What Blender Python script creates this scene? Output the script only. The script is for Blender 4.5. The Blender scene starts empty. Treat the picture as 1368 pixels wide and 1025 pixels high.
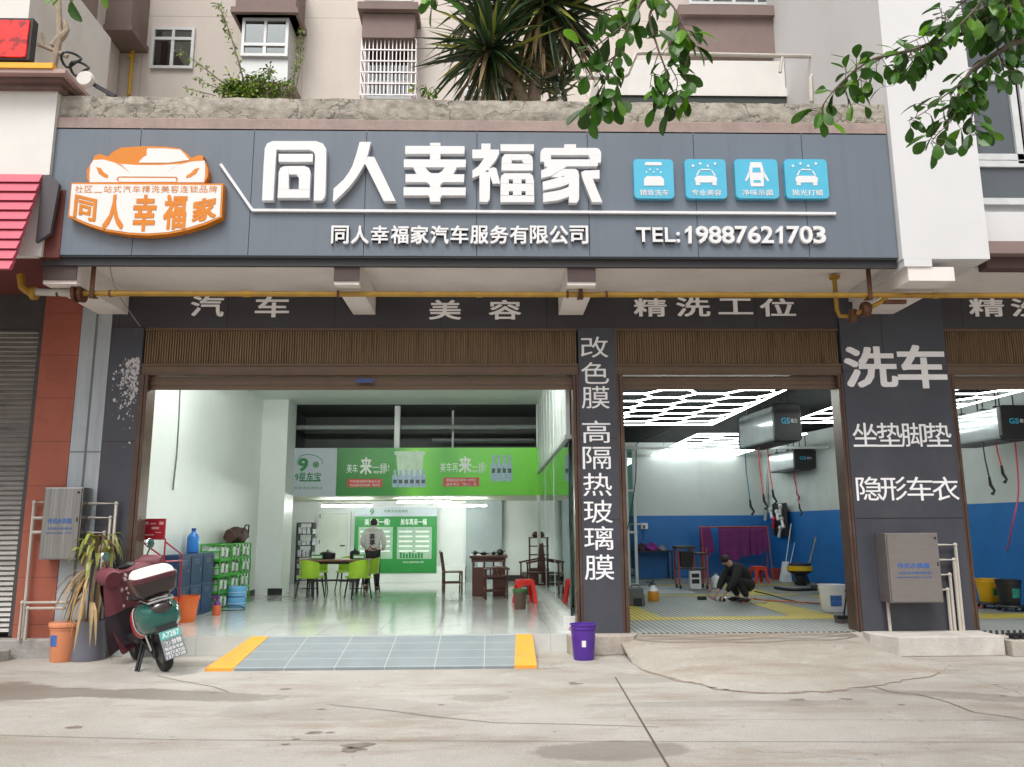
import bpy, bmesh, math, random
from mathutils import Vector, Matrix
from math import sin, cos, pi, radians as R
random.seed(7)
SC = bpy.context.scene
# ---------------------------------------------------------------- camera, world, sun, exposure
CAM = Vector((0.0, -11.5, 1.65)); FPX = 1080.0
PITCH, YAW, ROLL = R(10.26), R(1.455), R(-0.286)
_f = Vector((sin(YAW)*cos(PITCH), cos(YAW)*cos(PITCH), sin(PITCH)))
_r = Vector((cos(YAW), -sin(YAW), 0)); _u = _r.cross(_f)
AX_R = _r*cos(ROLL)+_u*sin(ROLL); AX_U = -_r*sin(ROLL)+_u*cos(ROLL); AX_F = _f
cd = bpy.data.cameras.new('camera'); cam = bpy.data.objects.new('camera', cd)
SC.collection.objects.link(cam); SC.camera = cam
cd.sensor_width = 36.0; cd.lens = FPX/1368*36.0; cd.clip_end = 600; cd.clip_start = 0.05
m = Matrix((AX_R, AX_U, -AX_F)).transposed().to_4x4(); m.translation = CAM
cam.matrix_world = m
W = bpy.data.worlds.new('World'); SC.world = W; W.use_nodes = True
nt = W.node_tree; bg = nt.nodes['Background']
sky = nt.nodes.new('ShaderNodeTexSky'); sky.sky_type = 'NISHITA'; sky.sun_disc = False
SUN_EL, SUN_AZ = R(58), R(200)          # azimuth measured clockwise from +Y: behind the camera
sky.sun_elevation = SUN_EL; sky.sun_rotation = SUN_AZ
sky.air_density = 1.0; sky.dust_density = 6.0; sky.ozone_density = 0.5
hs = nt.nodes.new('ShaderNodeHueSaturation'); hs.inputs['Saturation'].default_value = 0.22
nt.links.new(sky.outputs[0], hs.inputs['Color']); nt.links.new(hs.outputs[0], bg.inputs['Color'])
bg.inputs['Strength'].default_value = 0.15
sl = bpy.data.lights.new('sun', 'SUN'); sun = bpy.data.objects.new('sun', sl); SC.collection.objects.link(sun)
sl.energy = 1.5; sl.angle = R(25); sl.color = (1.0, 0.96, 0.9)
sdir = Vector((sin(SUN_AZ)*cos(SUN_EL), cos(SUN_AZ)*cos(SUN_EL), sin(SUN_EL)))
sun.rotation_euler = sdir.to_track_quat('Z', 'Y').to_euler()
SC.view_settings.view_transform = 'Standard'; SC.view_settings.look = 'None'
SC.view_settings.exposure = 0.15; SC.view_settings.gamma = 1.0
SC.cycles.max_bounces = 8; SC.cycles.transparent_max_bounces = 8
SC.cycles.sample_clamp_indirect = 6.0; SC.cycles.use_denoising = True
SC.cycles.caustics_reflective = False; SC.cycles.caustics_refractive = False

# ---------------------------------------------------------------- measuring: photo point -> place on a real plane
def _ray(px, py): return AX_R*((px-684)/FPX) - AX_U*((py-512.5)/FPX) + AX_F
def at(px, py, Y=0.0):
    d = _ray(px, py); return CAM + d*((Y-CAM.y)/d.y)
def atx(px, py, X):
    d = _ray(px, py); return CAM + d*((X-CAM.x)/d.x)
def gd(px, py, z=0.0):
    d = _ray(px, py); return CAM + d*((z-CAM.z)/d.z)

# ---------------------------------------------------------------- materials
_M = {}
def mat(name, col, rough=.55, metal=0, var=.10, scale=4.0, bump=0.0, bscale=None, dirt=None, emis=0, coat=0, stretch=(1,1,1), spec=None):
    if name in _M: return _M[name]
    M = bpy.data.materials.new(name); M.use_nodes = True; n = M.node_tree; N = n.nodes; L = n.links
    b = N['Principled BSDF']; b.inputs['Roughness'].default_value = rough; b.inputs['Metallic'].default_value = metal
    if coat: b.inputs['Coat Weight'].default_value = coat
    if spec is not None: b.inputs['Specular IOR Level'].default_value = spec
    c4 = (*col, 1)
    tc = N.new('ShaderNodeTexCoord'); mp = N.new('ShaderNodeMapping'); mp.inputs['Scale'].default_value = stretch
    L.new(tc.outputs['Object'], mp.inputs['Vector'])
    out = None
    if var:
        no = N.new('ShaderNodeTexNoise'); no.inputs['Scale'].default_value = scale; no.inputs['Detail'].default_value = 6
        no.inputs['Roughness'].default_value = .65
        L.new(mp.outputs[0], no.inputs['Vector'])
        mr = N.new('ShaderNodeMapRange'); mr.inputs['From Min'].default_value = .3; mr.inputs['From Max'].default_value = .7
        mr.inputs['To Min'].default_value = 1-var; mr.inputs['To Max'].default_value = 1+var
        L.new(no.outputs[0], mr.inputs['Value'])
        mx = N.new('ShaderNodeMix'); mx.data_type = 'RGBA'; mx.blend_type = 'MULTIPLY'; mx.inputs['Factor'].default_value = 1
        mx.inputs['A'].default_value = c4; L.new(mr.outputs[0], mx.inputs['B']); out = mx.outputs['Result']
        if not metal:
            rr = N.new('ShaderNodeMapRange'); rr.inputs['To Min'].default_value = max(0.02, rough*.8); rr.inputs['To Max'].default_value = min(1, rough*1.2)
            L.new(no.outputs[0], rr.inputs['Value']); L.new(rr.outputs[0], b.inputs['Roughness'])
    if dirt:
        dc, amt, ds = dirt[:3]; st = dirt[3] if len(dirt) > 3 else (1,1,1)
        mp2 = N.new('ShaderNodeMapping'); mp2.inputs['Scale'].default_value = st; L.new(tc.outputs['Object'], mp2.inputs['Vector'])
        n2 = N.new('ShaderNodeTexNoise'); n2.inputs['Scale'].default_value = ds; n2.inputs['Detail'].default_value = 8; n2.inputs['Roughness'].default_value = .7
        L.new(mp2.outputs[0], n2.inputs['Vector'])
        cr = N.new('ShaderNodeMapRange'); cr.inputs['From Min'].default_value = .5; cr.inputs['From Max'].default_value = .72; cr.inputs['To Max'].default_value = amt
        L.new(n2.outputs[0], cr.inputs['Value'])
        m2 = N.new('ShaderNodeMix'); m2.data_type = 'RGBA'; L.new(cr.outputs[0], m2.inputs['Factor'])
        if out: L.new(out, m2.inputs['A'])
        else: m2.inputs['A'].default_value = c4
        m2.inputs['B'].default_value = (*dc, 1); out = m2.outputs['Result']
    if out: L.new(out, b.inputs['Base Color'])
    else: b.inputs['Base Color'].default_value = c4
    if emis:
        b.inputs['Emission Color'].default_value = c4; b.inputs['Emission Strength'].default_value = emis
    if bump:
        n3 = N.new('ShaderNodeTexNoise'); n3.inputs['Scale'].default_value = bscale or scale*6; n3.inputs['Detail'].default_value = 5
        L.new(mp.outputs[0], n3.inputs['Vector'])
        bu = N.new('ShaderNodeBump'); bu.inputs['Strength'].default_value = bump; bu.inputs['Distance'].default_value = .02
        L.new(n3.outputs[0], bu.inputs['Height']); L.new(bu.outputs[0], b.inputs['Normal'])
    _M[name] = M
    return M
def nodes(M): return M.node_tree.nodes, M.node_tree.links, M.node_tree.nodes['Principled BSDF']
def add_grid(M, axis_scale, width, dark, axes='XZ', offset=(0,0,0), bump=True):
    """thin darker joints on a regular grid in the given two axes (tiles, panels)"""
    N, L, b = nodes(M); tc = N.new('ShaderNodeTexCoord'); sp = N.new('ShaderNodeSeparateXYZ'); L.new(tc.outputs['Object'], sp.inputs[0])
    mask = None
    for a, s in zip(axes, axis_scale):
        if not s: continue
        ad = N.new('ShaderNodeMath'); ad.operation = 'ADD'; ad.inputs[1].default_value = 100*s + offset['XYZ'.index(a)]; L.new(sp.outputs[a], ad.inputs[0])
        mo = N.new('ShaderNodeMath'); mo.operation = 'MODULO'; mo.inputs[1].default_value = s; L.new(ad.outputs[0], mo.inputs[0])
        lt = N.new('ShaderNodeMath'); lt.operation = 'LESS_THAN'; lt.inputs[1].default_value = width; L.new(mo.outputs[0], lt.inputs[0])
        if mask is None: mask = lt
        else:
            mm = N.new('ShaderNodeMath'); mm.operation = 'MAXIMUM'; L.new(mask.outputs[0], mm.inputs[0]); L.new(lt.outputs[0], mm.inputs[1]); mask = mm
    mx = N.new('ShaderNodeMix'); mx.data_type = 'RGBA'; L.new(mask.outputs[0], mx.inputs['Factor'])
    src = b.inputs['Base Color'].links[0].from_socket if b.inputs['Base Color'].links else None
    if src: L.new(src, mx.inputs['A'])
    else: mx.inputs['A'].default_value = b.inputs['Base Color'].default_value
    mx.inputs['B'].default_value = (*dark, 1); L.new(mx.outputs['Result'], b.inputs['Base Color'])
    return M

def add_cracks(M, scale, width, col, warp=.5, amt=.85):
    """thin wandering crack lines in the surface itself"""
    N, L, b = nodes(M); tc = N.new('ShaderNodeTexCoord'); nn = N.new('ShaderNodeTexNoise'); nn.inputs['Scale'].default_value = 3; nn.inputs['Detail'].default_value = 6; L.new(tc.outputs['Object'], nn.inputs['Vector'])
    sc = N.new('ShaderNodeVectorMath'); sc.operation = 'SCALE'; sc.inputs['Scale'].default_value = warp; L.new(nn.outputs['Color'], sc.inputs[0])
    ad = N.new('ShaderNodeVectorMath'); ad.operation = 'ADD'; L.new(tc.outputs['Object'], ad.inputs[0]); L.new(sc.outputs[0], ad.inputs[1])
    mp = N.new('ShaderNodeMapping'); mp.inputs['Scale'].default_value = (.5,1,1.6); L.new(ad.outputs[0], mp.inputs['Vector'])
    v = N.new('ShaderNodeTexVoronoi'); v.feature = 'DISTANCE_TO_EDGE'; v.inputs['Scale'].default_value = scale; L.new(mp.outputs[0], v.inputs['Vector'])
    mr = N.new('ShaderNodeMapRange'); mr.inputs['From Max'].default_value = width; mr.inputs['To Min'].default_value = amt; mr.inputs['To Max'].default_value = 0; L.new(v.outputs['Distance'], mr.inputs['Value'])
    mx = N.new('ShaderNodeMix'); mx.data_type = 'RGBA'; L.new(mr.outputs[0], mx.inputs['Factor']); L.new(b.inputs['Base Color'].links[0].from_socket, mx.inputs['A']); mx.inputs['B'].default_value = (*col,1); L.new(mx.outputs['Result'], b.inputs['Base Color'])
    return M
white = mat('white_paint', (.72,.71,.68), .6, var=.05, scale=1.5, dirt=((.45,.42,.38), .35, .8, (1,1,.35)))
cream = mat('cream_render', (.66,.60,.545), .8, var=.06, scale=.7, bump=.15, bscale=30, dirt=((.42,.37,.33), .3, .6, (1,1,.22)))
add_grid(cream, (3.1, 2.4), .018, (.5,.43,.39), 'XZ', (.6,0,.9))
taupe = mat('taupe_render', (.23,.17,.155), .8, var=.1, scale=2, dirt=((.12,.09,.085), .4, 1.5, (1,1,.3)))
hall_w = mat('hall_wall', (.74,.775,.75), .45, var=.04, scale=.8, dirt=((.58,.63,.60), .3, .5, (1,1,.3)))
ceil_w = mat('hall_ceiling', (.70,.75,.71), .6, var=.05, scale=1)
grey_w = mat('bay_grey', (.57,.61,.595), .5, var=.06, scale=1.2, dirt=((.36,.38,.34), .4, .7, (1,1,.4)))
blue_w = mat('bay_blue', (.02,.16,.47), .4, var=.08, scale=2, dirt=((.03,.10,.28), .5, 1.0, (1,1,.5)))

dark_c = mat('dark_cladding', (.052,.056,.072), .38, var=.12, scale=1.2, dirt=((.11,.105,.115), .35, 1.5, (1,1,.5)))
lint_c = mat('lintel_cladding', (.040,.038,.045), .4, var=.12, scale=1.5)
add_grid(lint_c, (1.55, 0), .012, (.01,.01,.012), 'XZ', (.75,0,0))
brown = mat('brown_aluminium', (.14,.088,.055), .4, .25, var=.12, scale=3, stretch=(.3,1,6), dirt=((.06,.035,.02), .4, 2))
acm = mat('sign_panel', (.142,.170,.208), .36, var=.06, scale=.5, dirt=((.108,.130,.160), .55, 2.2, (2.5,1,.14)))
letter_w = mat('letter_white', (.76,.76,.775), .35, var=.02, scale=3)
vinyl_w = mat('vinyl_white', (.93,.92,.94), .4, var=.04, scale=6)
steel = mat('steel', (.33,.325,.315), .30, .9, var=.28, scale=3, stretch=(9,9,.25), dirt=((.25,.22,.18), .3, 2))
steel_d = mat('steel_taupe', (.27,.245,.235), .36, .6, var=.07, scale=3, stretch=(.4,1,6), dirt=((.2,.16,.13), .35, 2.4))
black = mat('black_plastic', (.018,.018,.02), .4, var=.15)
iron = mat('dark_iron', (.03,.03,.032), .45, .4, var=.2)
chrome = mat('chrome', (.75,.75,.75), .12, 1.0, var=.05)
wood = mat('dark_wood', (.075,.024,.016), .35, var=.3, scale=3, stretch=(1,1,8))
oak = mat('brown_wood', (.22,.12,.065), .4, var=.2, scale=3, stretch=(6,1,1))
pvc = mat('pvc_white', (.50,.465,.415), .4, var=.08, dirt=((.36,.29,.22), .45, 2.5))
concrete = mat('plinth_concrete', (.43,.39,.345), .85, var=.16, scale=3, bump=.4, bscale=28, dirt=((.22,.17,.13), .6, 1.6))
oldconc = mat('old_concrete', (.37,.34,.29), .9, var=.35, scale=9, bump=.6, bscale=38, dirt=((.10,.085,.065), .85, 3.4, (.7,1,2.2)))
add_cracks(oldconc, 1.6, .02, (.06,.05,.04), .7)
coping = mat('coping_pink', (.34,.26,.235), .85, var=.15, scale=3, bump=.3, bscale=25, dirt=((.24,.185,.165), .6, 3, (2,1,.5)))
plastic = lambda n, c, r=.38: mat(n, c, r, var=.07, scale=5)
green_c = plastic('lime_plastic', (.30,.50,.03))
orange_p = plastic('orange_plastic', (.82,.16,.035))
red_p = plastic('red_plastic', (.72,.035,.03))
def emit(name, col, s):
    M = bpy.data.materials.new(name); M.use_nodes = True; b = M.node_tree.nodes['Principled BSDF']
    b.inputs['Base Color'].default_value = (*col,1); b.inputs['Emission Color'].default_value = (*col,1); b.inputs['Emission Strength'].default_value = s
    return M
tube_e = emit('tube_light', (.96,1,.97), 102)
hex_e = emit('hex_light', (.92,1,.97), 12)
def glass(name, tint, refl=.12, rough=.02):
    M = bpy.data.materials.new(name); M.use_nodes = True; N = M.node_tree.nodes; L = M.node_tree.links
    N.remove(N['Principled BSDF']); o = N['Material Output']
    t = N.new('ShaderNodeBsdfTransparent'); t.inputs[0].default_value = (*tint,1)
    g = N.new('ShaderNodeBsdfGlossy'); g.inputs['Roughness'].default_value = rough; g.inputs['Color'].default_value = (.9,.95,.95,1)
    fr = N.new('ShaderNodeFresnel'); fr.inputs[0].default_value = 1.5
    ad = N.new('ShaderNodeMath'); ad.operation = 'ADD'; ad.inputs[1].default_value = refl; ad.use_clamp = True; L.new(fr.outputs[0], ad.inputs[0])
    mx = N.new('ShaderNodeMixShader'); L.new(ad.outputs[0], mx.inputs[0]); L.new(t.outputs[0], mx.inputs[1]); L.new(g.outputs[0], mx.inputs[2]); L.new(mx.outputs[0], o.inputs[0])
    return M
pane_m = glass('window_glass', (.35,.40,.40), .18)
shop_glass = glass('shop_glass', (.50,.74,.70), .12)

# ---------------------------------------------------------------- mesh builder
_txt = {}
def glyphs(body):
    k = body
    if k in _txt: return _txt[k]
    c = bpy.data.curves.new('t', 'FONT'); c.body = body; c.resolution_u = 3; c.extrude = .05; c.size = 1
    o = bpy.data.objects.new('t', c); SC.collection.objects.link(o)
    dg = bpy.context.evaluated_depsgraph_get(); me = bpy.data.meshes.new_from_object(o.evaluated_get(dg))
    vs = [v.co.copy() for v in me.vertices]; fs = [tuple(p.vertices) for p in me.polygons]
    bpy.data.objects.remove(o); bpy.data.curves.remove(c); bpy.data.meshes.remove(me)
    _txt[k] = (vs, fs); return _txt[k]

class MB:
    def __init__(s): s.v = []; s.f = []; s.mi = []; s.cur = 0
    def add(s, vs, fs):
        o = len(s.v); s.v += [Vector(v) for v in vs]
        for f in fs: s.f.append(tuple(i+o for i in f)); s.mi.append(s.cur)
        return s
    def box(s, x0, x1, y0, y1, z0, z1):
        v = [(x,y,z) for x in (x0,x1) for y in (y0,y1) for z in (z0,z1)]
        return s.add(v, [(0,1,3,2),(4,6,7,5),(0,4,5,1),(2,3,7,6),(0,2,6,4),(1,5,7,3)])
    def hexa(s, b, t):      # bottom 4 + top 4 points in order
        v = list(b)+list(t)
        return s.add(v, [(3,2,1,0),(4,5,6,7),(0,1,5,4),(1,2,6,5),(2,3,7,6),(3,0,4,7)])
    def bar(s, p, q, w, h=None):   # square bar between points
        p, q = Vector(p), Vector(q); h = h or w; d = (q-p).normalized()
        up = Vector((0,0,1)) if abs(d.z) < .95 else Vector((1,0,0))
        a = d.cross(up).normalized()*w/2; b = a.cross(d).normalized()*h/2
        return s.hexa([p-a-b,p+a-b,p+a+b,p-a+b], [q-a-b,q+a-b,q+a+b,q-a+b])
    def tube(s, pts, r, seg=8, cap=True):
        pts = [Vector(p) for p in pts]; n = len(pts); rs = r if isinstance(r,(list,tuple)) else [r]*n
        rings = []; o = len(s.v); prev = None
        for i, p in enumerate(pts):
            d = (pts[min(i+1,n-1)]-pts[max(i-1,0)]).normalized()
            if prev is None:
                up = Vector((0,0,1)) if abs(d.z) < .9 else Vector((1,0,0)); a = d.cross(up).normalized()
            else: a = (prev - d*prev.dot(d)).normalized()
            prev = a; b = d.cross(a)
            s.v += [p + (a*cos(2*pi*k/seg)+b*sin(2*pi*k/seg))*rs[i] for k in range(seg)]
        for i in range(n-1):
            for k in range(seg):
                A = o+i*seg+k; B = o+i*seg+(k+1)%seg
                s.f.append((A,B,B+seg,A+seg)); s.mi.append(s.cur)
        if cap:
            s.f.append(tuple(o+k for k in reversed(range(seg)))); s.mi.append(s.cur)
            s.f.append(tuple(o+(n-1)*seg+k for k in range(seg))); s.mi.append(s.cur)
        return s
    def lathe(s, prof, c=(0,0,0), seg=20, sx=1, sy=1, axis='Z', cap=True):
        o = len(s.v); c = Vector(c)
        for r, z in prof:
            for k in range(seg):
                a = 2*pi*k/seg; x, y = r*cos(a)*sx, r*sin(a)*sy
                s.v.append(c + (Vector((x,y,z)) if axis == 'Z' else Vector((z,x,y)) if axis == 'X' else Vector((y,z,x))))
        for i in range(len(prof)-1):
            for k in range(seg):
                A = o+i*seg+k; B = o+i*seg+(k+1)%seg; s.f.append((A,B,B+seg,A+seg)); s.mi.append(s.cur)
        if cap:
            s.f.append(tuple(o+k for k in reversed(range(seg)))); s.mi.append(s.cur)
            s.f.append(tuple(o+(len(prof)-1)*seg+k for k in range(seg))); s.mi.append(s.cur)
        return s
    def prism(s, poly, y0, y1):     # outline in X,Z pushed through Y
        n = len(poly); v = [(x,y0,z) for x,z in poly]+[(x,y1,z) for x,z in poly]
        ar = sum(poly[i][0]*poly[(i+1)%n][1]-poly[(i+1)%n][0]*poly[i][1] for i in range(n))
        f = [tuple(range(n)), tuple(range(2*n-1,n-1,-1))] + [(i+n,(i+1)%n+n,(i+1)%n,i) for i in range(n)]
        if (ar > 0) == (y0 > y1): f = [tuple(reversed(q)) for q in f]
        return s.add(v, f)
    def prismz(s, poly, z0, z1):    # outline in X,Y pushed through Z
        n = len(poly); v = [(x,y,z0) for x,y in poly]+[(x,y,z1) for x,y in poly]
        ar = sum(poly[i][0]*poly[(i+1)%n][1]-poly[(i+1)%n][0]*poly[i][1] for i in range(n))
        f = [tuple(reversed(range(n))), tuple(range(n,2*n))] + [(i,(i+1)%n,(i+1)%n+n,i+n) for i in range(n)]
        if ar < 0: f = [tuple(reversed(q)) for q in f]
        return s.add(v, f)
    def ball(s, c, rx, ry=None, rz=None, seg=12, rings=8):
        ry = ry or rx; rz = rz or rx
        return s.lathe([(max(1e-4,sin(pi*i/rings)), -cos(pi*i/rings)) for i in range(rings+1)], seg=seg, cap=False).xf_last(seg*(rings+1), c, (rx,ry,rz))
    def xf_last(s, n, c, sc):
        c = Vector(c)
        for i in range(len(s.v)-n, len(s.v)):
            v = s.v[i]; s.v[i] = Vector((v.x*sc[0], v.y*sc[1], v.z*sc[2])) + c
        return s
    def text(s, body, x0, x1, z0, z1, y, depth=.004, bold=0.0, shear=0.0):
        vs, fs = glyphs(body)
        if not vs: return s
        ax0 = min(v.x for v in vs); ax1 = max(v.x for v in vs); az0 = min(v.y for v in vs); az1 = max(v.y for v in vs)
        kx = (x1-x0)/max(1e-6,ax1-ax0); kz = (z1-z0)/max(1e-6,az1-az0)
        if az1-az0 < .3*(ax1-ax0) and len(body) == 1: kz = kx
        sh = [(0,0)] if bold <= 0 else [(0,0),(1,.5),(-1,-.5),(.5,-1),(-.5,1)] if bold < .015 else [(0,0),(1,0),(-1,0),(0,1),(0,-1),(1,1),(-1,1),(1,-1),(-1,-1)]
        bx, bz = bold*(x1-x0)/max(1,len(body)), bold*(z1-z0)
        kx *= (x1-x0-2*bx)/(x1-x0); kz *= (z1-z0-2*bz)/(z1-z0)     # heavier strokes: the glyph repeated a hair to each side, each a shade deeper
        for i, (sx, sz) in enumerate(sh):
            e = .00025*i if depth > .0035 else .00012*i
            s.add([(x0+bx+sx*bx+(v.x-ax0)*kx, y-(depth-e if v.z > 0 else 0), z0+bz+sz*bz+(v.y-az0)*kz - shear*(sx*bx+(v.x-ax0)*kx)) for v in vs], fs)
        return s
    def xf(s, M):
        s.v = [M @ v for v in s.v]; return s
    def build(s, name, m, parent=None, smooth=False, bevel=0, world=True, sub=0):
        me = bpy.data.meshes.new(name)
        if parent is not None and world:
            root = parent
            while root.parent is not None: root = root.parent
            inv = (Matrix.Translation(root.location) @ root.rotation_euler.to_matrix().to_4x4()).inverted()
            vs = [tuple(inv @ v) for v in s.v]
        else: vs = [tuple(v) for v in s.v]
        me.from_pydata(vs, [], s.f)
        ms = m if isinstance(m, (list, tuple)) else [m]
        for x in ms: me.materials.append(x)
        me.polygons.foreach_set('material_index', s.mi)
        if smooth: me.polygons.foreach_set('use_smooth', [True]*len(s.f))
        me.update(); o = bpy.data.objects.new(name, me); SC.collection.objects.link(o)
        if parent is not None: o.parent = parent
        if bevel:
            b = o.modifiers.new('b', 'BEVEL'); b.width = bevel; b.segments = 2; b.limit_method = 'ANGLE'; b.angle_limit = R(40)
        if sub:
            q = o.modifiers.new('s', 'SUBSURF'); q.levels = sub; q.render_levels = sub
        if smooth and not sub: me.set_sharp_from_angle(angle=R(42))
        return o
class Rows(MB):
    """several lines of writing: every line becomes a mesh of its own"""
    def __init__(s): MB.__init__(s); s.rows = []
    def text(s, *a, **k): r = MB(); MB.text(r, *a, **k); s.rows.append(r); return s
    def build(s, *a, **k):
        for r in s.rows: r.build(*a, **k)
        if s.v: return MB.build(s, *a, **k)
def tag(o, label=None, cat=None, group=None, kind=None):
    if label: o['label'] = label
    if cat: o['category'] = cat
    if group: o['group'] = group
    if kind: o['kind'] = kind
    return o
def thing(name, label, cat, loc=(0,0,0), rotz=0, group=None):
    o = bpy.data.objects.new(name, None); SC.collection.objects.link(o); o.empty_display_size = .2
    o.location = loc; o.rotation_euler = (0,0,rotz); return tag(o, label, cat, group)
def dup(root, loc, rotz=0, label=None):
    def cp(o, par):
        c = o.copy(); SC.collection.objects.link(c)
        if par is not None: c.parent = par
        for ch in list(o.children): cp(ch, c)
        return c
    r = cp(root, None); r.location = loc; r.rotation_euler = (0,0,rotz)
    if label: r['label'] = label
    return r
def skin(verts, edges, radii, sub=1, root=0):
    """one continuous body surface grown round a skeleton; returns (verts, faces)"""
    me = bpy.data.meshes.new('sk'); me.from_pydata(verts, edges, []); o = bpy.data.objects.new('sk', me); SC.collection.objects.link(o)
    o.modifiers.new('k', 'SKIN').use_smooth_shade = True
    for i, d in enumerate(me.skin_vertices[0].data):
        r = radii[i]; d.radius = r if isinstance(r, tuple) else (r, r); d.use_root = (i == root)
    q = o.modifiers.new('s', 'SUBSURF'); q.levels = sub; q.render_levels = sub
    bpy.context.view_layer.update()
    dg = bpy.context.evaluated_depsgraph_get(); e = bpy.data.meshes.new_from_object(o.evaluated_get(dg))
    vs = [v.co.copy() for v in e.vertices]; fs = [tuple(p.vertices) for p in e.polygons]
    bpy.data.objects.remove(o); bpy.data.meshes.remove(me); bpy.data.meshes.remove(e)
    return vs, fs
def boxes(name, lst, m, parent, **k):
    for q in lst: w_ = MB(); w_.box(*q); w_.build(name, m, parent, **k)
ZF = 0.25     # shop floor above the street

# ================================================================ GROUND
gm = bpy.data.materials.new('street_concrete'); gm.use_nodes = True
def ground_nodes(M, base, stains, cracks=True):
    N, L, b = nodes(M); b.inputs['Roughness'].default_value = .8
    tc = N.new('ShaderNodeTexCoord'); vec = tc.outputs['Object']
    def noise(sc, det=8, ro=.65, st=None):
        n = N.new('ShaderNodeTexNoise'); n.inputs['Scale'].default_value = sc; n.inputs['Detail'].default_value = det; n.inputs['Roughness'].default_value = ro
        if st:
            mp = N.new('ShaderNodeMapping'); mp.inputs['Scale'].default_value = st; L.new(vec, mp.inputs['Vector']); L.new(mp.outputs[0], n.inputs['Vector'])
        else: L.new(vec, n.inputs['Vector'])
        return n.outputs[0]
    def mrange(s, a, bb, c, d):
        m = N.new('ShaderNodeMapRange'); m.inputs['From Min'].default_value = a; m.inputs['From Max'].default_value = bb; m.inputs['To Min'].default_value = c; m.inputs['To Max'].default_value = d
        m.interpolation_type = 'SMOOTHSTEP'; L.new(s, m.inputs['Value']); return m.outputs[0]
    def mixc(f, A, B, mode='MIX'):
        m = N.new('ShaderNodeMix'); m.data_type = 'RGBA'; m.blend_type = mode
        if isinstance(f, float): m.inputs['Factor'].default_value = f
        else: L.new(f, m.inputs['Factor'])
        for k, v in (('A', A), ('B', B)):
            if isinstance(v, tuple): m.inputs[k].default_value = (*v, 1)
            else: L.new(v, m.inputs[k])
        return m.outputs['Result']
    def math(op, a, bb=None):
        m = N.new('ShaderNodeMath'); m.operation = op
        for i, v in enumerate((a, bb)):
            if v is None: continue
            if isinstance(v, (int, float)): m.inputs[i].default_value = v
            else: L.new(v, m.inputs[i])
        return m.outputs[0]
    c = mixc(mrange(noise(.35), .38, .64, 0, 1), base, tuple(x*y for x, y in zip(base, (.80,.78,.75))))
    c = mixc(mrange(noise(2.3, 8, .72), .52, .70, 0, .6), c, tuple(x*y for x, y in zip(base, (1.14,1.14,1.14))))
    c = mixc(mrange(noise(.9, 8, .7, (.5,1.6,1)), .47, .66, 0, .75), c, tuple(x*y for x, y in zip(base, (.66,.57,.49))))
    c = mixc(mrange(noise(40, 3), .3, .7, 0, 1), c, tuple(x*1.12 for x in base), 'MIX') if False else c
    fine = mrange(noise(60, 4, .7), .25, .75, .80, 1.18); c = mixc(1.0, c, fine, 'MULTIPLY')
    spots = mrange(noise(9, 2, .5), .68, .74, 0, .5); c = mixc(spots, c, tuple(x*.4 for x in base))
    sp = N.new('ShaderNodeSeparateXYZ'); L.new(vec, sp.inputs[0])
    wob = noise(1.3, 6, .6); fw = noise(7, 4, .6)
    wet = None
    for (cx, cy, rx, ry, amt, sl) in stains:
        x = math('SUBTRACT', sp.outputs['X'], cx); y = math('SUBTRACT', math('SUBTRACT', sp.outputs['Y'], cy), math('MULTIPLY', x, sl))
        d = math('SQRT', math('ADD', math('POWER', math('DIVIDE', x, rx), 2.0), math('POWER', math('DIVIDE', y, ry), 2.0)))
        d = math('ADD', math('ADD', d, math('MULTIPLY', math('SUBTRACT', wob, .5), 1.6)), math('MULTIPLY', math('SUBTRACT', fw, .5), .5))
        k = mrange(d, .74, .98, amt, 0)
        wet = k if wet is None else math('MAXIMUM', wet, k)
    if wet is not None:
        c = mixc(wet, c, tuple(x*y for x, y in zip(base, (.40,.35,.31))))
        L.new(mrange(wet, 0, 1, .8, .45), b.inputs['Roughness'])
    if cracks:
        v = N.new('ShaderNodeTexVoronoi'); v.feature = 'DISTANCE_TO_EDGE'; v.inputs['Scale'].default_value = .28
        wv = N.new('ShaderNodeVectorMath'); wv.operation = 'ADD'
        nn = N.new('ShaderNodeTexNoise'); nn.inputs['Scale'].default_value = 1.4; nn.inputs['Detail'].default_value = 8; L.new(vec, nn.inputs['Vector'])
        L.new(vec, wv.inputs[0]); L.new(nn.outputs['Color'], wv.inputs[1]); L.new(wv.outputs[0], v.inputs['Vector'])
        k = mrange(v.outputs['Distance'], .0, .005, .4, 0); k = math('MULTIPLY', k, mrange(noise(.5), .5, .56, 0, 1))
        c = mixc(k, c, (.10,.08,.065))
    L.new(c, b.inputs['Base Color'])
    bu = N.new('ShaderNodeBump'); bu.inputs['Strength'].default_value = .35; bu.inputs['Distance'].default_value = .01
    L.new(noise(45, 5, .7), bu.inputs['Height']); L.new(bu.outputs[0], b.inputs['Normal'])
ground_nodes(gm, (.415,.392,.36), [(-4.1,-2.55,2.4,.30,.7,-.18), (-5.7,-2.45,1.3,.62,.8,0), (-1.3,-3.5,1.4,.5,.25,0), (-.1,-3.0,.35,.2,.45,0), (1.5,-2.1,.8,.25,.3,0), (4.6,-3.1,1.1,.25,.45,-.35), (-3.4,-.75,.9,.35,.35,0),(.9,-5.0,.7,.28,.6,0),(2.2,-3.4,1.5,.12,.3,0)])
g = MB(); g.add([(-150,-150,0),(150,-150,0),(150,150,0),(-150,150,0)], [(0,1,2,3)])
tag(g.build('street', gm), kind='structure')
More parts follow.
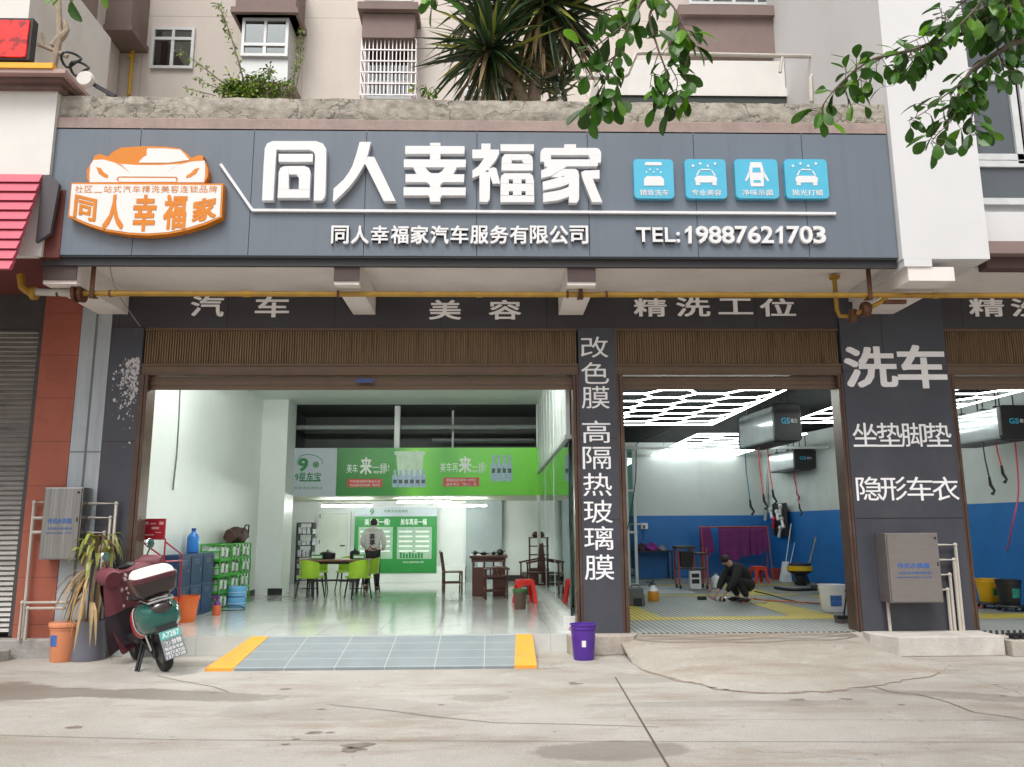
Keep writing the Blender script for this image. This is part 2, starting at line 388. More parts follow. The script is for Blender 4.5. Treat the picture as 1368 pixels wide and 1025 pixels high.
# sawn expansion joints in the slab
jm = mat('joint_dark', (.11,.085,.065), .9)
j = MB()
def strip(mb, pts, w, z=.004):
    for a, b in zip(pts, pts[1:]):
        a, b = Vector((*a,0)), Vector((*b,0)); n = (b-a).cross(Vector((0,0,1))).normalized()*w/2
        mb.add([(a-n)+Vector((0,0,z)), (b-n)+Vector((0,0,z)), (b+n)+Vector((0,0,z)), (a+n)+Vector((0,0,z))], [(0,1,2,3)])
strip(j, [gd(822,905)[:2], gd(893,1025)[:2], (gd(893,1025)+(gd(893,1025)-gd(822,905)))[:2]], .018)
tag(j.build('pavement_joint', jm), kind='structure')
j = MB(); pts = [gd(x,y)[:2] for x, y in ((1105,905),(1150,912),(1190,925),(1225,928),(1265,938),(1300,952),(1345,958),(1368,962))]
strip(j, pts, .012); tag(j.build('pavement_crack', jm), kind='structure')
j = MB(); strip(j, [gd(x,y)[:2] for x, y in ((-200,983),(0,983),(120,986),(240,989),(684,991),(1368,992),(1600,992))], .007); strip(j, [gd(x,y)[:2] for x, y in ((830,940),(950,938),(1080,937),(1160,937))], .006); strip(j, [gd(x,y)[:2] for x, y in ((860,963),(1020,962),(1368,963))], .005)
tag(j.build('pavement_joint', jm), kind='structure')
j = MB(); rj = random.Random(17)
for (x_,y_,s_) in ((478,996,.09),(470,1002,.07),(382,995,.03),(395,988,.025),(1065,935,.05),(1130,934,.05),(1205,942,.03),(420,979,.05),(442,979,.03),(430,948,.03),(590,942,.03),(770,914,.06),(765,912,.03),(380,921,.05),(285,926,.03),(1120,922,.03),(335,906,.02),(680,925,.02),(1330,915,.03),(1340,930,.025),(100,972,.06)):
    c_ = gd(x_,y_); j.add([(c_.x+s_*1.6*cos(k*pi/5)*rj.uniform(.5,1.2), c_.y+s_*sin(k*pi/5)*rj.uniform(.5,1.2), .003) for k in range(10)], [tuple(range(10))])
tag(j.build('pavement_spots', mat('spot_dark', (.20,.165,.135), .8, var=.35, scale=9)), kind='structure')
j = MB(); pts = [gd(x,y)[:2] for x, y in ((210,903),(240,910),(262,914),(285,918),(305,925))]; strip(j, pts, .012)
pts = [gd(x,y)[:2] for x, y in ((440,942),(520,950),(580,958),(660,966),(760,968),(880,972))]; strip(j, pts, .01)
tag(j.build('pavement_crack', jm), kind='structure')

# tiled ramp with orange edges up to the showroom
rt = mat('ramp_tile', (.215,.25,.27), .45, var=.12, scale=2.5, dirt=((.33,.31,.28), .35, 1.5))
add_grid(rt, (.60,.30), .012, (.42,.43,.42), 'XY', (.1,.05,0))
ro = mat('ramp_orange', (.80,.34,.035), .5, var=.1, scale=5, dirt=((.5,.25,.08), .4, 3))
L0, L1, R0, R1 = gd(278,895), at(337,850,-.02), gd(718,896), at(711,844,-.02)
zt, yb, yf = ZF-.01, -.02, -1.28
lxf, lxb, rxf, rxb = L0.x, L1.x, R0.x, R1.x
def rampquad(a_f, b_f, a_b, b_b, dz=0):
    q = MB(); q.hexa([(a_f,yf,-.05),(b_f,yf,-.05),(b_b,yb,-.05),(a_b,yb,-.05)], [(a_f,yf,.03+dz),(b_f,yf,.03+dz),(b_b,yb,zt+dz),(a_b,yb,zt+dz)]); return q
ramp = rampquad(lxf+.34, rxf-.27, lxb+.22, rxb-.22).build('ramp', rt); tag(ramp, kind='structure')
rampquad(lxf, lxf+.34, lxb, lxb+.22, .006).build('edge_strip', ro, ramp, world=False)
rampquad(rxf-.27, rxf, rxb-.22, rxb, .006).build('edge_strip', ro, ramp, world=False)
am = bpy.data.materials.new('apron_concrete'); am.use_nodes = True
ground_nodes(am, (.425,.395,.355), [(3.6,-.5,1.6,.2,.3,0)], False)
# poured apron in front of the wash bay, with a ragged curved edge
fr_px = [(842,884),(862,896),(905,908),(940,915),(960,921),(1000,925),(1050,926),(1100,924),(1150,919),(1185,914),(1215,908),(1240,905),(1256,900),(1240,889),(1205,880),(1176,868)]
fr = [gd(x,y) for x,y in fr_px]; fr = [p.lerp(q, t) for p, q in zip(fr, fr[1:]) for t in (0,.25,.5,.75)]+[fr[-1]]; rj = random.Random(31); fr = [fr[0]]+[p+Vector((rj.uniform(-.02,.02),rj.uniform(-.035,.035),0)) for p in fr[1:-1]]+[fr[-1]]; n = len(fr); bk = [Vector((1.72+(5.1-1.72)*i/(n-1), -.03, ZF-.012)) for i in range(n)]
a = MB(); K = 8; vs = []
for i in range(n):
    for k in range(K+1):
        t = k/K; p = fr[i].lerp(bk[i], t); p.z = .008 + (ZF-.012-.008)*(t**1.05) + random.uniform(-.004,.004)*(0<t<1); vs.append(p)
a.add(vs, [(i*(K+1)+k,(i+1)*(K+1)+k,(i+1)*(K+1)+k+1,i*(K+1)+k+1) for i in range(n-1) for k in range(K)])
o0 = len(a.v); a.add([(p.x,p.y,-.02) for p in fr]+[(p.x,p.y,.008) for p in fr], [(i,i+1,n+i+1,n+i) for i in range(n-1)])
tag(a.build('concrete_apron', am, smooth=True), kind='structure')
j = MB()
ww = [(abs(rj.gauss(.03,.025)) if i < n*.5 else abs(rj.gauss(.008,.006)))+.006 for i in range(n)]
for i in range(3, n-4):
    p, q = fr[i], fr[i+1]; w, w2 = ww[i], ww[i+1]
    d = Vector((q.x-p.x, q.y-p.y, 0)).normalized(); nn = Vector((d.y,-d.x,0))
    j.add([(p.x,p.y,.005),(q.x,q.y,.005),(q.x+nn.x*w2,q.y+nn.y*w2,.005),(p.x+nn.x*w,p.y+nn.y*w,.005)], [(3,2,1,0)])
gv = MB()
for t in (.80,.86,.91,.96):
    pp = [fr[i].lerp(bk[i], t+.012*sin(i*.35+t*40)) for i in range(4, n-3)]
    for p, q in zip(pp, pp[1:]):
        z_ = lambda v, tt: .008+(ZF-.02)*(tt**1.05)+.004
        d_ = Vector((q.x-p.x,q.y-p.y,0)).normalized(); n_ = Vector((-d_.y,d_.x,0))*.011; zz = z_(p,t)+.006
        gv.add([(p.x-n_.x,p.y-n_.y,zz),(q.x-n_.x,q.y-n_.y,zz),(q.x+n_.x,q.y+n_.y,zz+.003),(p.x+n_.x,p.y+n_.y,zz+.003)],[(0,1,2,3)])
tag(gv.build('apron_groove', mat('groove', (.24,.20,.16), .9, var=.4, scale=5)), kind='structure')
tag(j.build('broken_edge', mat('broken_edge', (.33,.25,.20), .95, var=.4, scale=14, bump=.8, bscale=40)), kind='structure')

# ================================================================ SHOP BUILDING
B = thing('shop_building', 'two-bay car wash shop with dark cladding pillars under an old concrete canopy', 'building', (0,0,0))
fl = mat('polished_floor', (.58,.60,.575), .085, var=.08, scale=1.0, dirt=((.42,.44,.42), .4, 1.2))
add_grid(fl, (.8,.8), .006, (.33,.34,.32), 'XY')
f = MB(); f.box(-5.49,1.5,-.02,8,-.05,ZF); f.box(-6.3,1.5,8.0005,12.2,-.05,ZF); f.build('floor', fl, B)
gr = mat('grating', (.36,.375,.355), .5, var=.25, scale=.9, dirt=((.10,.11,.10), .5, .6))
N, L, b = nodes(gr); tc = N.new('ShaderNodeTexCoord')
vo = N.new('ShaderNodeTexVoronoi'); vo.voronoi_dimensions = '2D'; vo.inputs['Scale'].default_value = 12; vo.inputs['Randomness'].default_value = 0; L.new(tc.outputs['Object'], vo.inputs['Vector'])
mr = N.new('ShaderNodeMapRange'); mr.inputs['From Min'].default_value = .3; mr.inputs['From Max'].default_value = .42; L.new(vo.outputs['Distance'], mr.inputs['Value'])
mx = N.new('ShaderNodeMix'); mx.data_type = 'RGBA'; L.new(mr.outputs[0], mx.inputs['Factor']); src = b.inputs['Base Color'].links[0].from_socket
mx.inputs['A'].default_value = (.025,.03,.027,1); L.new(src, mx.inputs['B']); L.new(mx.outputs['Result'], b.inputs['Base Color'])
gy = mat('grating_yellow', (.66,.52,.06), .5, var=.2, scale=.9, dirt=((.30,.25,.05), .5, 1.0))
N, L, b = nodes(gy); tc = N.new('ShaderNodeTexCoord'); vo = N.new('ShaderNodeTexVoronoi'); vo.voronoi_dimensions = '2D'; vo.inputs['Scale'].default_value = 12; vo.inputs['Randomness'].default_value = 0; L.new(tc.outputs['Object'], vo.inputs['Vector'])
mr = N.new('ShaderNodeMapRange'); mr.inputs['From Min'].default_value = .3; mr.inputs['From Max'].default_value = .42; L.new(vo.outputs['Distance'], mr.inputs['Value'])
mx = N.new('ShaderNodeMix'); mx.data_type = 'RGBA'; L.new(mr.outputs[0], mx.inputs['Factor']); src = b.inputs['Base Color'].links[0].from_socket
mx.inputs['A'].default_value = (.10,.085,.02,1); L.new(src, mx.inputs['B']); L.new(mx.outputs['Result'], b.inputs['Base Color'])
f = MB(); f.box(1.5,10.9,-.02,13,-.05,ZF-.004); f.build('grating_floor', gr, B)
y = MB()
def sheet(mb, x0,x1,y0,y1,z=ZF+.002): mb.box(x0,x1,y0,y1,z-.004,z)
sheet(y, 1.9,5.6,1.55,2.0); y.add([(1.9,2.0,ZF+.002),(2.75,2.0,ZF+.002),(2.6,4.6,ZF+.002),(1.9,4.6,ZF+.002)],[(0,1,2,3)]); sheet(y, 1.9,6.6,6.1,6.45); y.add([(4.85,2.0,ZF+.002),(5.6,2.0,ZF+.002),(5.45,5.4,ZF+.002),(4.95,5.4,ZF+.002)],[(0,1,2,3)])
sheet(y, 6.7,9.8,1.45,2.1); sheet(y, 6.7,7.2,2.1,6.0); sheet(y,7.6,9.0,4.6,5.1); sheet(y,4.2,8.1,9.3,9.75); sheet(y,5.6,6.2,6.45,9.3)
y.build('yellow_grating', gy, B)
sheet(q := MB(), 3.3,4.55,6.8,9.2); q.build('floor_patch', mat('pale_floor', (.5,.53,.5), .35, var=.12), B)
# interior walls
w = MB(); w.box(-5.6,-5.3,.35,8.0,ZF,4.66); w.box(-5.3,-4.72,7.2,8.0,ZF,4.66); w.box(-6.3,-6.0,8.0,11.9,ZF,2.6); w.box(-6.0,-5.605,7.8,8.0,ZF,2.6)
w.build('hall_side_wall', hall_w, B)
w = MB(); w.box(-6.0,1.5,11.6,11.9,ZF,2.6); w.build('hall_back_wall', hall_w, B)
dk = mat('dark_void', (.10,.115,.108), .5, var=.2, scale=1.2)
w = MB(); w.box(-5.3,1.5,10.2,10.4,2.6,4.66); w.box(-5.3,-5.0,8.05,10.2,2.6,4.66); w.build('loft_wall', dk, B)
w = MB(); w.box(-6.0,1.45,8.01,11.6,2.46,2.6); w.build('loft_floor', mat('loft_soffit', (.50,.52,.40), .6, var=.06), B)
w = MB(); w.box(-5.6,1.5,.35,8.0,4.66,4.85); w.box(-5.3,1.09,3.0,3.25,4.45,4.655); w.build('hall_ceiling', ceil_w, B)
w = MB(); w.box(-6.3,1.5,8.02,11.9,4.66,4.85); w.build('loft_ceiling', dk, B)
w = MB(); w.tube([(-4.9,8.6,4.18),(1.1,8.6,4.18)], .06); w.tube([(-1.55,9.4,3.95),(1.1,9.4,3.95)], .035); w.build('loft_pipe', mat('pale_pipe', (.32,.37,.34), .5), B, smooth=True)
w = MB(); w.box(-2.38,-2.25,8.2,8.33,2.6,4.66); w.box(-1.02,-.97,9.0,9.05,2.6,4.66); w.build('loft_post', hall_w, B)
w = MB(); w.box(-4.7,-.65,11.585,11.6,ZF,ZF+.16); w.box(-.65,1.1,11.57,11.6,ZF,ZF+.16); w.box(-5.0,-4.68,7.18,7.2,ZF,ZF+.14); w.box(-5.3,-5.285,.6,7.2,ZF,ZF+.12); w.build('skirting', iron, B)
w = MB(); w.box(-.72,.28,11.4,11.58,ZF,2.46); w.build('grey_panel', mat('grey_panel', (.30,.36,.36), .5, var=.06), B)
w = MB(); w.box(-1.95-1.7,-.74,11.3,11.58,ZF,ZF+.42); w.build('low_wall', hall_w, B)
# glass partition to the right of the hall
w = MB(); w.box(1.02,1.3,1.0,9.2,ZF,ZF+.17); w.box(1.02,1.3,.36,1.0,ZF,ZF+.19); w.build('partition_kerb', mat('white_tile', (.68,.70,.68), .25, var=.06), B, bevel=.006)
w = MB(); w.box(1.12,1.14,.37,8.0,ZF+.17,2.98); pg = w.build('partition_glass', shop_glass, B)
pan = mat('partition_panel', (.66,.72,.69), .35, var=.08, scale=2)
w = MB()
for i in range(18): y0 = .37+i*.425; w.box(1.10+.012*(i%2),1.16,y0,y0+.415,3.02,4.66)
w.build('partition_panel', pan, B)
w = MB(); w.box(1.08,1.18,.36,8.05,2.97,3.03); w.box(1.08,1.18,8.0,8.08,ZF,4.66)
for k in (3.2,5.6): w.box(1.115,1.145,k,k+.03,ZF+.17,2.98)
w.build('partition_frame', mat('pale_alu', (.55,.60,.57), .4, .3), B)
# wash bay
w = MB(); w.box(1.5,1.78,.35,12.5,ZF,4.3); w.box(1.5,8.2,12.5,12.8,1.79+ZF,4.3); w.build('bay_wall', grey_w, B)
w = MB(); w.box(1.78,8.2,12.49,12.5+.28,ZF,1.79+ZF); w.build('bay_blue_wall', blue_w, B)
def wx(y): return 8.06+.18*(12.5-y)
w = MB(); w.prismz([(wx(12.49),12.49),(wx(.36),.36),(wx(.36)+.3,.36),(wx(12.49)+.3,12.49)],1.86+ZF,4.3); w.build('bay_side_wall', grey_w, B)
w = MB(); w.prismz([(wx(12.49)-.01,12.48),(wx(.36)-.01,.36),(wx(.36)+.3,.36),(wx(12.49)+.3,12.48)],ZF,1.859+ZF); w.build('bay_blue_side_wall', blue_w, B)
cm = mat('bay_ceiling', (.010,.012,.011), .9, var=.3, scale=2, spec=.03)
N, L, b = nodes(cm); tc = N.new('ShaderNodeTexCoord'); mp = N.new('ShaderNodeMapping'); mp.inputs['Rotation'].default_value = (0,0,R(45)); L.new(tc.outputs['Object'], mp.inputs['Vector'])
ck = N.new('ShaderNodeTexBrick'); ck.inputs['Scale'].default_value = 9; ck.inputs['Color1'].default_value = (.006,.007,.0065,1); ck.inputs['Color2'].default_value = (.008,.009,.0085,1); ck.inputs['Mortar'].default_value = (.03,.033,.032,1); ck.inputs['Mortar Size'].default_value = .035; ck.offset = 0
L.new(mp.outputs[0], ck.inputs['Vector']); L.new(ck.outputs[0], b.inputs['Base Color'])
w = MB(); w.box(1.5,10.9,.35,12.8,4.2,4.4); w.build('bay_ceiling', cm, B)
# white framed partition at the left of the wash bay
w = MB()
for x in (2.45,3.0,3.42,3.62): w.box(x,x+.07,9.3,9.38,ZF,3.75)
for z in (ZF,1.55,2.6,3.72): w.box(2.4,3.7,9.31,9.37,z,z+.06)
w.build('partition_frame', mat('white_alu', (.68,.70,.68), .35), B)
w = MB(); w.box(2.4,3.66,9.335,9.345,ZF,3.72); w.build('partition_glass', shop_glass, B)
w = MB(); w.box(1.8,8.65,9.0,9.06,3.66,3.72); w.build('bay_rail', mat('white_alu', (1,1,1)), B)
w = MB(); w.tube([at(1028,790,12.2)+Vector((0,0,2.0)),at(1028,610,12.2)], .05); w.tube([at(1035,700,12.2),at(1035,612,12.2)], .03); w.build('bay_pipe', mat('grey_pipe', (.35,.37,.36), .4), B, smooth=True)
# structure above / roof slab
w = MB(); w.box(-6.3,10.9,.36,13,4.86,5.06); w.box(-6.3,10.9,12.85,13,0,4.86); w.build('roof_slab', concrete, B)
# facade: lintel, pillars
lt = at(500,392).z
w = MB(); w.box(-5.49,5.125,0,.34,4.56,5.07); w.build('lintel', lint_c, B); w = MB(); w.box(6.69,10.9,0,.34,4.56,5.07); w.build('lintel', lint_c, B)
dk1 = mat('pillar_cladding', (.052,.056,.072), .38, var=.12, scale=1.2, dirt=((.11,.105,.115), .35, 1.5, (1,1,.5)))
pil = MB(); pil.box(-5.49,-5.03,-.005,.35,0,4.555); left_p = pil.build('pillar', dk1, B)
pil = MB(); pil.box(1.26,1.80,-.03,.35,ZF,4.555); mid_p = pil.build('pillar', dk1, B)
pil = MB(); pil.box(5.13,6.685,-.03,.35,ZF,5.06); right_p = pil.build('pillar', dk1, B)
jn = MB()
boxes('panel_joint', [(1.261,1.799,-.033,-.03,z,z+.012) for z in (2.93,1.78)], black, mid_p)
for z in (1.78, 3.9): q_ = MB(); q_.box(5.131,6.684,-.033,-.03,z,z+.012); q_.build('panel_joint', black, right_p)
jn.box(5.75,5.758,-.033,-.03,3.92,5.05); jn.build('panel_joint', black, right_p)
boxes('panel_joint', [(-5.489,-5.031,-.008,-.005,z,z+.012) for z in (2.9,1.2)], black, left_p)
# flaking paint on the left pillar
fk = MB(); rr = random.Random(3)
for _ in range(380):
    t = rr.random(); z = 4.1-abs(rr.gauss(0,.36)); x = -5.06-abs(rr.gauss(0,.10+.12*(4.1-z)))
    if not (-5.47 < x < -5.04): continue
    s = abs(rr.gauss(0,.009))+.003
    pts = [(x+s*cos(a)*rr.uniform(.5,1.3), z+1.3*s*sin(a)*rr.uniform(.5,1.3)) for a in [k*pi/3.5 for k in range(7)]]
    fk.prism(pts, -.007-rr.random()*.001, -.0055)
tag(fk.build('flaked_paint', mat('flake_white', (.55,.54,.56), .6, var=.2, scale=20), left_p), kind='stuff')
# shutter boxes, rails and door frames
rib = mat('shutter_ribs', (.27,.185,.105), .45, .3, var=.15, scale=2, stretch=(8,1,.5), dirt=((.035,.025,.018), .7, 3, (6,1,.4)))
def shutter(x0, x1, y=.03):
    w = MB(); st = .036; nn = int((x1-x0)/st)
    for i in range(nn): xx = x0+i*st; w.prismz([(xx,y+.03),(xx+st*.25,y),(xx+st*.55,y),(xx+st*.8,y+.03),(xx+st,y+.03),(xx+st,y+.3),(xx,y+.3)], 4.03, 4.52)
    s = w.build('shutter_box', rib, B)
    w = MB(); w.box(x0,x1,y-.02,y+.3,4.5205,4.56); w.box(x0,x1,y-.03,y+.31,3.86,4.029)
    w.box(x0,x1,y-.055,y-.03,3.99,4.01); w.box(x0,x1,y-.04,y-.03,3.88,3.90); w.build('rail', brown, s)
    w = MB()
    for k in range(3): w.box(x0+.06,x1-.06,y+.05-.008*(k%2),y+.1,3.66+k*.065,3.66+k*.065+.06)
    w.build('shutter_slats', brown, s)
    return s
s1 = shutter(-5.02, 1.255); s2 = shutter(1.805, 5.127); s3 = shutter(6.69, 10.6)
boxes('door_jamb', [(x0,x1,-.02,.26,ZF,3.858) for x0, x1 in ((-5.03,-4.965),(-4.955,-4.91),(1.17,1.212),(1.222,1.258),(1.802,1.838),(1.848,1.90),(5.05,5.085),(5.093,5.128),(6.69,6.725),(6.733,6.77))], mat('jamb_brown', (.085,.048,.034), .4, .25, var=.15, scale=3, stretch=(6,1,.3), dirt=((.2,.15,.11), .4, 3)), B)
w = MB(); p0 = at(475,509,.0); w.box(p0.x,p0.x+.26,-.02,-.012,p0.z-.03,p0.z+.03); w.build('maker_plate', mat('plate_blue', (.05,.08,.25), .4), s1)
# lettering on lintel and pillars
w = MB()
for ch, (a, b_, c, d) in (('汽',(254,395,300,423)),('车',(340,396,387,424)),('美',(573,401,616,427)),('容',(653,401,696,427)),('精',(847,399,890,423)),('洗',(904,397,948,423)),('工',(960,399,1005,420)),('位',(1016,399,1062,423)),('精',(1296,399,1340,423)),('洗',(1352,399,1398,423))):
    p, q = at(a,d,-.005), at(c,b_,-.005); w = MB(); w.text(ch, p.x,q.x,p.z,q.z,-.002,.006,.018); w.build('lettering', vinyl_w, B)
w = MB()
for ch, t, u in (('改',450,478),('色',484,513),('膜',516,546),('高',562,592),('隔',597,627),('热',632,663),('玻',668,699),('璃',703,735),('膜',741,775)):
    if ch == '高': w.build('lettering', vinyl_w, mid_p); w = MB()
    k = (t-450)/325; p, q = at(776+6*k,u,-.03), at(812+9*k,t,-.03); w.text(ch, p.x,q.x,p.z,q.z,-.031,.005,.002)
w.build('lettering', vinyl_w, mid_p)
w = MB()
for ch, a, b_, c, d in (('洗',1130,463,1196,518),('车',1201,461,1261,519)):
    p, q = at(a,d,-.03), at(c,b_,-.03); w.text(ch, p.x,q.x,p.z,q.z,-.031,.006,.024)
w.build('lettering', vinyl_w, right_p); w = MB()
for ch, x in zip('坐垫脚垫', (1140,1173,1205,1238)):
    p, q = at(x,597,-.03), at(x+31,565,-.03); w.text(ch, p.x,q.x,p.z,q.z,-.031,.005,.004)
w.build('lettering', vinyl_w, right_p); w = MB()
for ch, x in zip('隐形车衣', (1145,1178,1213,1247)):
    p, q = at(x,669,-.03), at(x+32,637,-.03); w.text(ch, p.x,q.x,p.z,q.z,-.031,.005,.004)
w.build('lettering', vinyl_w, right_p)
# plinths
w = MB(); w.prismz([(1.02,-.02),(1.08,-.30),(1.9,-.30),(2.02,-.02)], 0, ZF); w.box(1.2,1.95,-.02,.36,.0,ZF-.002); w.build('plinth', concrete, B, bevel=.012)
w = MB(); w.prismz([(5.12,-.03),(5.10,-.28),(5.30,-.66),(6.70,-.66),(6.74,-.03)], 0, ZF); w.build('plinth', mat('plinth_pale', (.52,.49,.455), .8, var=.15, scale=3, bump=.3, bscale=25, dirt=((.28,.23,.19), .6, 1.8)), B, bevel=.012)
w = MB(); w.box(6.74,9.5,-.75,-.1,0,.2); w.build('plinth', concrete, B, bevel=.01)
w = MB()
for i in range(28): w.box(6.86+i*.1,6.93+i*.1,-.62,-.5,.2,.24+.0*i)
w.bar((6.8,-.56,.26),(9.5,-.56,.26),.05,.03); w.build('drain_grating', iron, B)
# canopy: beams, soffit, parapet
YS = -1.6
w = MB(); w.box(-5.72,5.28,YS+.06,.0,5.10,5.30); w.box(-5.72,5.28,0,3.4,5.09,5.30); w.build('canopy_slab', mat('soffit_white', (.80,.74,.71), .7, var=.06, scale=1, dirt=((.55,.50,.46), .35, .8)), B)
bm_m = mat('soffit_white', (1,1,1))
for px0, px1, yb in ((72,172,0),(446,500,0),(770,808,0)):
    cx0 = at(px0 if px0 > 100 else 95,376,YS+.12).x; cx1 = at(px1-25 if px0 < 600 else px1,376,YS+.12).x
    if px0 == 72: cx0, cx1 = -5.70, -5.28
    if px0 == 446: cx0, cx1 = -2.02, -1.70
    if px0 == 770: cx0, cx1 = .98, 1.34
    w = MB(); w.box(cx0,cx1,YS+.12,-.004,4.755,5.098); o = w.build('canopy_beam', bm_m, B)
    w = MB(); w.box(cx0-.003,cx1+.003,YS+.10,YS+.119,4.80,5.098); w.build('beam_end', mat('beam_brown', (.075,.05,.048), .7, var=.15), o)
w = MB(); w.box(-5.72,5.28,YS+.07,YS+.13,4.985,5.10); w.build('canopy_edge', mat('edge_dark', (.05,.05,.055), .6), B)
# parapet, old cracked concrete with a pink coping below
w = MB(); nx = 90; rr = random.Random(5)
tops = [at(76+(1180-76)*i/nx, 126+(138-126)*i/nx, YS+.02).z + rr.uniform(-.008,.008) for i in range(nx+1)]
xs = [-5.72+11.0*i/nx for i in range(nx+1)]
vs = []
for i in range(nx+1):
    zb, zt_ = 6.98, tops[i]; prof = [(YS+.03,6.98),(YS+.015+rr.uniform(-.004,.004),7.05),(YS+.02+rr.uniform(-.005,.005),zt_-.12),(YS+.025+rr.uniform(-.005,.008),zt_-.02),(YS+.07,zt_),(YS+.35,zt_+rr.uniform(-.02,.02)),(YS+.4,6.5)]
    vs += [(xs[i]+.0, yy, zz) for yy, zz in prof]
m_ = 7
w.add(vs, [(i*m_+k,(i+1)*m_+k,(i+1)*m_+k+1,i*m_+k+1) for i in range(nx) for k in range(m_-1)] + [tuple(range(m_-1,-1,-1)), tuple(nx*m_+k for k in range(m_))])
w.build('parapet', oldconc, B, smooth=True)
w = MB(); w.box(-5.74,5.28,YS+.0,YS+.32,6.80,6.98); w.box(-5.72,5.28,YS+.07,YS+.32,5.30,6.80); w.build('coping', coping, B, bevel=.012)
w = MB(); w.box(-5.72,5.28,YS+.4,3.1,6.5,6.6); w.build('canopy_roof', concrete, B)

# ================================================================ SHOP SIGN
S = thing('shop_sign', 'long grey-blue panel sign board with raised white characters and a phone number', 'sign', (-.2, YS, 5.1))
w = MB(); sx = [-5.69]
zb, zt = 5.10, 6.83
seams = [at(x, 250, YS).x for x in (183,336,488,637,786,929,1075)]
xs = [-5.69]+seams+[5.27]
for a_, b_ in zip(xs, xs[1:]): w.box(a_+.004, b_-.004, YS, YS+.065, zb, zt)
w.build('panel', acm, S)
w = MB(); w.box(-5.69,5.27,YS+.012,YS+.06,zb-.02,zb-.001); w.box(-5.69,5.27,YS+.005,YS+.06,zt+.001,zt+.015); w.build('edge_trim', mat('trim_dark', (.05,.055,.065), .5), S)
SD = .085       # letter depth
def zpoly(mb, pts, ox, oy, sc, y0, y1):
    q = [at(ox+x/sc, oy+y/sc, y0) for x, y in pts]; mb.prism([(p.x,p.z) for p in q], y0, y1)
_k = [0]
def stroke(mb, pts, z=1, dy=0):
    _k[0] += 1; y = YS-SD-.0006*(_k[0] % 9)
    o = (340,180) if z == 1 else (590,180); zpoly(mb, pts, o[0], o[1], 5.472, y, YS-.001)
chars = {
'tong': [(1,[(55,480),(66,230),(75,100),(92,64),(130,47),(450,47),(500,65),(525,105),(523,250),(517,440),(508,465),(488,482),(432,482),(442,150),(430,122),(400,110),(160,110),(150,250),(137,480)]),
         (1,[(176,140),(428,140),(425,198),(176,198)]),
         (1,[(168,462),(172,400),(404,400),(402,462)]),(1,[(172,399),(177,275),(188,245),(212,231),(250,229),(250,399)]),(1,[(251,229),(365,229),(398,243),(410,275),(409,291),(251,291)]),(1,[(409,292),(404,399),(323,399),(325,318),(308,292)])],
'ren': [(1,[(768,53),(850,53),(838,105),(823,160),(806,212),(780,258),(745,315),(690,385),(640,435),(580,490),(572,484),(578,395),(650,330),(690,275),(715,230),(745,140)]),
        (1,[(826,160),(875,163),(950,315),(1032,485),(945,485),(870,335),(806,208)])],
'xing': [(1,[(1283,60),(1358,60),(1358,81),(1283,81)]),(1,[(1102,82),(1536,84),(1534,140),(1101,140)]),(1,[(1283,141),(1358,141),(1358,180),(1283,180)]),
         (1,[(1092,180),(1545,182),(1543,238),(1091,238)]),(1,[(1160,239),(1250,239),(1268,266),(1295,282),(1345,282),(1372,266),(1390,239),(1480,239),(1452,289),(1185,289)]),
         (1,[(1104,288),(1533,290),(1531,346),(1103,346)]),(1,[(1256,346),(1380,346),(1360,362),(1358,384),(1283,384),(1280,362)]),(1,[(1090,384),(1545,386),(1543,444),(1089,444)]),(1,[(1270,444),(1370,444),(1358,462),(1358,490),(1281,490),(1281,462)])],
'fu': [(2,[(290,65),(357,65),(357,109),(290,109)]),(2,[(224,109),(419,109),(420,140),(395,190),(340,255),(300,285),(225,318),(225,262),(270,230),(310,172),(224,172)]),
       (2,[(276,280),(356,270),(352,470),(335,492),(276,490)]),(2,[(340,250),(380,238),(400,245),(428,358),(372,358)]),
       (2,[(430,70),(675,70),(675,120),(430,120)]),(2,[(437,262),(438,212),(667,212),(667,262)]),(2,[(438,211),(440,170),(460,142),(512,142),(512,211)]),(2,[(513,142),(640,142),(660,158),(667,185),(513,185)]),(2,[(667,186),(667,211),(602,211),(585,186)]),
       (2,[(430,493),(430,443),(677,443),(677,493)]),(2,[(430,412),(431,358),(675,358),(676,412)]),(2,[(431,326),(438,297),(460,282),(645,282),(665,297),(673,326)]),
       (2,[(431,357),(431,327),(492,327),(492,357)]),(2,[(521,357),(521,327),(584,327),(584,357)]),(2,[(614,357),(614,327),(674,327),(675,357)]),
       (2,[(430,442),(430,413),(492,413),(492,442)]),(2,[(521,442),(521,413),(584,413),(584,442)]),(2,[(614,442),(614,413),(676,413),(677,442)])],
'jia': [(2,[(897,70),(982,70),(982,97),(897,97)]),(2,[(722,149),(724,125),(734,106),(752,97),(1135,97),(1153,106),(1165,128),(1166,149)]),(2,[(722,150),(800,150),(800,198),(722,198)]),(2,[(1072,150),(1166,150),(1165,204),(1143,204),(1140,230),(1088,230),(1088,180)]),
        (2,[(750,180),(1087,180),(1087,231),(915,231),(880,256),(800,300),(728,318),(728,262),(775,240),(750,228)]),
        (2,[(872,262),(895,250),(975,250),(998,264),(1005,295),(1005,470),(990,497),(930,497),(930,322),(890,300),(866,315),(800,306)]),
        (2,[(738,345),(865,312),(932,300),(932,358),(870,380),(742,405)]),(2,[(742,427),(870,404),(932,380),(932,452),(850,480),(743,493)]),
        (2,[(1020,275),(1045,262),(1155,258),(1155,322),(1105,322),(1130,385),(1175,493),(1100,493),(1060,395),(1030,320)])]}
for k, ss in chars.items():
    w = MB()
    for z, pts in ss: stroke(w, pts, z)
    w.build('raised_character', letter_w, S)
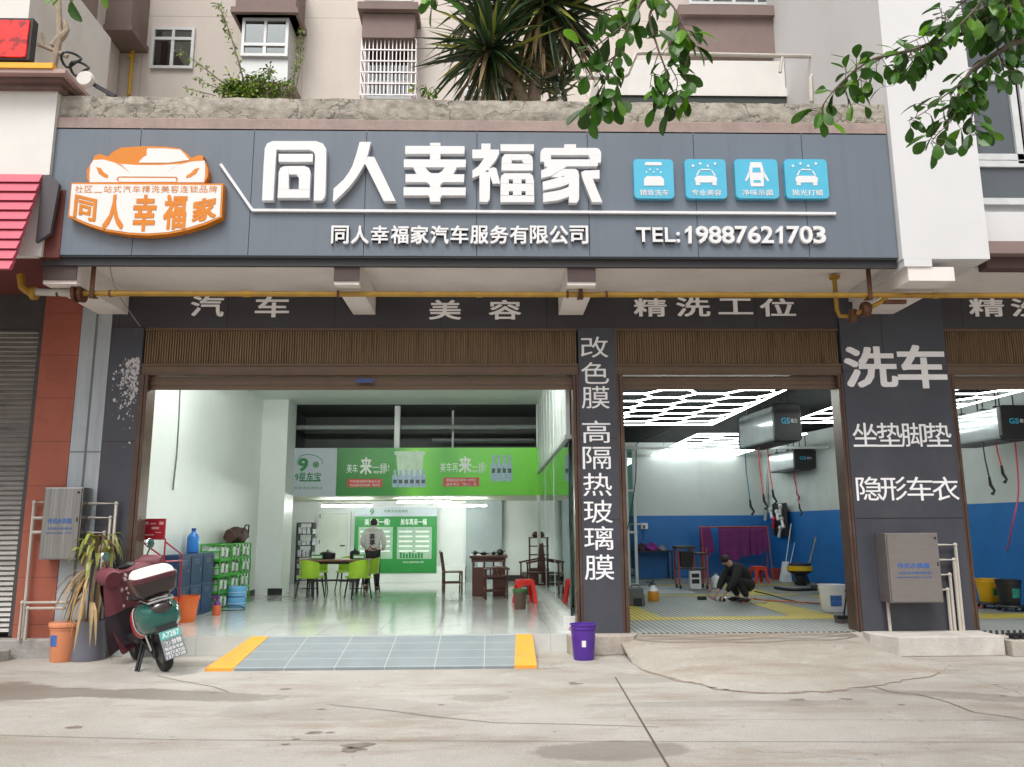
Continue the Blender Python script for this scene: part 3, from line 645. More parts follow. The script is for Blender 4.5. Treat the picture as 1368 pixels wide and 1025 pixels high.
def line_text(body, a, b_, c, d, depth, bold, name='lettering', mb=None, m=None, par=None):
    p, q = at(a,d,YS-depth), at(c,b_,YS-depth); w = mb or MB(); w.text(body, p.x,q.x,p.z,q.z,YS-.001,depth,bold)
    if mb is None: w.build(name, m or letter_w, par or S)
w = MB(); ch = '同人幸福家汽车服务有限公司'
for i, c in enumerate(ch):
    x = 442+26.6*i; line_text(c, x, 301.5, x+24.3, 325.5, .045, .022, mb=w)
w.build('company_name', letter_w, S)
w = MB(); line_text('TEL:', 850, 304, 908, 323.5, .05, .03, mb=w); 
for i, c in enumerate('19887621703'):
    x = 913+17.4*i
    if c != '1': line_text(c, x, 302, x+15.4, 325, .05, .03, mb=w); continue
    q = [at(px_,pz_,YS-.05) for px_,pz_ in ((x+7,325),(x+11.2,325),(x+11.2,302),(x+7.6,302),(x+6,304.5),(x+2.5,307),(x+2.5,311),(x+7,308.8))]; w.prism([(v.x,v.z) for v in q], YS-.0495, YS-.001)
w.build('phone_number', letter_w, S)
w = MB()
def bar2(mb, p, q, th, dep):
    P, Q = at(*p, YS-dep), at(*q, YS-dep); d = (Q-P).normalized(); nn = Vector((-d.z,0,d.x))*th/2
    mb.prism([((P-nn).x,(P-nn).z),((Q-nn).x,(Q-nn).z),((Q+nn).x,(Q+nn).z),((P+nn).x,(P+nn).z)], YS-dep, YS-.001)
bar2(w, (294.5,219), (337,280.5), .035, .045); bar2(w, (336,280.5), (1117,285), .033, .046)
w.build('dividing_line', letter_w, S)
# car badge
org = mat('badge_orange', (.66,.205,.006), .4, var=.03); bw = mat('badge_white', (.74,.74,.73), .4, var=.02)
def bp(mb, pts, y0, y1): zpoly(mb, pts, 80, 180, 5.472, y0, y1)
w = MB(); bp(w, [(245,180),(250,155),(290,140),(350,160),(400,118),(450,95),(600,84),(780,88),(880,102),(930,140),(960,170),(1010,150),(1050,155),(1045,182),(1060,190),(1085,260),(1080,310),(1055,355),(218,355),(198,320),(195,260),(215,230)], YS-.10, YS-.001)
bp(w, [(85,350),(1195,358),(1183,605),(1060,660),(930,700),(790,727),(640,738),(500,730),(330,705),(190,660),(58,600)], YS-.112, YS-.001)
badge = w.build('badge', org, S)
w = MB()
bp(w, [(218,348),(217,300),(222,225),(245,185),(320,182),(400,205),(450,232),(520,288),(450,220),(420,212),(560,222),(740,222),(880,214),(830,240),(765,290),(860,222),(960,198),(1058,190),(1062,230),(1062,300),(1053,348),(860,348),(862,318),(850,308),(430,306),(412,325),(428,348)], YS-.104, YS-.099)
bp(w, [(432,345),(428,316),(845,318),(852,345)], YS-.1045, YS-.099)
bp(w, [(640,100),(760,100),(880,110),(915,145),(945,185),(800,205),(580,205),(575,200),(610,165),(635,150),(635,120)], YS-.105, YS-.099)
bp(w, [(88,362),(1180,370),(1168,598),(1050,645),(920,685),(790,712),(640,722),(500,715),(340,690),(200,645),(70,590)], YS-.116, YS-.111)
w.build('badge_face', bw, badge)
w = MB()
bp(w, [(265,237),(300,245),(320,275),(352,295),(350,317),(320,310),(285,285)], YS-.107, YS-.103); bp(w, [(1020,243),(985,250),(960,278),(925,300),(922,318),(950,312),(995,285)], YS-.107, YS-.103)
for i, c in enumerate('社区一站式汽车精洗美容连锁品牌'):
    x = 110+69.9*i; p, q = at(80+x/5.472, 180+424/5.472, YS-.116), at(80+(x+62)/5.472, 180+374/5.472, YS-.116); w.text(c, p.x,q.x,p.z,q.z,YS-.115,.004)
for c, (x0,y0,x1,y1) in zip('同人幸福家', ((95,437,278,604),(305,440,482,695),(523,440,715,708),(748,440,935,695),(962,480,1148,648))):
    p, q = at(80+x0/5.472, 180+y1/5.472, YS-.116), at(80+x1/5.472, 180+y0/5.472, YS-.116); w.text(c, p.x,q.x,p.z,q.z,YS-.115,.006,.034,{'同':.25,'家':-.22}.get(c,0))
w.build('lettering', org, badge)
# four pale blue icon tiles
sky_b = mat('tile_blue', (.085,.46,.66), .35, var=.03)
def car_front(mb, cx, cz, s, y):
    P = lambda pts: mb.prism([(cx+x*s, cz+z*s) for x, z in pts], y-.004, y+.001)
    P([(-.5,0),(.5,0),(.55,.22),(.42,.34),(-.42,.34),(-.55,.22)]); P([(-.40,.36),(-.26,.62),(-.33,.62),(-.48,.36)]); P([(.40,.36),(.26,.62),(.33,.62),(.48,.36)]); P([(-.26,.63),(.26,.63),(.22,.69),(-.22,.69)])
    P([(-.5,-.14),(-.3,-.14),(-.3,-.01),(-.5,-.01)]); P([(.3,-.14),(.5,-.14),(.5,-.01),(.3,-.01)])
for i, (x0, x1, txt) in enumerate(((847,899,'精致洗车'),(916,969,'专业美容'),(983,1038,'净味杀菌'),(1050,1104,'抛光打蜡'))):
    p, q = at(x0+.8, 265, YS-.07), at(x1, 213, YS-.07); cx = (p.x+q.x)/2; hw = (q.x-p.x)/2; r = .05
    rc = [(a_+r*cos(t), b_+r*sin(t)) for a_, b_, t0 in ((q.x-r,q.z-r,0),(p.x+r,q.z-r,pi/2),(p.x+r,p.z+r,pi),(q.x-r,p.z+r,1.5*pi)) for t in (t0,t0+pi/6,t0+pi/3,t0+pi/2)]
    w = MB(); w.prism(rc, YS-.07, YS-.001); tile = w.build('icon_tile', sky_b, S)
    w = MB(); y = YS-.071; H = q.z-p.z
    w.text(txt, cx-hw*.72, cx+hw*.72, p.z+H*.07, p.z+H*.22, y+.0005, .004, .008)
    if i == 0:
        w.prism([(cx-hw*.45,p.z+H*.84),(cx+hw*.45,p.z+H*.84),(cx+hw*.38,p.z+H*.92),(cx-hw*.38,p.z+H*.92)], y-.004, y+.001)
        for k in range(5): a_ = cx+(-.3+.15*k)*hw*1.2; z_ = p.z+H*(.66+.07*(k%2)); w.prism([(a_-.012,z_),(a_,z_-.014),(a_+.012,z_),(a_,z_+.02)], y-.004, y+.001)
        w.prism([(cx-hw*.5,p.z+H*.32),(cx+hw*.5,p.z+H*.32),(cx+hw*.5,p.z+H*.48),(cx+hw*.36,p.z+H*.56),(cx-hw*.36,p.z+H*.56),(cx-hw*.5,p.z+H*.48)], y-.004, y+.001)
    elif i == 2:
        w.prism([(cx-hw*.3,p.z+H*.3),(cx+hw*.3,p.z+H*.3),(cx+hw*.33,p.z+H*.75),(cx+hw*.25,p.z+H*.92),(cx-hw*.25,p.z+H*.92),(cx-hw*.33,p.z+H*.75)], y-.004, y+.001)
        for sg in (-1,1): w.prism([(cx+sg*hw*.34,p.z+H*.7),(cx+sg*hw*.56,p.z+H*.45),(cx+sg*hw*.5,p.z+H*.42),(cx+sg*hw*.34,p.z+H*.55)], y-.004, y+.001)
    else:
        car_front(w, cx, p.z+H*.4, H*.5, y)
        for k in range(4): a_ = cx+(-.6+.36*k)*hw; z_ = p.z+H*(.82+.06*(k%2)); w.prism([(a_-.02,z_),(a_,z_-.02),(a_+.02,z_),(a_,z_+.025)], y-.004, y+.001)
    w.build('icon', letter_w, tile)
    if i == 2:
        w = MB(); w.prism([(cx-hw*.2,p.z+H*.66),(cx+hw*.2,p.z+H*.66),(cx+hw*.17,p.z+H*.78),(cx-hw*.17,p.z+H*.78)], y-.007, y-.0045); w.build('icon_window', sky_b, tile); w = MB(); w.prism([(cx-hw*.18,p.z+H*.40),(cx+hw*.18,p.z+H*.40),(cx+hw*.15,p.z+H*.46),(cx-hw*.15,p.z+H*.46)], y-.007, y-.0045); w.build('icon_window', sky_b, tile)

# ================================================================ APARTMENT BLOCK ABOVE
A = thing('apartment_building', 'cream apartment block with barred windows and brown window boxes above the canopy', 'building', (0,3,5.3))
YA = 3.0
w = MB(); w.box(-8.2,9.5,YA,YA+.4,5.3,18); w.box(-8.2,9.5,YA+.4,13,17.5,18); w.box(-8.2,-7.8,YA+.4,13,5.3,18); w.box(9.1,9.5,YA+.4,13,5.3,18); w.box(-8.2,9.5,12.6,13,5.3,18); w.build('wall', cream, A)
alu = mat('window_alu', (.62,.64,.64), .35, .2, var=.04)
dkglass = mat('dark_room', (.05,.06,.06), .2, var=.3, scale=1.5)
curt = mat('curtain', (.16,.24,.22), .8, var=.25, scale=4, stretch=(14,1,.3))
curt2 = mat('curtain_pale', (.42,.42,.46), .8, var=.25, scale=4, stretch=(10,1,.3))
def window(x0,x1,z0,z1,y,cols=2,bar=.72,curtain=None,fm=None,trans=()):
    """frame with panes, a dark room box and a curtain behind; y is the outer face"""
    fm = fm or alu; t = .055
    w = MB(); w.box(x0,x1,y-.04,y+.03,z0,z0+t); w.box(x0,x1,y-.04,y+.03,z1-t,z1); w.box(x0,x0+t,y-.04,y+.03,z0+t,z1-t); w.box(x1-t,x1,y-.04,y+.03,z0+t,z1-t)
    zc = z0+(z1-z0)*bar
    w.box(x0+t,x1-t,y-.045,y+.02,zc-.03,zc+.03)
    for k in range(1,cols):
        xx = x0+(x1-x0)*k/cols; w.box(xx-.03,xx+.03,y-.038,y+.02,z0+t,zc-.03); w.box(xx-.025,xx+.025,y-.036,y+.02,zc+.03,z1-t)
    f_ = w.build('window', fm, A)
    w = MB(); w.box(x0+t*.5,x1-t*.5,y-.012,y-.008,z0+t*.5,z1-t*.5); w.build('pane', pane_m, f_)
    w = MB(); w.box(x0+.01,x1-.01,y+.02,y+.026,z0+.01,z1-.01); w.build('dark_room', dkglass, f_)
    if curtain:
        w = MB(); nn = 14; xa, xb = x0+t, x0+(x1-x0)*.42
        pts = [(xa+(xb-xa)*i/nn, y+.004+.008*(i%2)) for i in range(nn+1)]
        w.add([(px,py,z) for px,py in pts for z in (z0+t, z1-t)], [(2*i,2*i+2,2*i+3,2*i+1) for i in range(nn)])
        xa, xb = x0+(x1-x0)*.8, x1-t
        pts = [(xa+(xb-xa)*i/nn, y+.004+.008*(i%2)) for i in range(nn+1)]
        w.add([(px,py,z) for px,py in pts for z in (z0+t, z1-t)], [(2*i,2*i+2,2*i+3,2*i+1) for i in range(nn)])
        w.build('curtain', curtain, f_)
    return f_
def rect(a, b_, c, d, Y):
    p, q = at(a,d,Y), at(c,b_,Y); return p.x,q.x,p.z,q.z
x0,x1,z0,z1 = rect(201,39,262,93,YA); window(x0,x1,z0,z1,YA-.02,2,.72,curt)
# projecting window with brown hood and box under it
YB = YA-.55
x0,x1,z0,z1 = rect(322,26,387,76,YB); f2 = window(x0,x1,z0,z1,YB,2,.3,curt2)
w = MB(); w.box(x0,x1,YB+.03,YA,z0-.55,z0); w.box(x0,x0+.06,YB+.03,YA,z0,z1); w.box(x1-.06,x1,YB+.03,YA,z0,z1); w.build('window_bay', alu, A)
w = MB(); w.box(x0-.12,x1+.14,YB-.12,YA,z1+.01,z1+1.0); w.box(x0-.18,x1+.2,YB-.2,YA,z1+.01,z1+.12)
w.build('window_hood', taupe, A); w = MB(); w.box(x0-.16,x1+.16,YB-.1,YA,z0-.75,z0-.56); w.build('window_sill', taupe, A)
w = MB(); w.box(x0-.05,x1+.05,YB+.02,YA,6.6,z0-.76); w.build('window_apron', mat('apron_brown', (.25,.20,.16), .85, var=.2, dirt=((.10,.14,.06), .6, 2)), A)
# barred window with brown box above
x0,x1,z0,z1 = rect(488,62,551,134,YA); f3 = window(x0,x1,z0,z1,YA-.02,2,.3,curt2)
gx0,gx1,gz0,gz1 = rect(481,53,556,127,YA-.42)
cage = mat('cage_steel', (.66,.62,.62), .4, .4, var=.05)
w = MB(); Yc = YA-.42
for i in range(15): xx = gx0+(gx1-gx0)*i/14; w.box(xx-.009,xx+.009,Yc-.009,Yc+.009,gz0,gz1)
for i in range(6): zz = gz0+(gz1-gz0)*i/5; w.box(gx0,gx1,Yc-.022,Yc-.010,zz-.012,zz+.012)
for k in range(6):
    for xx in (gx0,gx1): zz = gz0+(gz1-gz0)*k/5; w.box(xx-.010,xx+.010,Yc,YA-.03,zz-.01,zz+.01)
for yy in (Yc+.1,Yc+.2,Yc+.3):
    for xx in (gx0,gx1): w.box(xx-.008,xx+.008,yy-.008,yy+.008,gz0,gz1)
w.build('window_cage', cage, f3)
p, q = at(482,50,YA-.5), at(556,5,YA-.5)
w = MB(); w.box(p.x+.02,q.x-.02,YA-.5,YA,p.z,q.z-.22); w.box(p.x-.06,q.x+.05,YA-.62,YA,q.z-.2,q.z-.05); w.build('window_box', taupe, A)
x0,x1,z0,z1 = rect(487,-70,552,3,YA); window(x0,x1,z0,z1,YA-.02,2,.4,curt2)
x0,x1,z0,z1 = rect(620,92,660,130,YA); f4 = window(x0,x1,z0,z1,YA-.02,2,.4,curt2)
w = MB()
for i in range(10): xx = x0-.1+(x1-x0+.2)*i/9; w.box(xx-.008,xx+.008,Yc-.008,Yc+.008,z0-.1,z1+.1)
for i in range(4): zz = z0-.1+(z1-z0+.2)*i/3; w.box(x0-.1,x1+.1,Yc-.02,Yc-.009,zz-.01,zz+.01)
w.build('window_cage', cage, f4)
x0,x1,z0,z1 = rect(736,55,752,130,YA); window(x0,x1,z0,z1,YA-.02,1,.75)
# balcony box on the right with a pipe handrail
p, q = at(915,72,YA-.9), at(1048,25,YA-.9)
w = MB(); w.box(p.x,q.x,YA-.9,YA,p.z,q.z); w.box(p.x-.1,q.x+.12,YA-1.0,YA,q.z+.001,q.z+.2); w.build('balcony_box', taupe, A)
x0,x1,z0,z1 = rect(920,-60,1035,7,YA-.6); window(x0,x1,z0,z1,YA-.6,4,.7)
p, q = at(800,127,YA-1.3), at(1058,82,YA-1.3)
w = MB(); w.box(p.x,q.x-.15,YA-1.3,YA,p.z,q.z); w.box(p.x,q.x+.1,YA-1.31,YA,p.z,p.z+.16); w.build('ledge', white, A)
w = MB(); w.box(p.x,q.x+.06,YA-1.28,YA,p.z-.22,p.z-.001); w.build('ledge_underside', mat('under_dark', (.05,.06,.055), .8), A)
w = MB(); Yp = YA-2.4
w.tube([at(655,104,Yp),at(830,104,Yp),at(838,100,Yp),at(850,72,Yp),at(860,71,Yp),at(1095,76,Yp),at(1100,79,Yp),at(1083,104,Yp),at(1084,136,Yp)], .035); w.tube([at(1045,76,Yp),at(1042,97,Yp)],.028); w.build('handrail', mat('rail_white', (.52,.49,.44), .5, var=.12), A, smooth=True)
# yellow gas riser on the wall
w = MB(); w.tube([at(184,-60,YA-.08),at(178,60,YA-.08),at(172,127,YA-.08)], .035)
for yy in (10,75): w.ball(at(181-(yy*.08),yy,YA-.09), .055)
w.build('gas_riser', mat('pipe_yellow', (.62,.36,.03), .45, var=.15), A, smooth=True)
# left wing: a wall facing right with projecting bays, receding to the main wall
w = MB(); w.box(-9.8,-7.45,-1.0,YA-.002,5.3,18); w.build('wing_wall', cream, A)
x0,x1,z0,z1 = rect(128,38,151,96,YA-.03)
w = MB(); w.box(x0,x1,YA-.02,YA-.005,z0,z1); fq = w.build('dark_window', dkglass, A)
w = MB(); w.box(x0-.05,x1+.05,YA-.06,YA-.021,z1,z1+.06); w.box(x0-.05,x0,YA-.06,YA-.021,z0,z1); w.box(x1,x1+.05,YA-.06,YA-.021,z0,z1); w.box(x0,x1,YA-.05,YA-.021,z0+(z1-z0)*.65,z0+(z1-z0)*.65+.05); w.build('window_frame', mat('frame_grey', (.3,.3,.29), .5), fq)
p, q = at(131,34,YA-.7), at(181,-40,YA-.7); w = MB(); w.box(p.x,q.x,YA-.7,YA,p.z,q.z); w.box(p.x-.05,q.x+.05,YA-.75,YA,p.z-.12,p.z-.001); w.build('bay_box', taupe, A)
w = MB(); w.box(-7.449,-6.93,-.9,1.5,9.86,12); w.build('bay_box', taupe, A)
w = MB(); w.box(-7.449,-7.12,-.7,1.4,8.3,9.859); fq = w.build('bay_window', mat('pale_window', (.36,.385,.38), .15), A)
boxes('window_frame', [(-7.119,-7.09,y_,y_+.07,8.3,9.85) for y_ in (-.7,.0,.7,1.33)]+[(-7.12,-7.05,1.4005,1.47,8.3,9.85)], alu, fq)
w = MB(); w.box(-7.449,-6.93,1.75,YA-.01,8.6,9.45); w.build('bay_box', taupe, A)
w = MB(); w.box(-7.449,-7.2,1.9,YA-.05,9.46,11.5); w.build('bay_pier', cream, A)
# ================================================================ WHITE BUILDING ON THE RIGHT
Wb = thing('white_building', 'white rendered building with white-framed windows beside the phone number end of the sign', 'building', (7.5,-1.0,5))
rw = mat('white_render', (.66,.665,.675), .7, var=.04, scale=.8, dirt=((.60,.59,.57), .35, .5, (1,1,.3)))
yw = YS-.08
xr = at(1250,200,yw).x
zl = at(1225,356,yw).z; zl2 = at(1285,346,yw).z; xl = at(1206,350,yw).x; xm = at(1245,350,yw).x; xe = at(1320,346,yw).x
w = MB()
ex = at(1306,200,yw).x
w.prism([(5.285,zl2+.001),(ex,zl2+.001),(ex,17),(5.285,17)], yw, 3.0)
w.prism([(5.30,zl),(xm,zl),(xm,zl2),(5.30,zl2)], yw, -.005)
w.prism([(xm+.001,zl2-.0),(xe,zl2-.0),(xe,zl2+.35),(ex+.001,zl2+.35),(ex+.001,zl2+.002),(xm+.001,zl2+.002)], yw+.003, -.005)
w.build('wall', rw, Wb)
w = MB(); w.box(ex+.002,11,yw+.5,3.0,zl2+.36,17); z1 = at(1340,285,yw+.45).z; w.box(ex+.002,11,yw+.4,yw+.499,zl2+.3,z1); w.build('recessed_wall', rw, Wb)
def wwin(a_,b_,c_,d_):
    p, q = at(a_,d_,yw+.44), at(c_,b_,yw+.44); y = yw+.44
    w = MB(); w.box(p.x,q.x,y,y+.05,p.z,q.z); f_ = w.build('window', mat('right_glass', (.10,.115,.13), .12, var=.12, scale=.8), Wb)
    t = .09; w = MB(); w.box(p.x-t,q.x+t,y-.04,y-.001,q.z,q.z+t); w.box(p.x-t,q.x+t,y-.04,y-.001,p.z-t,p.z); w.box(p.x-t,p.x,y-.04,y-.001,p.z,q.z); w.box(q.x,q.x+t,y-.04,y-.001,p.z,q.z); w.build('window_frame', mat('frame_white', (.6,.62,.63), .4), f_)
wwin(1302,110,1358,207); wwin(1308,225,1420,266); wwin(1366,108,1430,212); wwin(1290,-20,1430,92)
p, q = at(1320,333,yw-.1), at(1420,317,yw-.1); w = MB(); w.box(p.x,11,yw+.05,.0,p.z,q.z); w.build('ledge', taupe, Wb)
w = MB(); w.box(6.2,11,yw+.4,0,5.07,5.25); w.box(6.2,11,-.004,.34,5.08,6.5); w.build('soffit', bm_m, Wb)
p = at(1340,358,yw+.2); w = MB(); w.box(at(1318,350,yw+.2).x,11,yw+.2,yw+.39,p.z,p.z+.28); w.build('soffit_edge', mat('edge_brown', (.10,.06,.06), .7), Wb)
w = MB(); w.box(5.35,5.95,yw+.02,-.004,4.77,zl-.001); w.build('beam', bm_m, Wb)

# ================================================================ NEIGHBOUR SHOP ON THE LEFT
Nb = thing('neighbour_shop', 'white neighbouring shop with a closed grey rolling shutter and a brick-red pillar', 'building', (-7,-.5,0))
xn = at(74,200,YS-.05).x; yn = YS-.06
zt = at(40,122,yn).z; zb2 = at(30,232,yn).z
w = MB(); w.box(-14,xn-.04,yn,0,zb2-1.1,zt); w.box(-14,at(38,20,yn+.4).x,yn+.4,1.0,zt+.3,zt+2.5); w.build('wall', white, Nb)
zc = at(40,78,yn-.25).z
w = MB()
cs = (at(40,92,yn-.26).z-zt)/3
for k, pr in enumerate((.08,.16,.26)):
    if k == 2: w.build('cornice', mat('cornice_brown', (.15,.095,.085), .6, var=.12, dirt=((.3,.2,.18), .4, 2)), Nb); w = MB()
    w.box(-14,xn-.03+pr*.8,yn-pr,0,zt+cs*k+.001,zt+cs*(k+1))
w.build('cornice_top', mat('cornice_pale', (.42,.30,.27), .6, var=.12, dirt=((.3,.2,.18), .4, 2)), Nb)
if 0: w.build('cornice', mat('cornice_brown', (.16,.10,.09), .6, var=.12, dirt=((.3,.2,.18), .4, 2)), Nb)
w = MB(); w.box(-14,xn+.02,yn-.28,yn-.1,zt+cs*3+.002,zt+cs*3+.075); w.build('cornice_light', mat('cornice_yellow', (.85,.42,.02), .5), Nb)
gpx = at(60,800,0).x
brk = mat('brick_red', (.36,.105,.065), .7, var=.14, scale=2, dirt=((.20,.05,.035), .5, 1.2, (1,1,.4)))
add_grid(brk, (0,.62), .008, (.16,.05,.04), 'XZ', (0,0,.2))
pbx0, pbx1 = at(48,700,0).x, at(98,700,0).x
w = MB(); w.box(-6.46,-5.93,-.02,.4,0,5.2); w.build('pillar', brk, Nb)
greyp = mat('pale_blue_panel', (.44,.49,.53), .5, var=.08, scale=2, dirt=((.20,.22,.23), .5, 1.2, (3,1,.3)))
w = MB(); w.box(-5.925,-5.495,-.012,.4,0,5.07); gp = w.build('panel_column', greyp, Nb)
w = MB(); w.box(-5.72,-5.69,-.018,-.012,0.27,5.06); w.box(-5.92,-5.5,-.016,-.0125,2.75,2.765); w.build('panel_joint', mat('joint_grey', (.16,.17,.18), .7), gp)
rs = mat('shutter_steel', (.34,.33,.315), .4, .5, var=.2, scale=3, stretch=(.4,1,8), dirt=((.09,.08,.075), .7, 2.2, (.6,1,5)))
w = MB(); nz = 62; dz = (4.55-.30)/nz
for i in range(nz):
    z = .30+i*dz; w.add([(-12,.10,z),(-12,.075,z+dz*.3),(-12,.10,z+dz*.92),(-12,.12,z+dz),(-6.47,.10,z),(-6.47,.075,z+dz*.3),(-6.47,.10,z+dz*.92),(-6.47,.12,z+dz)], [(k,k+4,k+5,k+1) for k in range(3)])
w.build('rolling_shutter', rs, Nb)
w = MB(); w.box(-12,-6.47,.05,.5,4.55,5.2); w.box(-6.52,-6.462,-.01,.4,.27,4.55); w.box(-12,-6.47,.3,.5,.2,4.6); w.build('shutter_housing', mat('housing_dark', (.06,.055,.055), .6, var=.2), Nb)
w = MB(); w.box(-14,-5.6,yn+.1,0,5.05,5.24); w.box(xn-.1,xn+.16,yn+.05,-.0,zb2-1.1,zb2-.2); w.build('soffit', mat('soffit_red', (.13,.03,.025), .7), Nb)
# stoop below the shutter
w = MB(); ys_ = -.62
w.prismz([(-14,.05),(-14,-.24),(-5.62,-.16),(-5.52,-.03),(-5.5,.05)], -.05, ZF); w.prismz([(-14,-.62),(-6.75,-.60),(-6.4,-.48),(-6.32,-.3),(-6.33,-.231),(-14,-.2415)], -.05, .14)
w.build('stoop', mat('stoop_concrete', (.36,.345,.33), .85, var=.18, scale=2, bump=.5, bscale=22, dirt=((.16,.14,.125), .7, 1.4)), Nb, bevel=.02)
# pink awning
Aw = thing('awning', 'pink ribbed metal awning projecting from the white neighbouring shop', 'awning', (-7.5,yn,5.4))
za0, za1 = at(30,360,yn-.5).z, at(30,232,yn-.05).z; xa = at(34,300,yn-.3).x
pk = mat('awning_pink', (.52,.085,.135), .5, var=.06, scale=3)
w = MB(); nk = 10
for i in range(nk):
    t0, t1 = i/nk, (i+1)/nk; z0, z1 = za0+(za1-za0)*t0, za0+(za1-za0)*t1-.012; y0, y1 = yn-.5+.45*t0, yn-.5+.45*t1
    w.hexa([(-14,y0-.03,z0),(xa-.05*0,y0-.03,z0),(xa,y0+.03,z0),(-14,y0+.03,z0)], [(-14,y1-.005,z1),(xa,y1-.005,z1),(xa,y1+.04,z1),(-14,y1+.04,z1)])
w.build('slats', pk, Aw)
w = MB(); w.box(-14,xa+.12,yn-.42,yn-.001,za0+.5,za1-.05) if False else w.prism([(xa+.004,za1-.02),(xa+.10,za1-.02),(xa+.22,za1-.14),(xa+.17,za0+.62),(xa+.004,za0+.50)],yn-.06,yn-.001); w.build('end_bracket', mat('bracket_grey', (.085,.075,.085), .6), Aw)
# red LED screen
p, q = at(-40,75,yn-.2), at(40,27,yn-.2)
Ld = thing('led_screen', 'glowing red LED board on the cornice of the neighbour shop', 'screen', ((p.x+q.x)/2,yn-.2,p.z))
w = MB(); w.box(p.x,q.x+.03,yn-.18,yn-.06,p.z-.03,q.z+.04); w.build('case', iron, Ld)
lm = bpy.data.materials.new('led_red'); lm.use_nodes = True; N, L, b = nodes(lm); tc = N.new('ShaderNodeTexCoord')
vo = N.new('ShaderNodeTexNoise'); vo.inputs['Scale'].default_value = 7; vo.inputs['Detail'].default_value = 2; L.new(tc.outputs['Object'], vo.inputs['Vector'])
mr = N.new('ShaderNodeMapRange'); mr.inputs['From Min'].default_value = .38; mr.inputs['From Max'].default_value = .52; mr.inputs['To Min'].default_value = .12; mr.inputs['To Max'].default_value = .85; L.new(vo.outputs[0], mr.inputs['Value'])
b.inputs['Base Color'].default_value = (.2,.01,.01,1); b.inputs['Emission Color'].default_value = (1,.015,.01,1); L.new(mr.outputs[0], b.inputs['Emission Strength'])
w = MB(); w.box(p.x+.02,q.x-.01,yn-.2,yn-.181,p.z,q.z); w.build('lit_panel', lm, Ld)
# dead branch, cable coil and spotlight on the neighbour roof edge
br = MB(); Yb = -1.0
br.tube([at(70,95,Yb),at(80,50,Yb),at(77,-20,Yb)], [.05,.045,.04]); br.tube([at(72,62,Yb),at(84,48,Yb),at(90,40,Yb),at(86,28,Yb)], [.05,.05,.035,.03]); br.tube([at(82,48,Yb),at(70,62,Yb)],.05)
br.tube([at(64,66,Yb),at(60,58,Yb),at(56,45,Yb)], .022); br.tube([at(52,60,Yb),at(68,66,Yb),at(90,76,Yb)], .03)
o = br.build('bare_branch', mat('bark_pale', (.36,.29,.22), .9, var=.25, scale=8, bump=.5), smooth=True); tag(o, 'bare pale forked branch lying on the roof edge beside the red LED board', 'branch')
cb = MB()
for c_, r_ in (((95,80),.13),((106,92),.12)):
    P = at(*c_,-1.1); cb.tube([P+Vector((r_*cos(t),.05*sin(2*t),r_*.8*sin(t))) for t in [k*pi/8 for k in range(17)]], .018, 6)
tag(cb.build('cable_coil', black, smooth=True), 'black coiled cable hanging at the roof corner left of the canopy', 'cable')
P = at(112,104,-1.2); fl_ = thing('floodlight', 'small white-rimmed floodlight on the corner of the canopy roof', 'floodlight', P)
w = MB(); w.lathe([(.10,0),(.12,.03),(.12,.08),(.07,.13)], P, 16, axis='Y'); w.xf(Matrix.Identity(4)); w.build('housing', white, fl_, smooth=True)
w = MB(); w.bar(P+Vector((.1,.1,-.05)),P+Vector((.4,.1,-.22)),.05); w.bar(P+Vector((-.1,.1,-.1)),P+Vector((.05,.15,-.35)),.06); w.build('bracket', iron, fl_)

# ================================================================ GAS PIPE UNDER THE CANOPY
py_ = mat('pipe_mustard', (.40,.225,.025), .5, var=.2, scale=3, dirt=((.16,.085,.02), .5, 2.5)); rust = mat('rusty_iron', (.12,.05,.025), .7, .3, var=.4, scale=8)
YG = -1.27; zg = 4.69; 
G = thing('gas_pipe', 'long yellow gas pipe with flanges and valves running under the canopy beams', 'pipe', (0,YG,zg))
xl_ = at(108,391,YG).x
w = MB(); w.tube([(xl_,YG,zg),(11,YG,zg)], .036, 10)
for x in (150,330,640,880,1250): P = at(x,392,YG); w.lathe([(.044,-.04),(.044,.04)], (P.x,YG,zg), 10, axis='X')
w.build('pipe', py_, G, smooth=True)
w = MB(); xw = at(48,387,YG).x; w.tube([(xw,YG,zg+.02),(xl_-.05,YG,zg)], .048, 10); w.build('pale_section', mat('pipe_pale', (.48,.47,.43), .5, var=.15), G, smooth=True)
w = MB(); w.lathe([(.12,-.06),(.12,-.02),(.07,-.01),(.07,.01),(.12,.02),(.12,.06)], (xl_-.02,YG,zg), 16, axis='X'); w.build('flange', rust, G, smooth=True)
w = MB(); P = at(36,384,YG); w.tube([(P.x-.1,YG,zg+.25),(P.x-.06,YG,zg+.08),(P.x+.05,YG,zg),(xw,YG,zg)], [.05,.05,.045,.042]); w.lathe([(.085,-.03),(.085,.03)], (xw-.02,YG,zg), 14, axis='X'); w.build('elbow', py_, G, smooth=True)
for x in (125,775,1160): w = MB(); P = at(x,392,YG); w.box(P.x-.028,P.x+.028,YG-.06,YG-.043,zg-.08,5.08); w.box(P.x-.04,P.x+.04,YG-.07,YG+.06,zg-.055,zg-.043); w.build('hanger', rust, G)
for x in (78,148,452,758,810): w = MB(); P = at(x,392,YG); w.lathe([(.047,-.015),(.047,.015)], (P.x,YG,zg), 10, axis='X'); w.build('clamp', rust, G)
w = MB(); a_ = at(1109,380,YG+.5).x; yb_ = YG+.35
w.tube([(a_,yb_,5.07),(a_,yb_,zg-.1),(a_+.03,yb_,zg-.19),(a_+.14,yb_-.02,zg-.2),(a_+.3,yb_-.2,zg-.16),(a_+.5,YG+.06,zg-.06),(a_+.55,YG,zg)], .032, 8); w.lathe([(.07,-.02),(.07,.02)], (a_,yb_,5.05), 12)
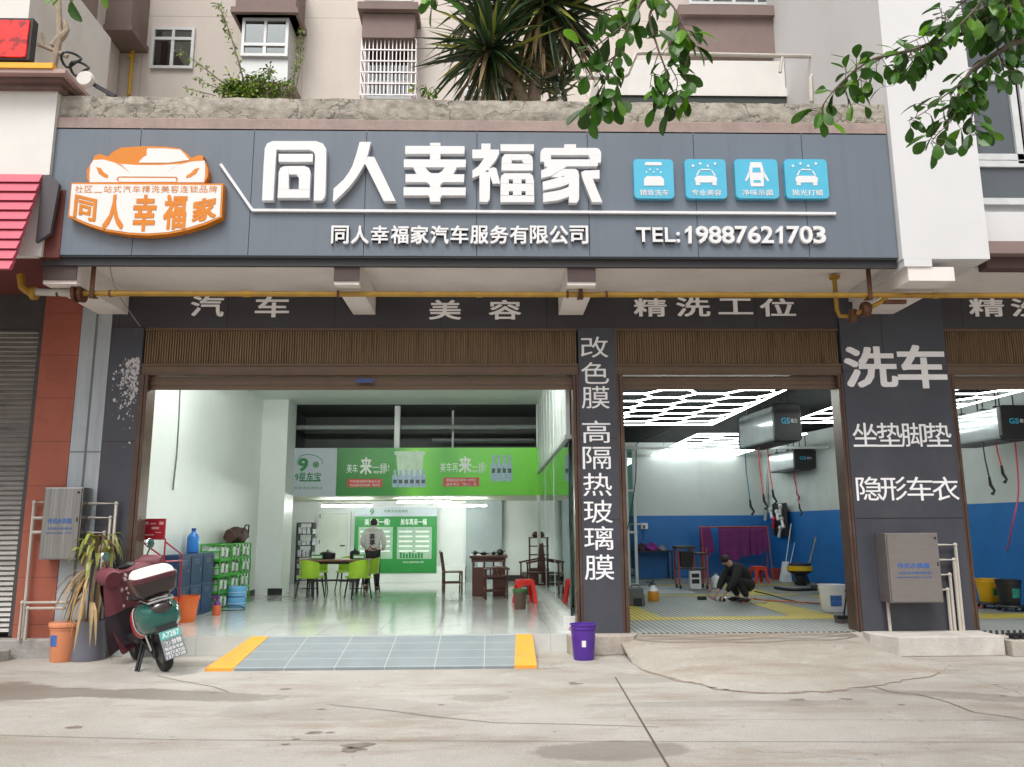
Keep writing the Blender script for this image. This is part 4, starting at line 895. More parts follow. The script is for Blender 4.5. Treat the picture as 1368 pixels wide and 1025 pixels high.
w.build('branch_pipe', py_, G, smooth=True)
w = MB(); w.lathe([(.09,-.05),(.11,0),(.09,.05)], (a_+.3,yb_-.2,zg-.15), 12, axis='X'); w.lathe([(.06,-.1),(.06,.06)], (a_+.18,yb_-.08,zg-.19), 10); w.box(a_+.5,a_+.8,YG+.02,YG+.08,zg-.1,zg-.05); w.build('valve', rust, G, smooth=True)

# ================================================================ WATER METER BOXES
blue_ink = mat('ink_blue', (.04,.13,.40), .5)
def meter_box(label, x0, x1, z0, z1, y0, y1, m, side, loc):
    T = thing('meter_box', label, 'meter box', loc, 0)
    w = MB(); w.box(x0,x1,y0+.02,y1,z0,z1); w.build('body', m, T, bevel=.006)
    w = MB(); w.box(x0+.015,x1-.015,y0,y0+.018,z0+.015,z1-.015); d = w.build('door', m, T, bevel=.004)
    w = MB(); w.lathe([(.016,-.012),(.016,.002)], (x1-.05,y0-.001,z1-.07), 10, axis='Y'); w.box(x1-.05,x1-.035,y0-.006,y0,z0+(z1-z0)*.52,z0+(z1-z0)*.58); w.build('lock', black, d)
    w = Rows(); W_ = x1-x0; H_ = z1-z0
    w.text('传讯水表箱', x0+W_*.17,x1-W_*.22,z0+H_*.49,z0+H_*.57,y0-.0005,.003,.02); w.text('卫生用水请勿乱动', x0+W_*.17,x1-W_*.2,z0+H_*.41,z0+H_*.445,y0-.0005,.003,.01); w.text('保护供水设施人人有责', x0+W_*.15,x1-W_*.2,z0+H_*.355,z0+H_*.375,y0-.0005,.003)
    w.build('lettering', blue_ink, d); return T
Y0 = -.30
x0,x1,z0,z1 = rect(50,651,111,748,Y0)
Lx0,Lx1,Lz0,Lz1 = x0,x1,z0,z1
ml = meter_box('brushed steel water meter box on the brick-red pillar above the flower pots', x0,x1,z0,z1,Y0,-.025,steel,-1,((x0+x1)/2,Y0,z0))
def pipes(T, runs, r=.022, m=pvc):
    for pts in runs:
        w = MB(); w.tube(pts, r, 8)
        for P in pts[1:-1]: w.ball(P, r*1.35, seg=8, rings=6)
        w.build('water_pipe', m, T, smooth=True)
yp = -.10
def X(px): return at(px,700,yp).x
def Z(py, px=100): return at(px,py,yp).z
xb = X(44)
pipes(ml, [[(x0+.02,yp,Z(671)),(X(43),yp,Z(671)),(X(43)+.02,yp,ZF)], [(x0+.02,yp,Z(692)),(X(43),yp,Z(692))], [(x0+.02,yp,Z(711)),(X(42.5),yp,Z(711))],
           [(x1-.02,yp,Z(673)),(X(153),yp,Z(673)),(X(153),yp,ZF)], [(x1-.02,yp+.02,Z(692)),(X(146),yp+.02,Z(692)),(X(146),yp+.02,ZF)], [(x1-.02,yp+.03,Z(712)),(X(139),yp+.03,Z(712)),(X(139),yp+.03,ZF)],
           [(X(46),yp-.1,ZF+.0),(X(46),yp-.1,Z(804)),(X(105),yp-.1,Z(804))],[(X(57),yp-.16,ZF),(X(57),yp-.16,Z(811)),(X(105),yp-.16,Z(811))]])
Y0 = -.36
x0,x1,z0,z1 = rect(1191,712,1253,806,Y0)
mr_ = meter_box('taupe steel water meter box on the wide pillar below the car wash lettering', x0,x1,z0,z1,Y0,-.035,steel_d,1,((x0+x1)/2,Y0,z0))
def X(px, py=760): return at(px,py,yp).x
def Z(py, px=1270): return at(px,py,yp).z
pipes(mr_, [[(x0+.02,yp,Z(729)),(X(1178,729),yp,Z(729)),(X(1178,729)+.02,yp,ZF)]] + [[(x0+.02,yp,Z(q)),(X(1179,q)+.01,yp,Z(q))] for q in (750,770,790)] +
      [[(x1-.02,yp,Z(q)),(X(p_,q),yp,Z(q)),(X(p_,q),yp,ZF)] for q, p_ in ((728,1276),(748,1274))] + [[(x1-.02,yp+.025,Z(q)),(X(p_,q),yp+.025,Z(q)),(X(p_,q),yp+.025,ZF)] for q, p_ in ((768,1270),(788,1267))])

# ================================================================ VEGETATION
def leafmat(name, col, var=.35, tr=.25):
    M = bpy.data.materials.new(name); M.use_nodes = True; N, L, b = nodes(M)
    oi = N.new('ShaderNodeNewGeometry'); mr = N.new('ShaderNodeMapRange'); mr.inputs['To Min'].default_value = 1-var; mr.inputs['To Max'].default_value = 1+var; L.new(oi.outputs['Random Per Island'], mr.inputs['Value'])
    mx = N.new('ShaderNodeMix'); mx.data_type = 'RGBA'; mx.blend_type = 'MULTIPLY'; mx.inputs['Factor'].default_value = 1; mx.inputs['A'].default_value = (*col,1); L.new(mr.outputs[0], mx.inputs['B'])
    L.new(mx.outputs['Result'], b.inputs['Base Color']); b.inputs['Roughness'].default_value = .38
    t = N.new('ShaderNodeBsdfTranslucent'); L.new(mx.outputs['Result'], t.inputs[0]); ms = N.new('ShaderNodeMixShader'); ms.inputs[0].default_value = tr
    L.new(b.outputs[0], ms.inputs[1]); L.new(t.outputs[0], ms.inputs[2]); L.new(ms.outputs[0], N['Material Output'].inputs[0]); return M
fic = [leafmat('ficus_leaf', (.040,.125,.010), .55, .35), leafmat('ficus_leaf_bright', (.13,.30,.02), .35, .45)]
bark = mat('bark', (.16,.125,.095), .9, var=.3, scale=10, bump=.5)
def leaf(mb, P, d, up, L_, W_, fold=.18, droop=.15):
    d = d.normalized(); s = d.cross(up)
    if s.length < 1e-3: s = d.cross(Vector((1,0,0)))
    s.normalize(); n = s.cross(d).normalized()
    pr = [(0,.05),(.22,.55),(.5,.95),(.76,.92),(.92,.55),(1.0,.06)]; vs = []
    for t, wd in pr:
        c = P + d*(L_*t) - n*(droop*L_*t*t); h = W_/2*wd
        vs += [c - s*h + n*(fold*h), c, c + s*h + n*(fold*h)]
    mb.add(vs, [(3*i+k,3*i+k+1,3*i+k+4,3*i+k+3) for i in range(5) for k in range(2)])
rt_ = random.Random(11)
tree = thing('ficus_tree', 'leafy street tree whose dark green branches hang into the top of the view', 'tree', (4.6,-7.6,0))
def cubic(pts, n):
    pts = [Vector(p) for p in pts]; out = []
    for i in range(len(pts)-1):
        p0 = pts[max(i-1,0)]; p1 = pts[i]; p2 = pts[i+1]; p3 = pts[min(i+2,len(pts)-1)]
        for k in range(n):
            t = k/n; out.append(.5*((2*p1)+(p2-p0)*t+(2*p0-5*p1+4*p2-p3)*t*t+(3*p1-p0-3*p2+p3)*t**3))
    out.append(pts[-1]); return out
w = MB(); w.tube(cubic([(4.6,-7.6,-.1),(4.55,-7.6,1.6),(4.5,-7.55,3.4),(4.3,-7.5,5.4)],5), [.24-.006*i for i in range(16)], 12); w.build('trunk', bark, tree, smooth=True)
TW = MB(); LF = MB()
def twig(pts, r0, r1, leafs, L_=.095, spread=.07, n=6, bright=.12):
    c = cubic(pts, n); m_ = len(c)
    if L_ >= .09: leafs = int(leafs*.66); L_ *= .92
    TW.tube(c, [r0+(r1-r0)*i/(m_-1) for i in range(m_)], 6)
    for _ in range(leafs):
        t = rt_.random()**.75; i = min(m_-2, int(t*(m_-1))); P = c[i].lerp(c[i+1], rt_.random())
        d = (c[i+1]-c[i]).normalized(); o = Vector((rt_.gauss(0,1),rt_.gauss(0,1),rt_.gauss(0,1)-.55)); o = (o - d*o.dot(d)*.5).normalized()
        q = P + o*rt_.uniform(.01,spread); LF.cur = 1 if rt_.random() < bright else 0
        TW.tube([P,q], .0018, 4, False)
        leaf(LF, q, (o+d*rt_.uniform(0,.9)+Vector((0,0,-.35))), Vector((rt_.gauss(0,.5),rt_.gauss(0,.5)-.4,1)), L_*rt_.uniform(.7,1.25), L_*.62*rt_.uniform(.8,1.15), rt_.uniform(.05,.4), rt_.uniform(0,.35))
YT = -7.8
def tp(x, y, dy=0): return at(x, y, YT+dy)
# limbs from the trunk over the top of the frame
limb1 = [(4.4,-7.5,4.7),(3.4,-7.7,4.9),(2.6,-7.75,4.85)]; limb2 = [(4.35,-7.5,5.2),(3.0,-7.6,5.9),(1.8,-7.7,5.7),(.9,-7.8,5.25)]
TW.tube(cubic(limb1,6), [.09-.004*i for i in range(13)], 8); TW.tube(cubic(limb2,6), [.08-.003*i for i in range(19)], 8)
# right hand cluster: two long drooping branches and side twigs
b1 = [Vector(limb1[-1]), tp(1340,40), tp(1290,100), tp(1240,92) , tp(1180,105), tp(1130,135), tp(1095,165)]
twig([Vector(limb1[-1]), tp(1372,30), tp(1345,62), tp(1300,92), tp(1284,120), tp(1265,155)], .022, .004, 60)
twig([tp(1350,20,.1), tp(1310,38,.1), tp(1262,52,.05), tp(1215,68), tp(1165,80), tp(1130,105), tp(1105,132), tp(1090,158)], .014, .002, 85)
twig([tp(1305,40,.1), tp(1270,30), tp(1235,48), tp(1205,62)], .006,.002, 34)
twig([tp(1250,56), tp(1222,75), tp(1190,82)], .005,.002, 22); twig([tp(1180,76), tp(1150,100), tp(1142,140)], .004,.0015, 18); twig([tp(1220,66), tp(1208,85), tp(1200,100)], .004,.0015, 12)
twig([tp(1290,108), tp(1262,128), tp(1235,150), tp(1212,162)], .005,.0015, 30); twig([tp(1280,125), tp(1275,155), tp(1252,180), tp(1243,192)], .005,.0015, 26); twig([tp(1290,110),tp(1300,140),tp(1298,165),tp(1305,182)], .005,.0015, 30)
twig([tp(1345,60), tp(1320,85), tp(1305,112), tp(1318,118)], .006,.0015, 26); twig([tp(1330,55),tp(1340,85),tp(1355,95),tp(1362,82)], .005,.0015, 24)
for k in range(9):
    a_ = tp(1330+8*k, -40+rt_.uniform(-10,10), rt_.uniform(-.3,.3)); twig([a_, tp(1300+9*k+rt_.uniform(-20,20), 10+rt_.uniform(-12,12), rt_.uniform(-.2,.2)), tp(1280+11*k+rt_.uniform(-25,15), 40+rt_.uniform(-20,22), rt_.uniform(-.2,.2))], .007,.002, 30, .1)
# middle cluster hanging from the second limb
Lm = Vector(limb2[-1])
twig([Lm, tp(870,-30), tp(855,5), tp(838,40), tp(822,75), tp(806,112), tp(786,150)], .014,.002, 34, .115)
twig([tp(846,25), tp(818,45), tp(798,60), tp(775,70)], .005,.0015, 22, .115); twig([tp(822,75), tp(800,90), tp(783,98)], .004,.0015, 14, .115); twig([tp(815,92), tp(826,115), tp(818,140)], .004,.0015, 14, .115); twig([tp(806,112),tp(795,130),tp(790,148)], .003,.0015,9,.115)
twig([Lm+Vector((.2,0,0)), tp(890,-20), tp(868,20), tp(878,62), tp(890,100), tp(886,140)], .01,.002, 20, .115)
twig([tp(880,-10), tp(900,10), tp(912,35), tp(905,60)], .006,.002, 24, .115,bright=.3); twig([tp(912,35), tp(922,60), tp(915,95), tp(922,130)], .005,.0015, 22, .115,bright=.4); twig([tp(880,70), tp(872,95), tp(868,118)], .004,.0015, 10, .115); twig([tp(905,60),tp(895,85),tp(905,110),tp(898,140)], .004,.0015, 14, .115)
twig([tp(870,-20), tp(840,0), tp(815,8), tp(800,20)], .006,.002, 24, .115,bright=.4)
# small sprays on the top edge
limb3 = [(.9,-7.8,5.25),(-.6,-7.8,5.0),(-1.9,-7.8,4.75)]; TW.tube(cubic(limb3,6), [.045-.002*i for i in range(13)], 8)
twig([tp(560,-70), tp(578,-20), tp(585,8)], .006,.002, 16, .10, bright=.3); twig([tp(120,-75), tp(112,-38), tp(118,-8)], .006,.002, 14, .11, bright=.9); twig([tp(100,-60),tp(98,-30),tp(92,-8)],.005,.002,8,.11,bright=.9)
TW.tube([Vector(limb3[-1]), tp(340,-90), tp(120,-60)], [.03,.015,.007], 6); TW.tube([Vector(limb3[1]),tp(560,-70)],[.02,.006],6)
# the rest of the crown above the frame
for k in range(46):
    a_ = 2*pi*rt_.random(); r_ = rt_.uniform(.4,2.4); z_ = rt_.uniform(5.2,7.4); c_ = Vector((3.6+r_*cos(a_)*1.1, -7.6+r_*sin(a_), z_))
    twig([Vector((4.2,-7.5,5.3)).lerp(c_,.35), Vector((4.2,-7.5,5.3)).lerp(c_,.75)+Vector((0,0,.2)), c_], .014,.003, 34, .12, .16, 4)
TW.build('branches', bark, tree, smooth=True); LF.build('foliage', fic, tree)

# bougainvillea-like shrub growing over the parapet
sh = thing('climbing_shrub', 'bright green small-leaved shrub sprawling over the concrete parapet below the brown-hooded window', 'shrub', at(330,126,YS+.25))
TW = MB(); LF = MB(); YT = YS+.25
def stem(px, r0, leafs, L_=.06, sp=.06, fuzz=.0): twig([tp(x,y,rt_.uniform(-.05,.1)) for x,y in px], r0, .003, leafs, L_, sp, 6, .45)
stem([(330,126),(322,95),(312,60),(302,30),(291,4)], .014, 120, .05, .05); stem([(328,128),(300,112),(278,95),(255,78),(236,67)], .012, 80, .05,.05)
stem([(330,128),(345,105),(362,90)], .01, 60,.055,.07); stem([(390,130),(393,100),(397,70),(404,38)], .009, 90,.045,.04); stem([(392,130),(400,95),(402,60)], .006, 35,.045,.04)
stem([(300,128),(290,118),(275,112),(262,102)], .007, 40,.045,.05); stem([(288,128),(265,122),(246,118)], .006, 24,.045,.05)
for k in range(26): a_ = rt_.uniform(300,372); stem([(a_*.4+330*.6,128),(a_,118+rt_.uniform(-6,8)),(a_+rt_.uniform(-12,12),rt_.uniform(92,122))], .006, 46,.055,.08)
for k in range(6): a_ = rt_.uniform(365,392); stem([(a_,130),(a_+3,118),(a_+rt_.uniform(-6,6),108)], .004, 20,.045,.06)
shm = [leafmat('shrub_leaf', (.10,.20,.028), .4, .3), leafmat('shrub_leaf_light', (.30,.42,.06), .3, .35)]
TW.build('stems', bark, sh, smooth=True); LF.build('foliage', shm, sh)
sp_ = thing('small_plant', 'small light green seedling growing on the parapet left of the yucca', 'plant', at(568,130,YS+.2))
TW = MB(); LF = MB(); YT = YS+.2
for px in (((566,131),(560,122),(556,117)),((568,131),(570,120),(568,113)),((570,131),(578,124),(584,122)),((566,131),(575,118),(581,116))): stem(px, .005, 12, .09, .04)
TW.build('stems', bark, sp_, smooth=True); LF.build('foliage', shm, sp_)

# yucca with two heads on the canopy roof
YY = -.6
yk = thing('yucca', 'tall yucca with spiky dark green rosettes and dry hanging leaves on the canopy roof', 'plant', at(700,135,YY))
ym = [leafmat('yucca_leaf', (.028,.060,.020), .45, .15), leafmat('yucca_leaf_yellow', (.24,.26,.045), .35, .25), leafmat('yucca_leaf_dry', (.30,.22,.12), .35, .2)]
w = MB()
def yp_(x, y, dy=0): return at(x,y,YY+dy)
w.tube(cubic([yp_(712,150),yp_(716,110),yp_(722,70),yp_(722,30),yp_(718,-10)],5), [.10]*15+[.085]*6, 10); w.tube(cubic([yp_(705,150),yp_(692,115),yp_(672,90),yp_(662,60)],5), [.09]*10+[.07]*6, 10); w.tube(cubic([yp_(716,120),yp_(735,100),yp_(756,90)],4), [.05]*9, 8)
w.build('trunk', mat('yucca_bark', (.27,.21,.15), .95, var=.3, scale=12, bump=.7), yk, smooth=True)
w = MB()
def blade(P, d, L_, W_, bend, mi):
    w.cur = mi; d = d.normalized(); s = d.cross(Vector((0,0,1)))
    if s.length < .05: s = Vector((1,0,0))
    s.normalize(); s = (s + Vector((rt_.gauss(0,.3),rt_.gauss(0,.3),rt_.gauss(0,.3)))).normalized(); vs = []
    for t, wd in ((0,.6),(.3,1),(.65,.8),(1,.03)):
        c = P + d*L_*t + Vector((0,0,-1))*bend*L_*t*t; n_ = d.cross(s).normalized(); h = W_/2*wd; vs += [c-s*h, c+n_*h*.3, c+s*h]
    w.add(vs, [(3*i+k,3*i+k+1,3*i+k+4,3*i+k+3) for i in range(3) for k in range(2)])
def rosette(C, n, L_, lo=-1.0, yel=.16):
    for i in range(n):
        a_ = rt_.random()*2*pi; el = rt_.uniform(lo,1.0)
        d = Vector((cos(a_)*math.sqrt(max(0,1-el*el)), sin(a_)*math.sqrt(max(0,1-el*el)), el)); k = rt_.random()
        mi = 2 if el < -.75 and k < .5 else 1 if (k < yel) else 0
        blade(C+d*rt_.uniform(.02,.14)+Vector((0,0,rt_.uniform(-.25,.1))), d, L_*rt_.uniform(.75,1.1), .07, rt_.uniform(.05,.25), mi)
rosette(yp_(655,58,-.1), 190, 1.1); rosette(yp_(727,-10,-.1), 210, 1.15); rosette(yp_(758,15,.1), 60, .9); rosette(yp_(640,5,.3), 60, .9); rosette(yp_(690,105,.1), 30, .5); rosette(yp_(748,112,.1), 45, .4,-.3)
for i in range(70):
    a_ = rt_.random()*2*pi; blade(yp_(721,42)+Vector((cos(a_)*.1,sin(a_)*.1,rt_.uniform(-.2,.25))), Vector((cos(a_)*.4,sin(a_)*.4,-1)), rt_.uniform(.6,1.0), .06, .1, 2)
w.build('leaves', ym, yk)

# ================================================================ POTS, BUCKETS AND THE SCOOTER
def bucket(name, label, P, r0, r1, h, m, rim=.012, lid=None, handle=None, lab=None, group=None, seg=24, sy=1):
    T = thing(name, label, name.split('_')[-1], P, 0, group); P = Vector(P)
    prof = [(r0*.96,0),(r0,.012),(r1-(r1-r0)*.12,h*.86),(r1+rim*.6,h*.865),(r1+rim*.6,h*.90),(r1,h*.905),(r1,h*.97),(r1+rim,h*.975),(r1+rim,h),(r1-.008,h)]
    if lid is None: prof += [(r1-.012,h*.9),(r0*.93,.03),(.001,.028)]
    else: prof += [(.001,h)]
    w = MB(); w.lathe(prof, P, seg, 1, sy, cap=False); w.add([P+Vector((r0*.96*cos(2*pi*k/seg),r0*.96*sy*sin(2*pi*k/seg),0)) for k in range(seg)], [tuple(reversed(range(seg)))])
    body = w.build('body', m, T, smooth=True)
    if lid is not None:
        w = MB(); w.lathe([(r1+rim*1.5,h*.93),(r1+rim*1.7,h+.006),(r1+rim,h+.02),(r1*.7,h+.024),(.001,h+.024)], P, seg, 1, sy, cap=False); w.build('lid', lid, T, smooth=True)
    if handle:
        hm, ang, tilt = handle; w = MB(); rr_ = r1+rim+.01
        w.tube([P+Vector((rr_*cos(t)*cos(ang)-rr_*sin(t)*sin(tilt)*sin(ang)*.9, rr_*cos(t)*sin(ang)+rr_*sin(t)*sin(tilt)*cos(ang)*.9, h*.9-rr_*sin(t)*cos(tilt)*.9)) for t in [k*pi/12 for k in range(13)]], .006, 6); w.build('handle', hm, T, smooth=True)
    if lab:
        lm_, a0, a1, z0, z1 = lab; w = MB(); k = 6
        def rr(z): return r0+(r1-r0)*z/h*.98+.003
        vs = [P+Vector((rr(z)*cos(a0+(a1-a0)*i/k),rr(z)*sy*sin(a0+(a1-a0)*i/k),z)) for i in range(k+1) for z in (z0,z1)]
        w.add(vs, [(2*i,2*i+2,2*i+3,2*i+1) for i in range(k)]); w.build('label', lm_, T)
    return T
paper = mat('paper_label', (.75,.74,.76), .5, var=.1, scale=20); bluelab = mat('blue_label', (.05,.14,.42), .4, var=.5, scale=18)
pb = gd(780,881,0)
bucket('purple_bucket', 'purple plastic bucket with a red handle standing before the middle pillar', pb, .135, .165, .445, plastic('purple_plastic', (.085,.025,.30)), handle=(red_p, .2, 1.1), lab=(paper, -pi/2-.25, -pi/2+.1, .17,.25))
ob = Vector((-6.10,-.34,0))
ob = gd(87,871,0); ob.y = -.36; ob.x = at(87,850,-.36).x
bucket('paint_bucket', 'faded orange paint bucket with a lid and a blue label beside the grey flower pot', ob, .155, .185, .47, plastic('faded_orange', (.66,.25,.12)), lid=plastic('faded_orange', (1,1,1)), lab=(bluelab, -pi/2-.75, -pi/2-.1, .2,.34))
pt = Vector((at(119,850,-.27).x, -.27, 0))
dp = thing('potted_plant', 'half dried plant with yellow drooping leaves in a grey plastic pot', 'plant', pt)
w = MB(); w.lathe([(.215,0),(.22,.03),(.185,.45),(.19,.5),(.17,.5),(.165,.44)], pt, 24); w.build('pot', plastic('pot_grey', (.15,.155,.19)), dp, smooth=True)
w = MB(); w.lathe([(.165,.455),(.001,.46)], pt, 20, cap=False); w.build('soil', mat('soil', (.08,.06,.045), .95, var=.3, scale=20), dp)
dry = [leafmat('dry_leaf', (.42,.27,.11), .35, .3), leafmat('dry_leaf_green', (.34,.36,.075), .3, .3), leafmat('dry_leaf_tan', (.52,.38,.20), .3, .3)]
w = MB(); rr = random.Random(21)
for i in range(9): a_ = rr.random()*6.28; w.tube([pt+Vector((.08*cos(a_),.08*sin(a_),.45)), pt+Vector((.12*cos(a_),.1*sin(a_),.9)), pt+Vector((.14*cos(a_)+.05,.12*sin(a_),1.5+rr.uniform(-.15,.1)))], [.02,.016,.012], 6)
w.build('stems', mat('dry_stem', (.36,.27,.16), .9, var=.3, scale=8), dp, smooth=True)
w = MB()
def droopleaf(P, a_, L_, W_, lift, fall, mi):
    w.cur = mi; vs = []; h_ = Vector((cos(a_),sin(a_),0)); s = Vector((-sin(a_),cos(a_),0)); tw = rr.uniform(-.6,.6)
    for t, wd in ((0,.4),(.2,.9),(.45,1),(.7,.75),(.9,.4),(1,.03)):
        c = P + h_*L_*(t*.75-.25*t*t) + Vector((0,0,1))*L_*(lift*t - fall*t*t); q = (s*cos(tw*t)+Vector((0,0,1))*sin(tw*t)); vs += [c-q*W_/2*wd, c+Vector((0,0,-.15*W_*wd)), c+q*W_/2*wd]
    w.add(vs, [(3*i+k,3*i+k+1,3*i+k+4,3*i+k+3) for i in range(5) for k in range(2)])
for i in range(40):
    a_ = rr.uniform(0,6.28); droopleaf(pt+Vector((.13*cos(a_)+.0,.08*sin(a_)-.02,1.42+rr.uniform(-.14,.2))), a_, rr.uniform(.26,.46), rr.uniform(.045,.075), rr.uniform(.3,.9), rr.uniform(.7,1.3), 1 if rr.random() < .65 else 2)
for i in range(32):
    a_ = rr.uniform(2.6,5.0); droopleaf(pt+Vector((.05*cos(a_)-.03,.05*sin(a_)-.05,1.0+rr.uniform(-.2,.25))), a_, rr.uniform(.32,.62), rr.uniform(.02,.045), rr.uniform(-.6,-.1), rr.uniform(.6,1.0), 0 if rr.random() < .6 else 2)
for i in range(5): droopleaf(pt+Vector((-.05,-.08,.95+.06*i)), pi+rr.uniform(-.3,.5), rr.uniform(.7,.95), .045, .1, rr.uniform(.5,.8), 2)
for i in range(2): droopleaf(pt+Vector((.05,-.14,.75)), -pi/2+rr.uniform(-.2,.9), .6, .05, .1, 1.0, 2)
w.build('leaves', dry, dp)

# electric scooter, in its own space: x forward, y left, z up
Q = Vector((at(223,885,-1.22).x, -1.22, 0))
sc_ = thing('electric_scooter', 'teal electric scooter with a maroon star-print wind apron and a white topped rear box', 'scooter', (Q.x, Q.y, 0), math.atan2(.785,-.62))
K_ = 1.13; STEER = ('handlebar','dashboard','mirror_arm','mirror','grip','cuff','headlight'); TURN = ('wind_apron','apron_lining','apron_quilt','star_print')
def sb(mb, name, m, par=None, smooth=True, **k):
    if name in TURN: mb.xf(Matrix.Translation((1.0,0,0)) @ Matrix.Rotation(R(8),4,'Z') @ Matrix.Translation((-1.0,0,0)))
    if name in STEER: mb.xf(Matrix.Translation((1.02,0,0)) @ Matrix.Rotation(R(32),4,'Z') @ Matrix.Translation((-1.02,0,0)))
    mb.xf(Matrix.Rotation(R(-14),4,'X') @ Matrix.Diagonal((K_*.87,K_,K_,1))); return mb.build(name, m, par or sc_, smooth=smooth, world=False, **k)
teal = mat('scooter_teal', (.012,.105,.085), .22, var=.04, coat=.6); tyre = mat('tyre', (.022,.022,.022), .8, var=.2)
def wheel(x):
    w = MB(); w.lathe([(.15,-.035),(.19,-.05),(.225,-.045),(.24,-.02),(.245,0),(.24,.02),(.225,.045),(.19,.05),(.15,.035)], (x,0,.245), 28, axis='Y', cap=False); t = sb(w,'wheel',tyre)
    w = MB(); w.lathe([(.001,-.03),(.10,-.03),(.15,-.036),(.15,.036),(.10,.03),(.001,.03)], (x,0,.245), 24, axis='Y', cap=False); sb(w,'rim',mat('rim_grey', (.10,.10,.105), .4, .6),t); return t
wheel(0); wheel(1.2)
# rear body shell: cross-sections from tail to seat
w = MB(); secs = [(-.34,.60,.05,.06),(-.32,.61,.14,.12),(-.22,.61,.195,.165),(-.02,.60,.215,.19),(.20,.56,.205,.20),(.42,.50,.175,.20),(.55,.42,.12,.16)]
vs = []; sg_ = 16
for x,zc_,hw,hh in secs:
    for k in range(sg_):
        a_ = 2*pi*k/sg_; c_, s_ = cos(a_), sin(a_); vs.append((x, hw*math.copysign(abs(c_)**.7,c_), zc_+hh*math.copysign(abs(s_)**.75,s_)))
w.add(vs, [(i*sg_+k,(i+1)*sg_+k,(i+1)*sg_+(k+1)%sg_,i*sg_+(k+1)%sg_) for i in range(len(secs)-1) for k in range(sg_)]+[tuple(range(sg_)), tuple((len(secs)-1)*sg_+k for k in reversed(range(sg_)))])
shell = sb(w,'rear_body',teal)
w = MB(); w.xf(Matrix.Identity(4)); w.ball((-.27,0,.70), .09,.125,.075, 16, 10); sb(w,'tail_light',mat('lamp_smoke', (.035,.025,.025), .12, coat=.8), shell)
def on_shell(x, a_, k=1.015):
    for (xa,za,wa,ha),(xb_,zb_,wb,hb) in zip(secs, secs[1:]):
        if xa <= x <= xb_:
            t = (x-xa)/(xb_-xa); c_, s_ = cos(a_), sin(a_); return Vector((x, (wa+(wb-wa)*t)*k*math.copysign(abs(c_)**.7,c_), za+(zb_-za)*t+(ha+(hb-ha)*t)*k*math.copysign(abs(s_)**.75,s_)))
def patch(x0f, x1f, a0, a1, sgn, m_):
    w = MB(); n1, n2 = 5, 12
    for i in range(n2+1):
        a_ = a0+(a1-a0)*i/n2; f = i/n2
        for k in range(n1+1): q = on_shell(x0f(f)+(x1f(f)-x0f(f))*k/n1, a_); w.v.append(Vector((q.x,q.y*sgn,q.z)))
    for i in range(n2):
        for k in range(n1): A_ = i*(n1+1)+k; w.f.append((A_,A_+1,A_+n1+2,A_+n1+1)); w.mi.append(0)
    sb(w,'side_strip',m_,shell)
for sgn in (1,-1):
    patch(lambda f: .02+.16*f, lambda f: .22+.20*f, -1.1, .75, sgn, mat('strip_red', (.50,.012,.025), .3))
    patch(lambda f: -.05+.17*f, lambda f: .018+.16*f, -1.1, .75, sgn, letter_w)
w = MB(); w.lathe([(.001,-.03),(.10,-.03),(.13,.0),(.1,.05),(.001,.06)], (.35,0,.80), 20, 2.6, 1.2, cap=False); sb(w,'seat',black)
w = MB(); w.tube([(-.3,.12,.78),(-.1,.14,.80),(.1,.13,.78)],.013); w.tube([(-.3,-.12,.78),(-.1,-.14,.80),(.1,-.13,.78)],.013); w.tube([(-.3,.12,.78),(-.33,0,.79),(-.3,-.12,.78)],.013); w.box(-.26,.08,-.09,.09,.79,.815); sb(w,'rack',chrome)
# swing arm, motor side, stand, floor board
w = MB(); w.bar((0,.085,.245),(.42,.09,.33),.05,.06); w.bar((0,-.085,.245),(.42,-.09,.33),.05,.06); w.lathe([(.08,-.02),(.08,.02)],(0,.08,.245),16,axis='Y'); w.lathe([(.08,-.02),(.08,.02)],(0,-.08,.245),16,axis='Y'); sb(w,'swing_arm',iron)
w = MB(); w.bar((-.02,.10,.26),(.08,.13,.55),.035); w.bar((-.02,-.10,.26),(.08,-.13,.55),.035); sb(w,'shock_absorber',chrome)
w = MB(); w.box(.45,.95,-.15,.15,.30,.36); w.box(.4,.55,-.14,.14,.30,.45); sb(w,'floor_board',black,smooth=False,bevel=.02)
w = MB(); w.tube([(.30,.12,.30),(.22,.26,.03),(.12,.30,.02)],.016); w.tube([(.30,-.12,.30),(.24,-.18,.1)],.014); w.tube([(.28,.1,.28),(.16,.24,.05)],.012); sb(w,'stand',iron)
w = MB(); w.prism([(-.35,.53),(-.22,.50),(-.22,.44),(-.38,.46)], -.10,.10); w.bar((-.28,0,.5),(-.36,0,.40),.06,.03); w.prism([(-.2,.50),(-.28,.46),(-.34,.30),(-.32,.30),(-.24,.44),(-.16,.48)], -.07,.07); sb(w,'mudguard',black,smooth=False)
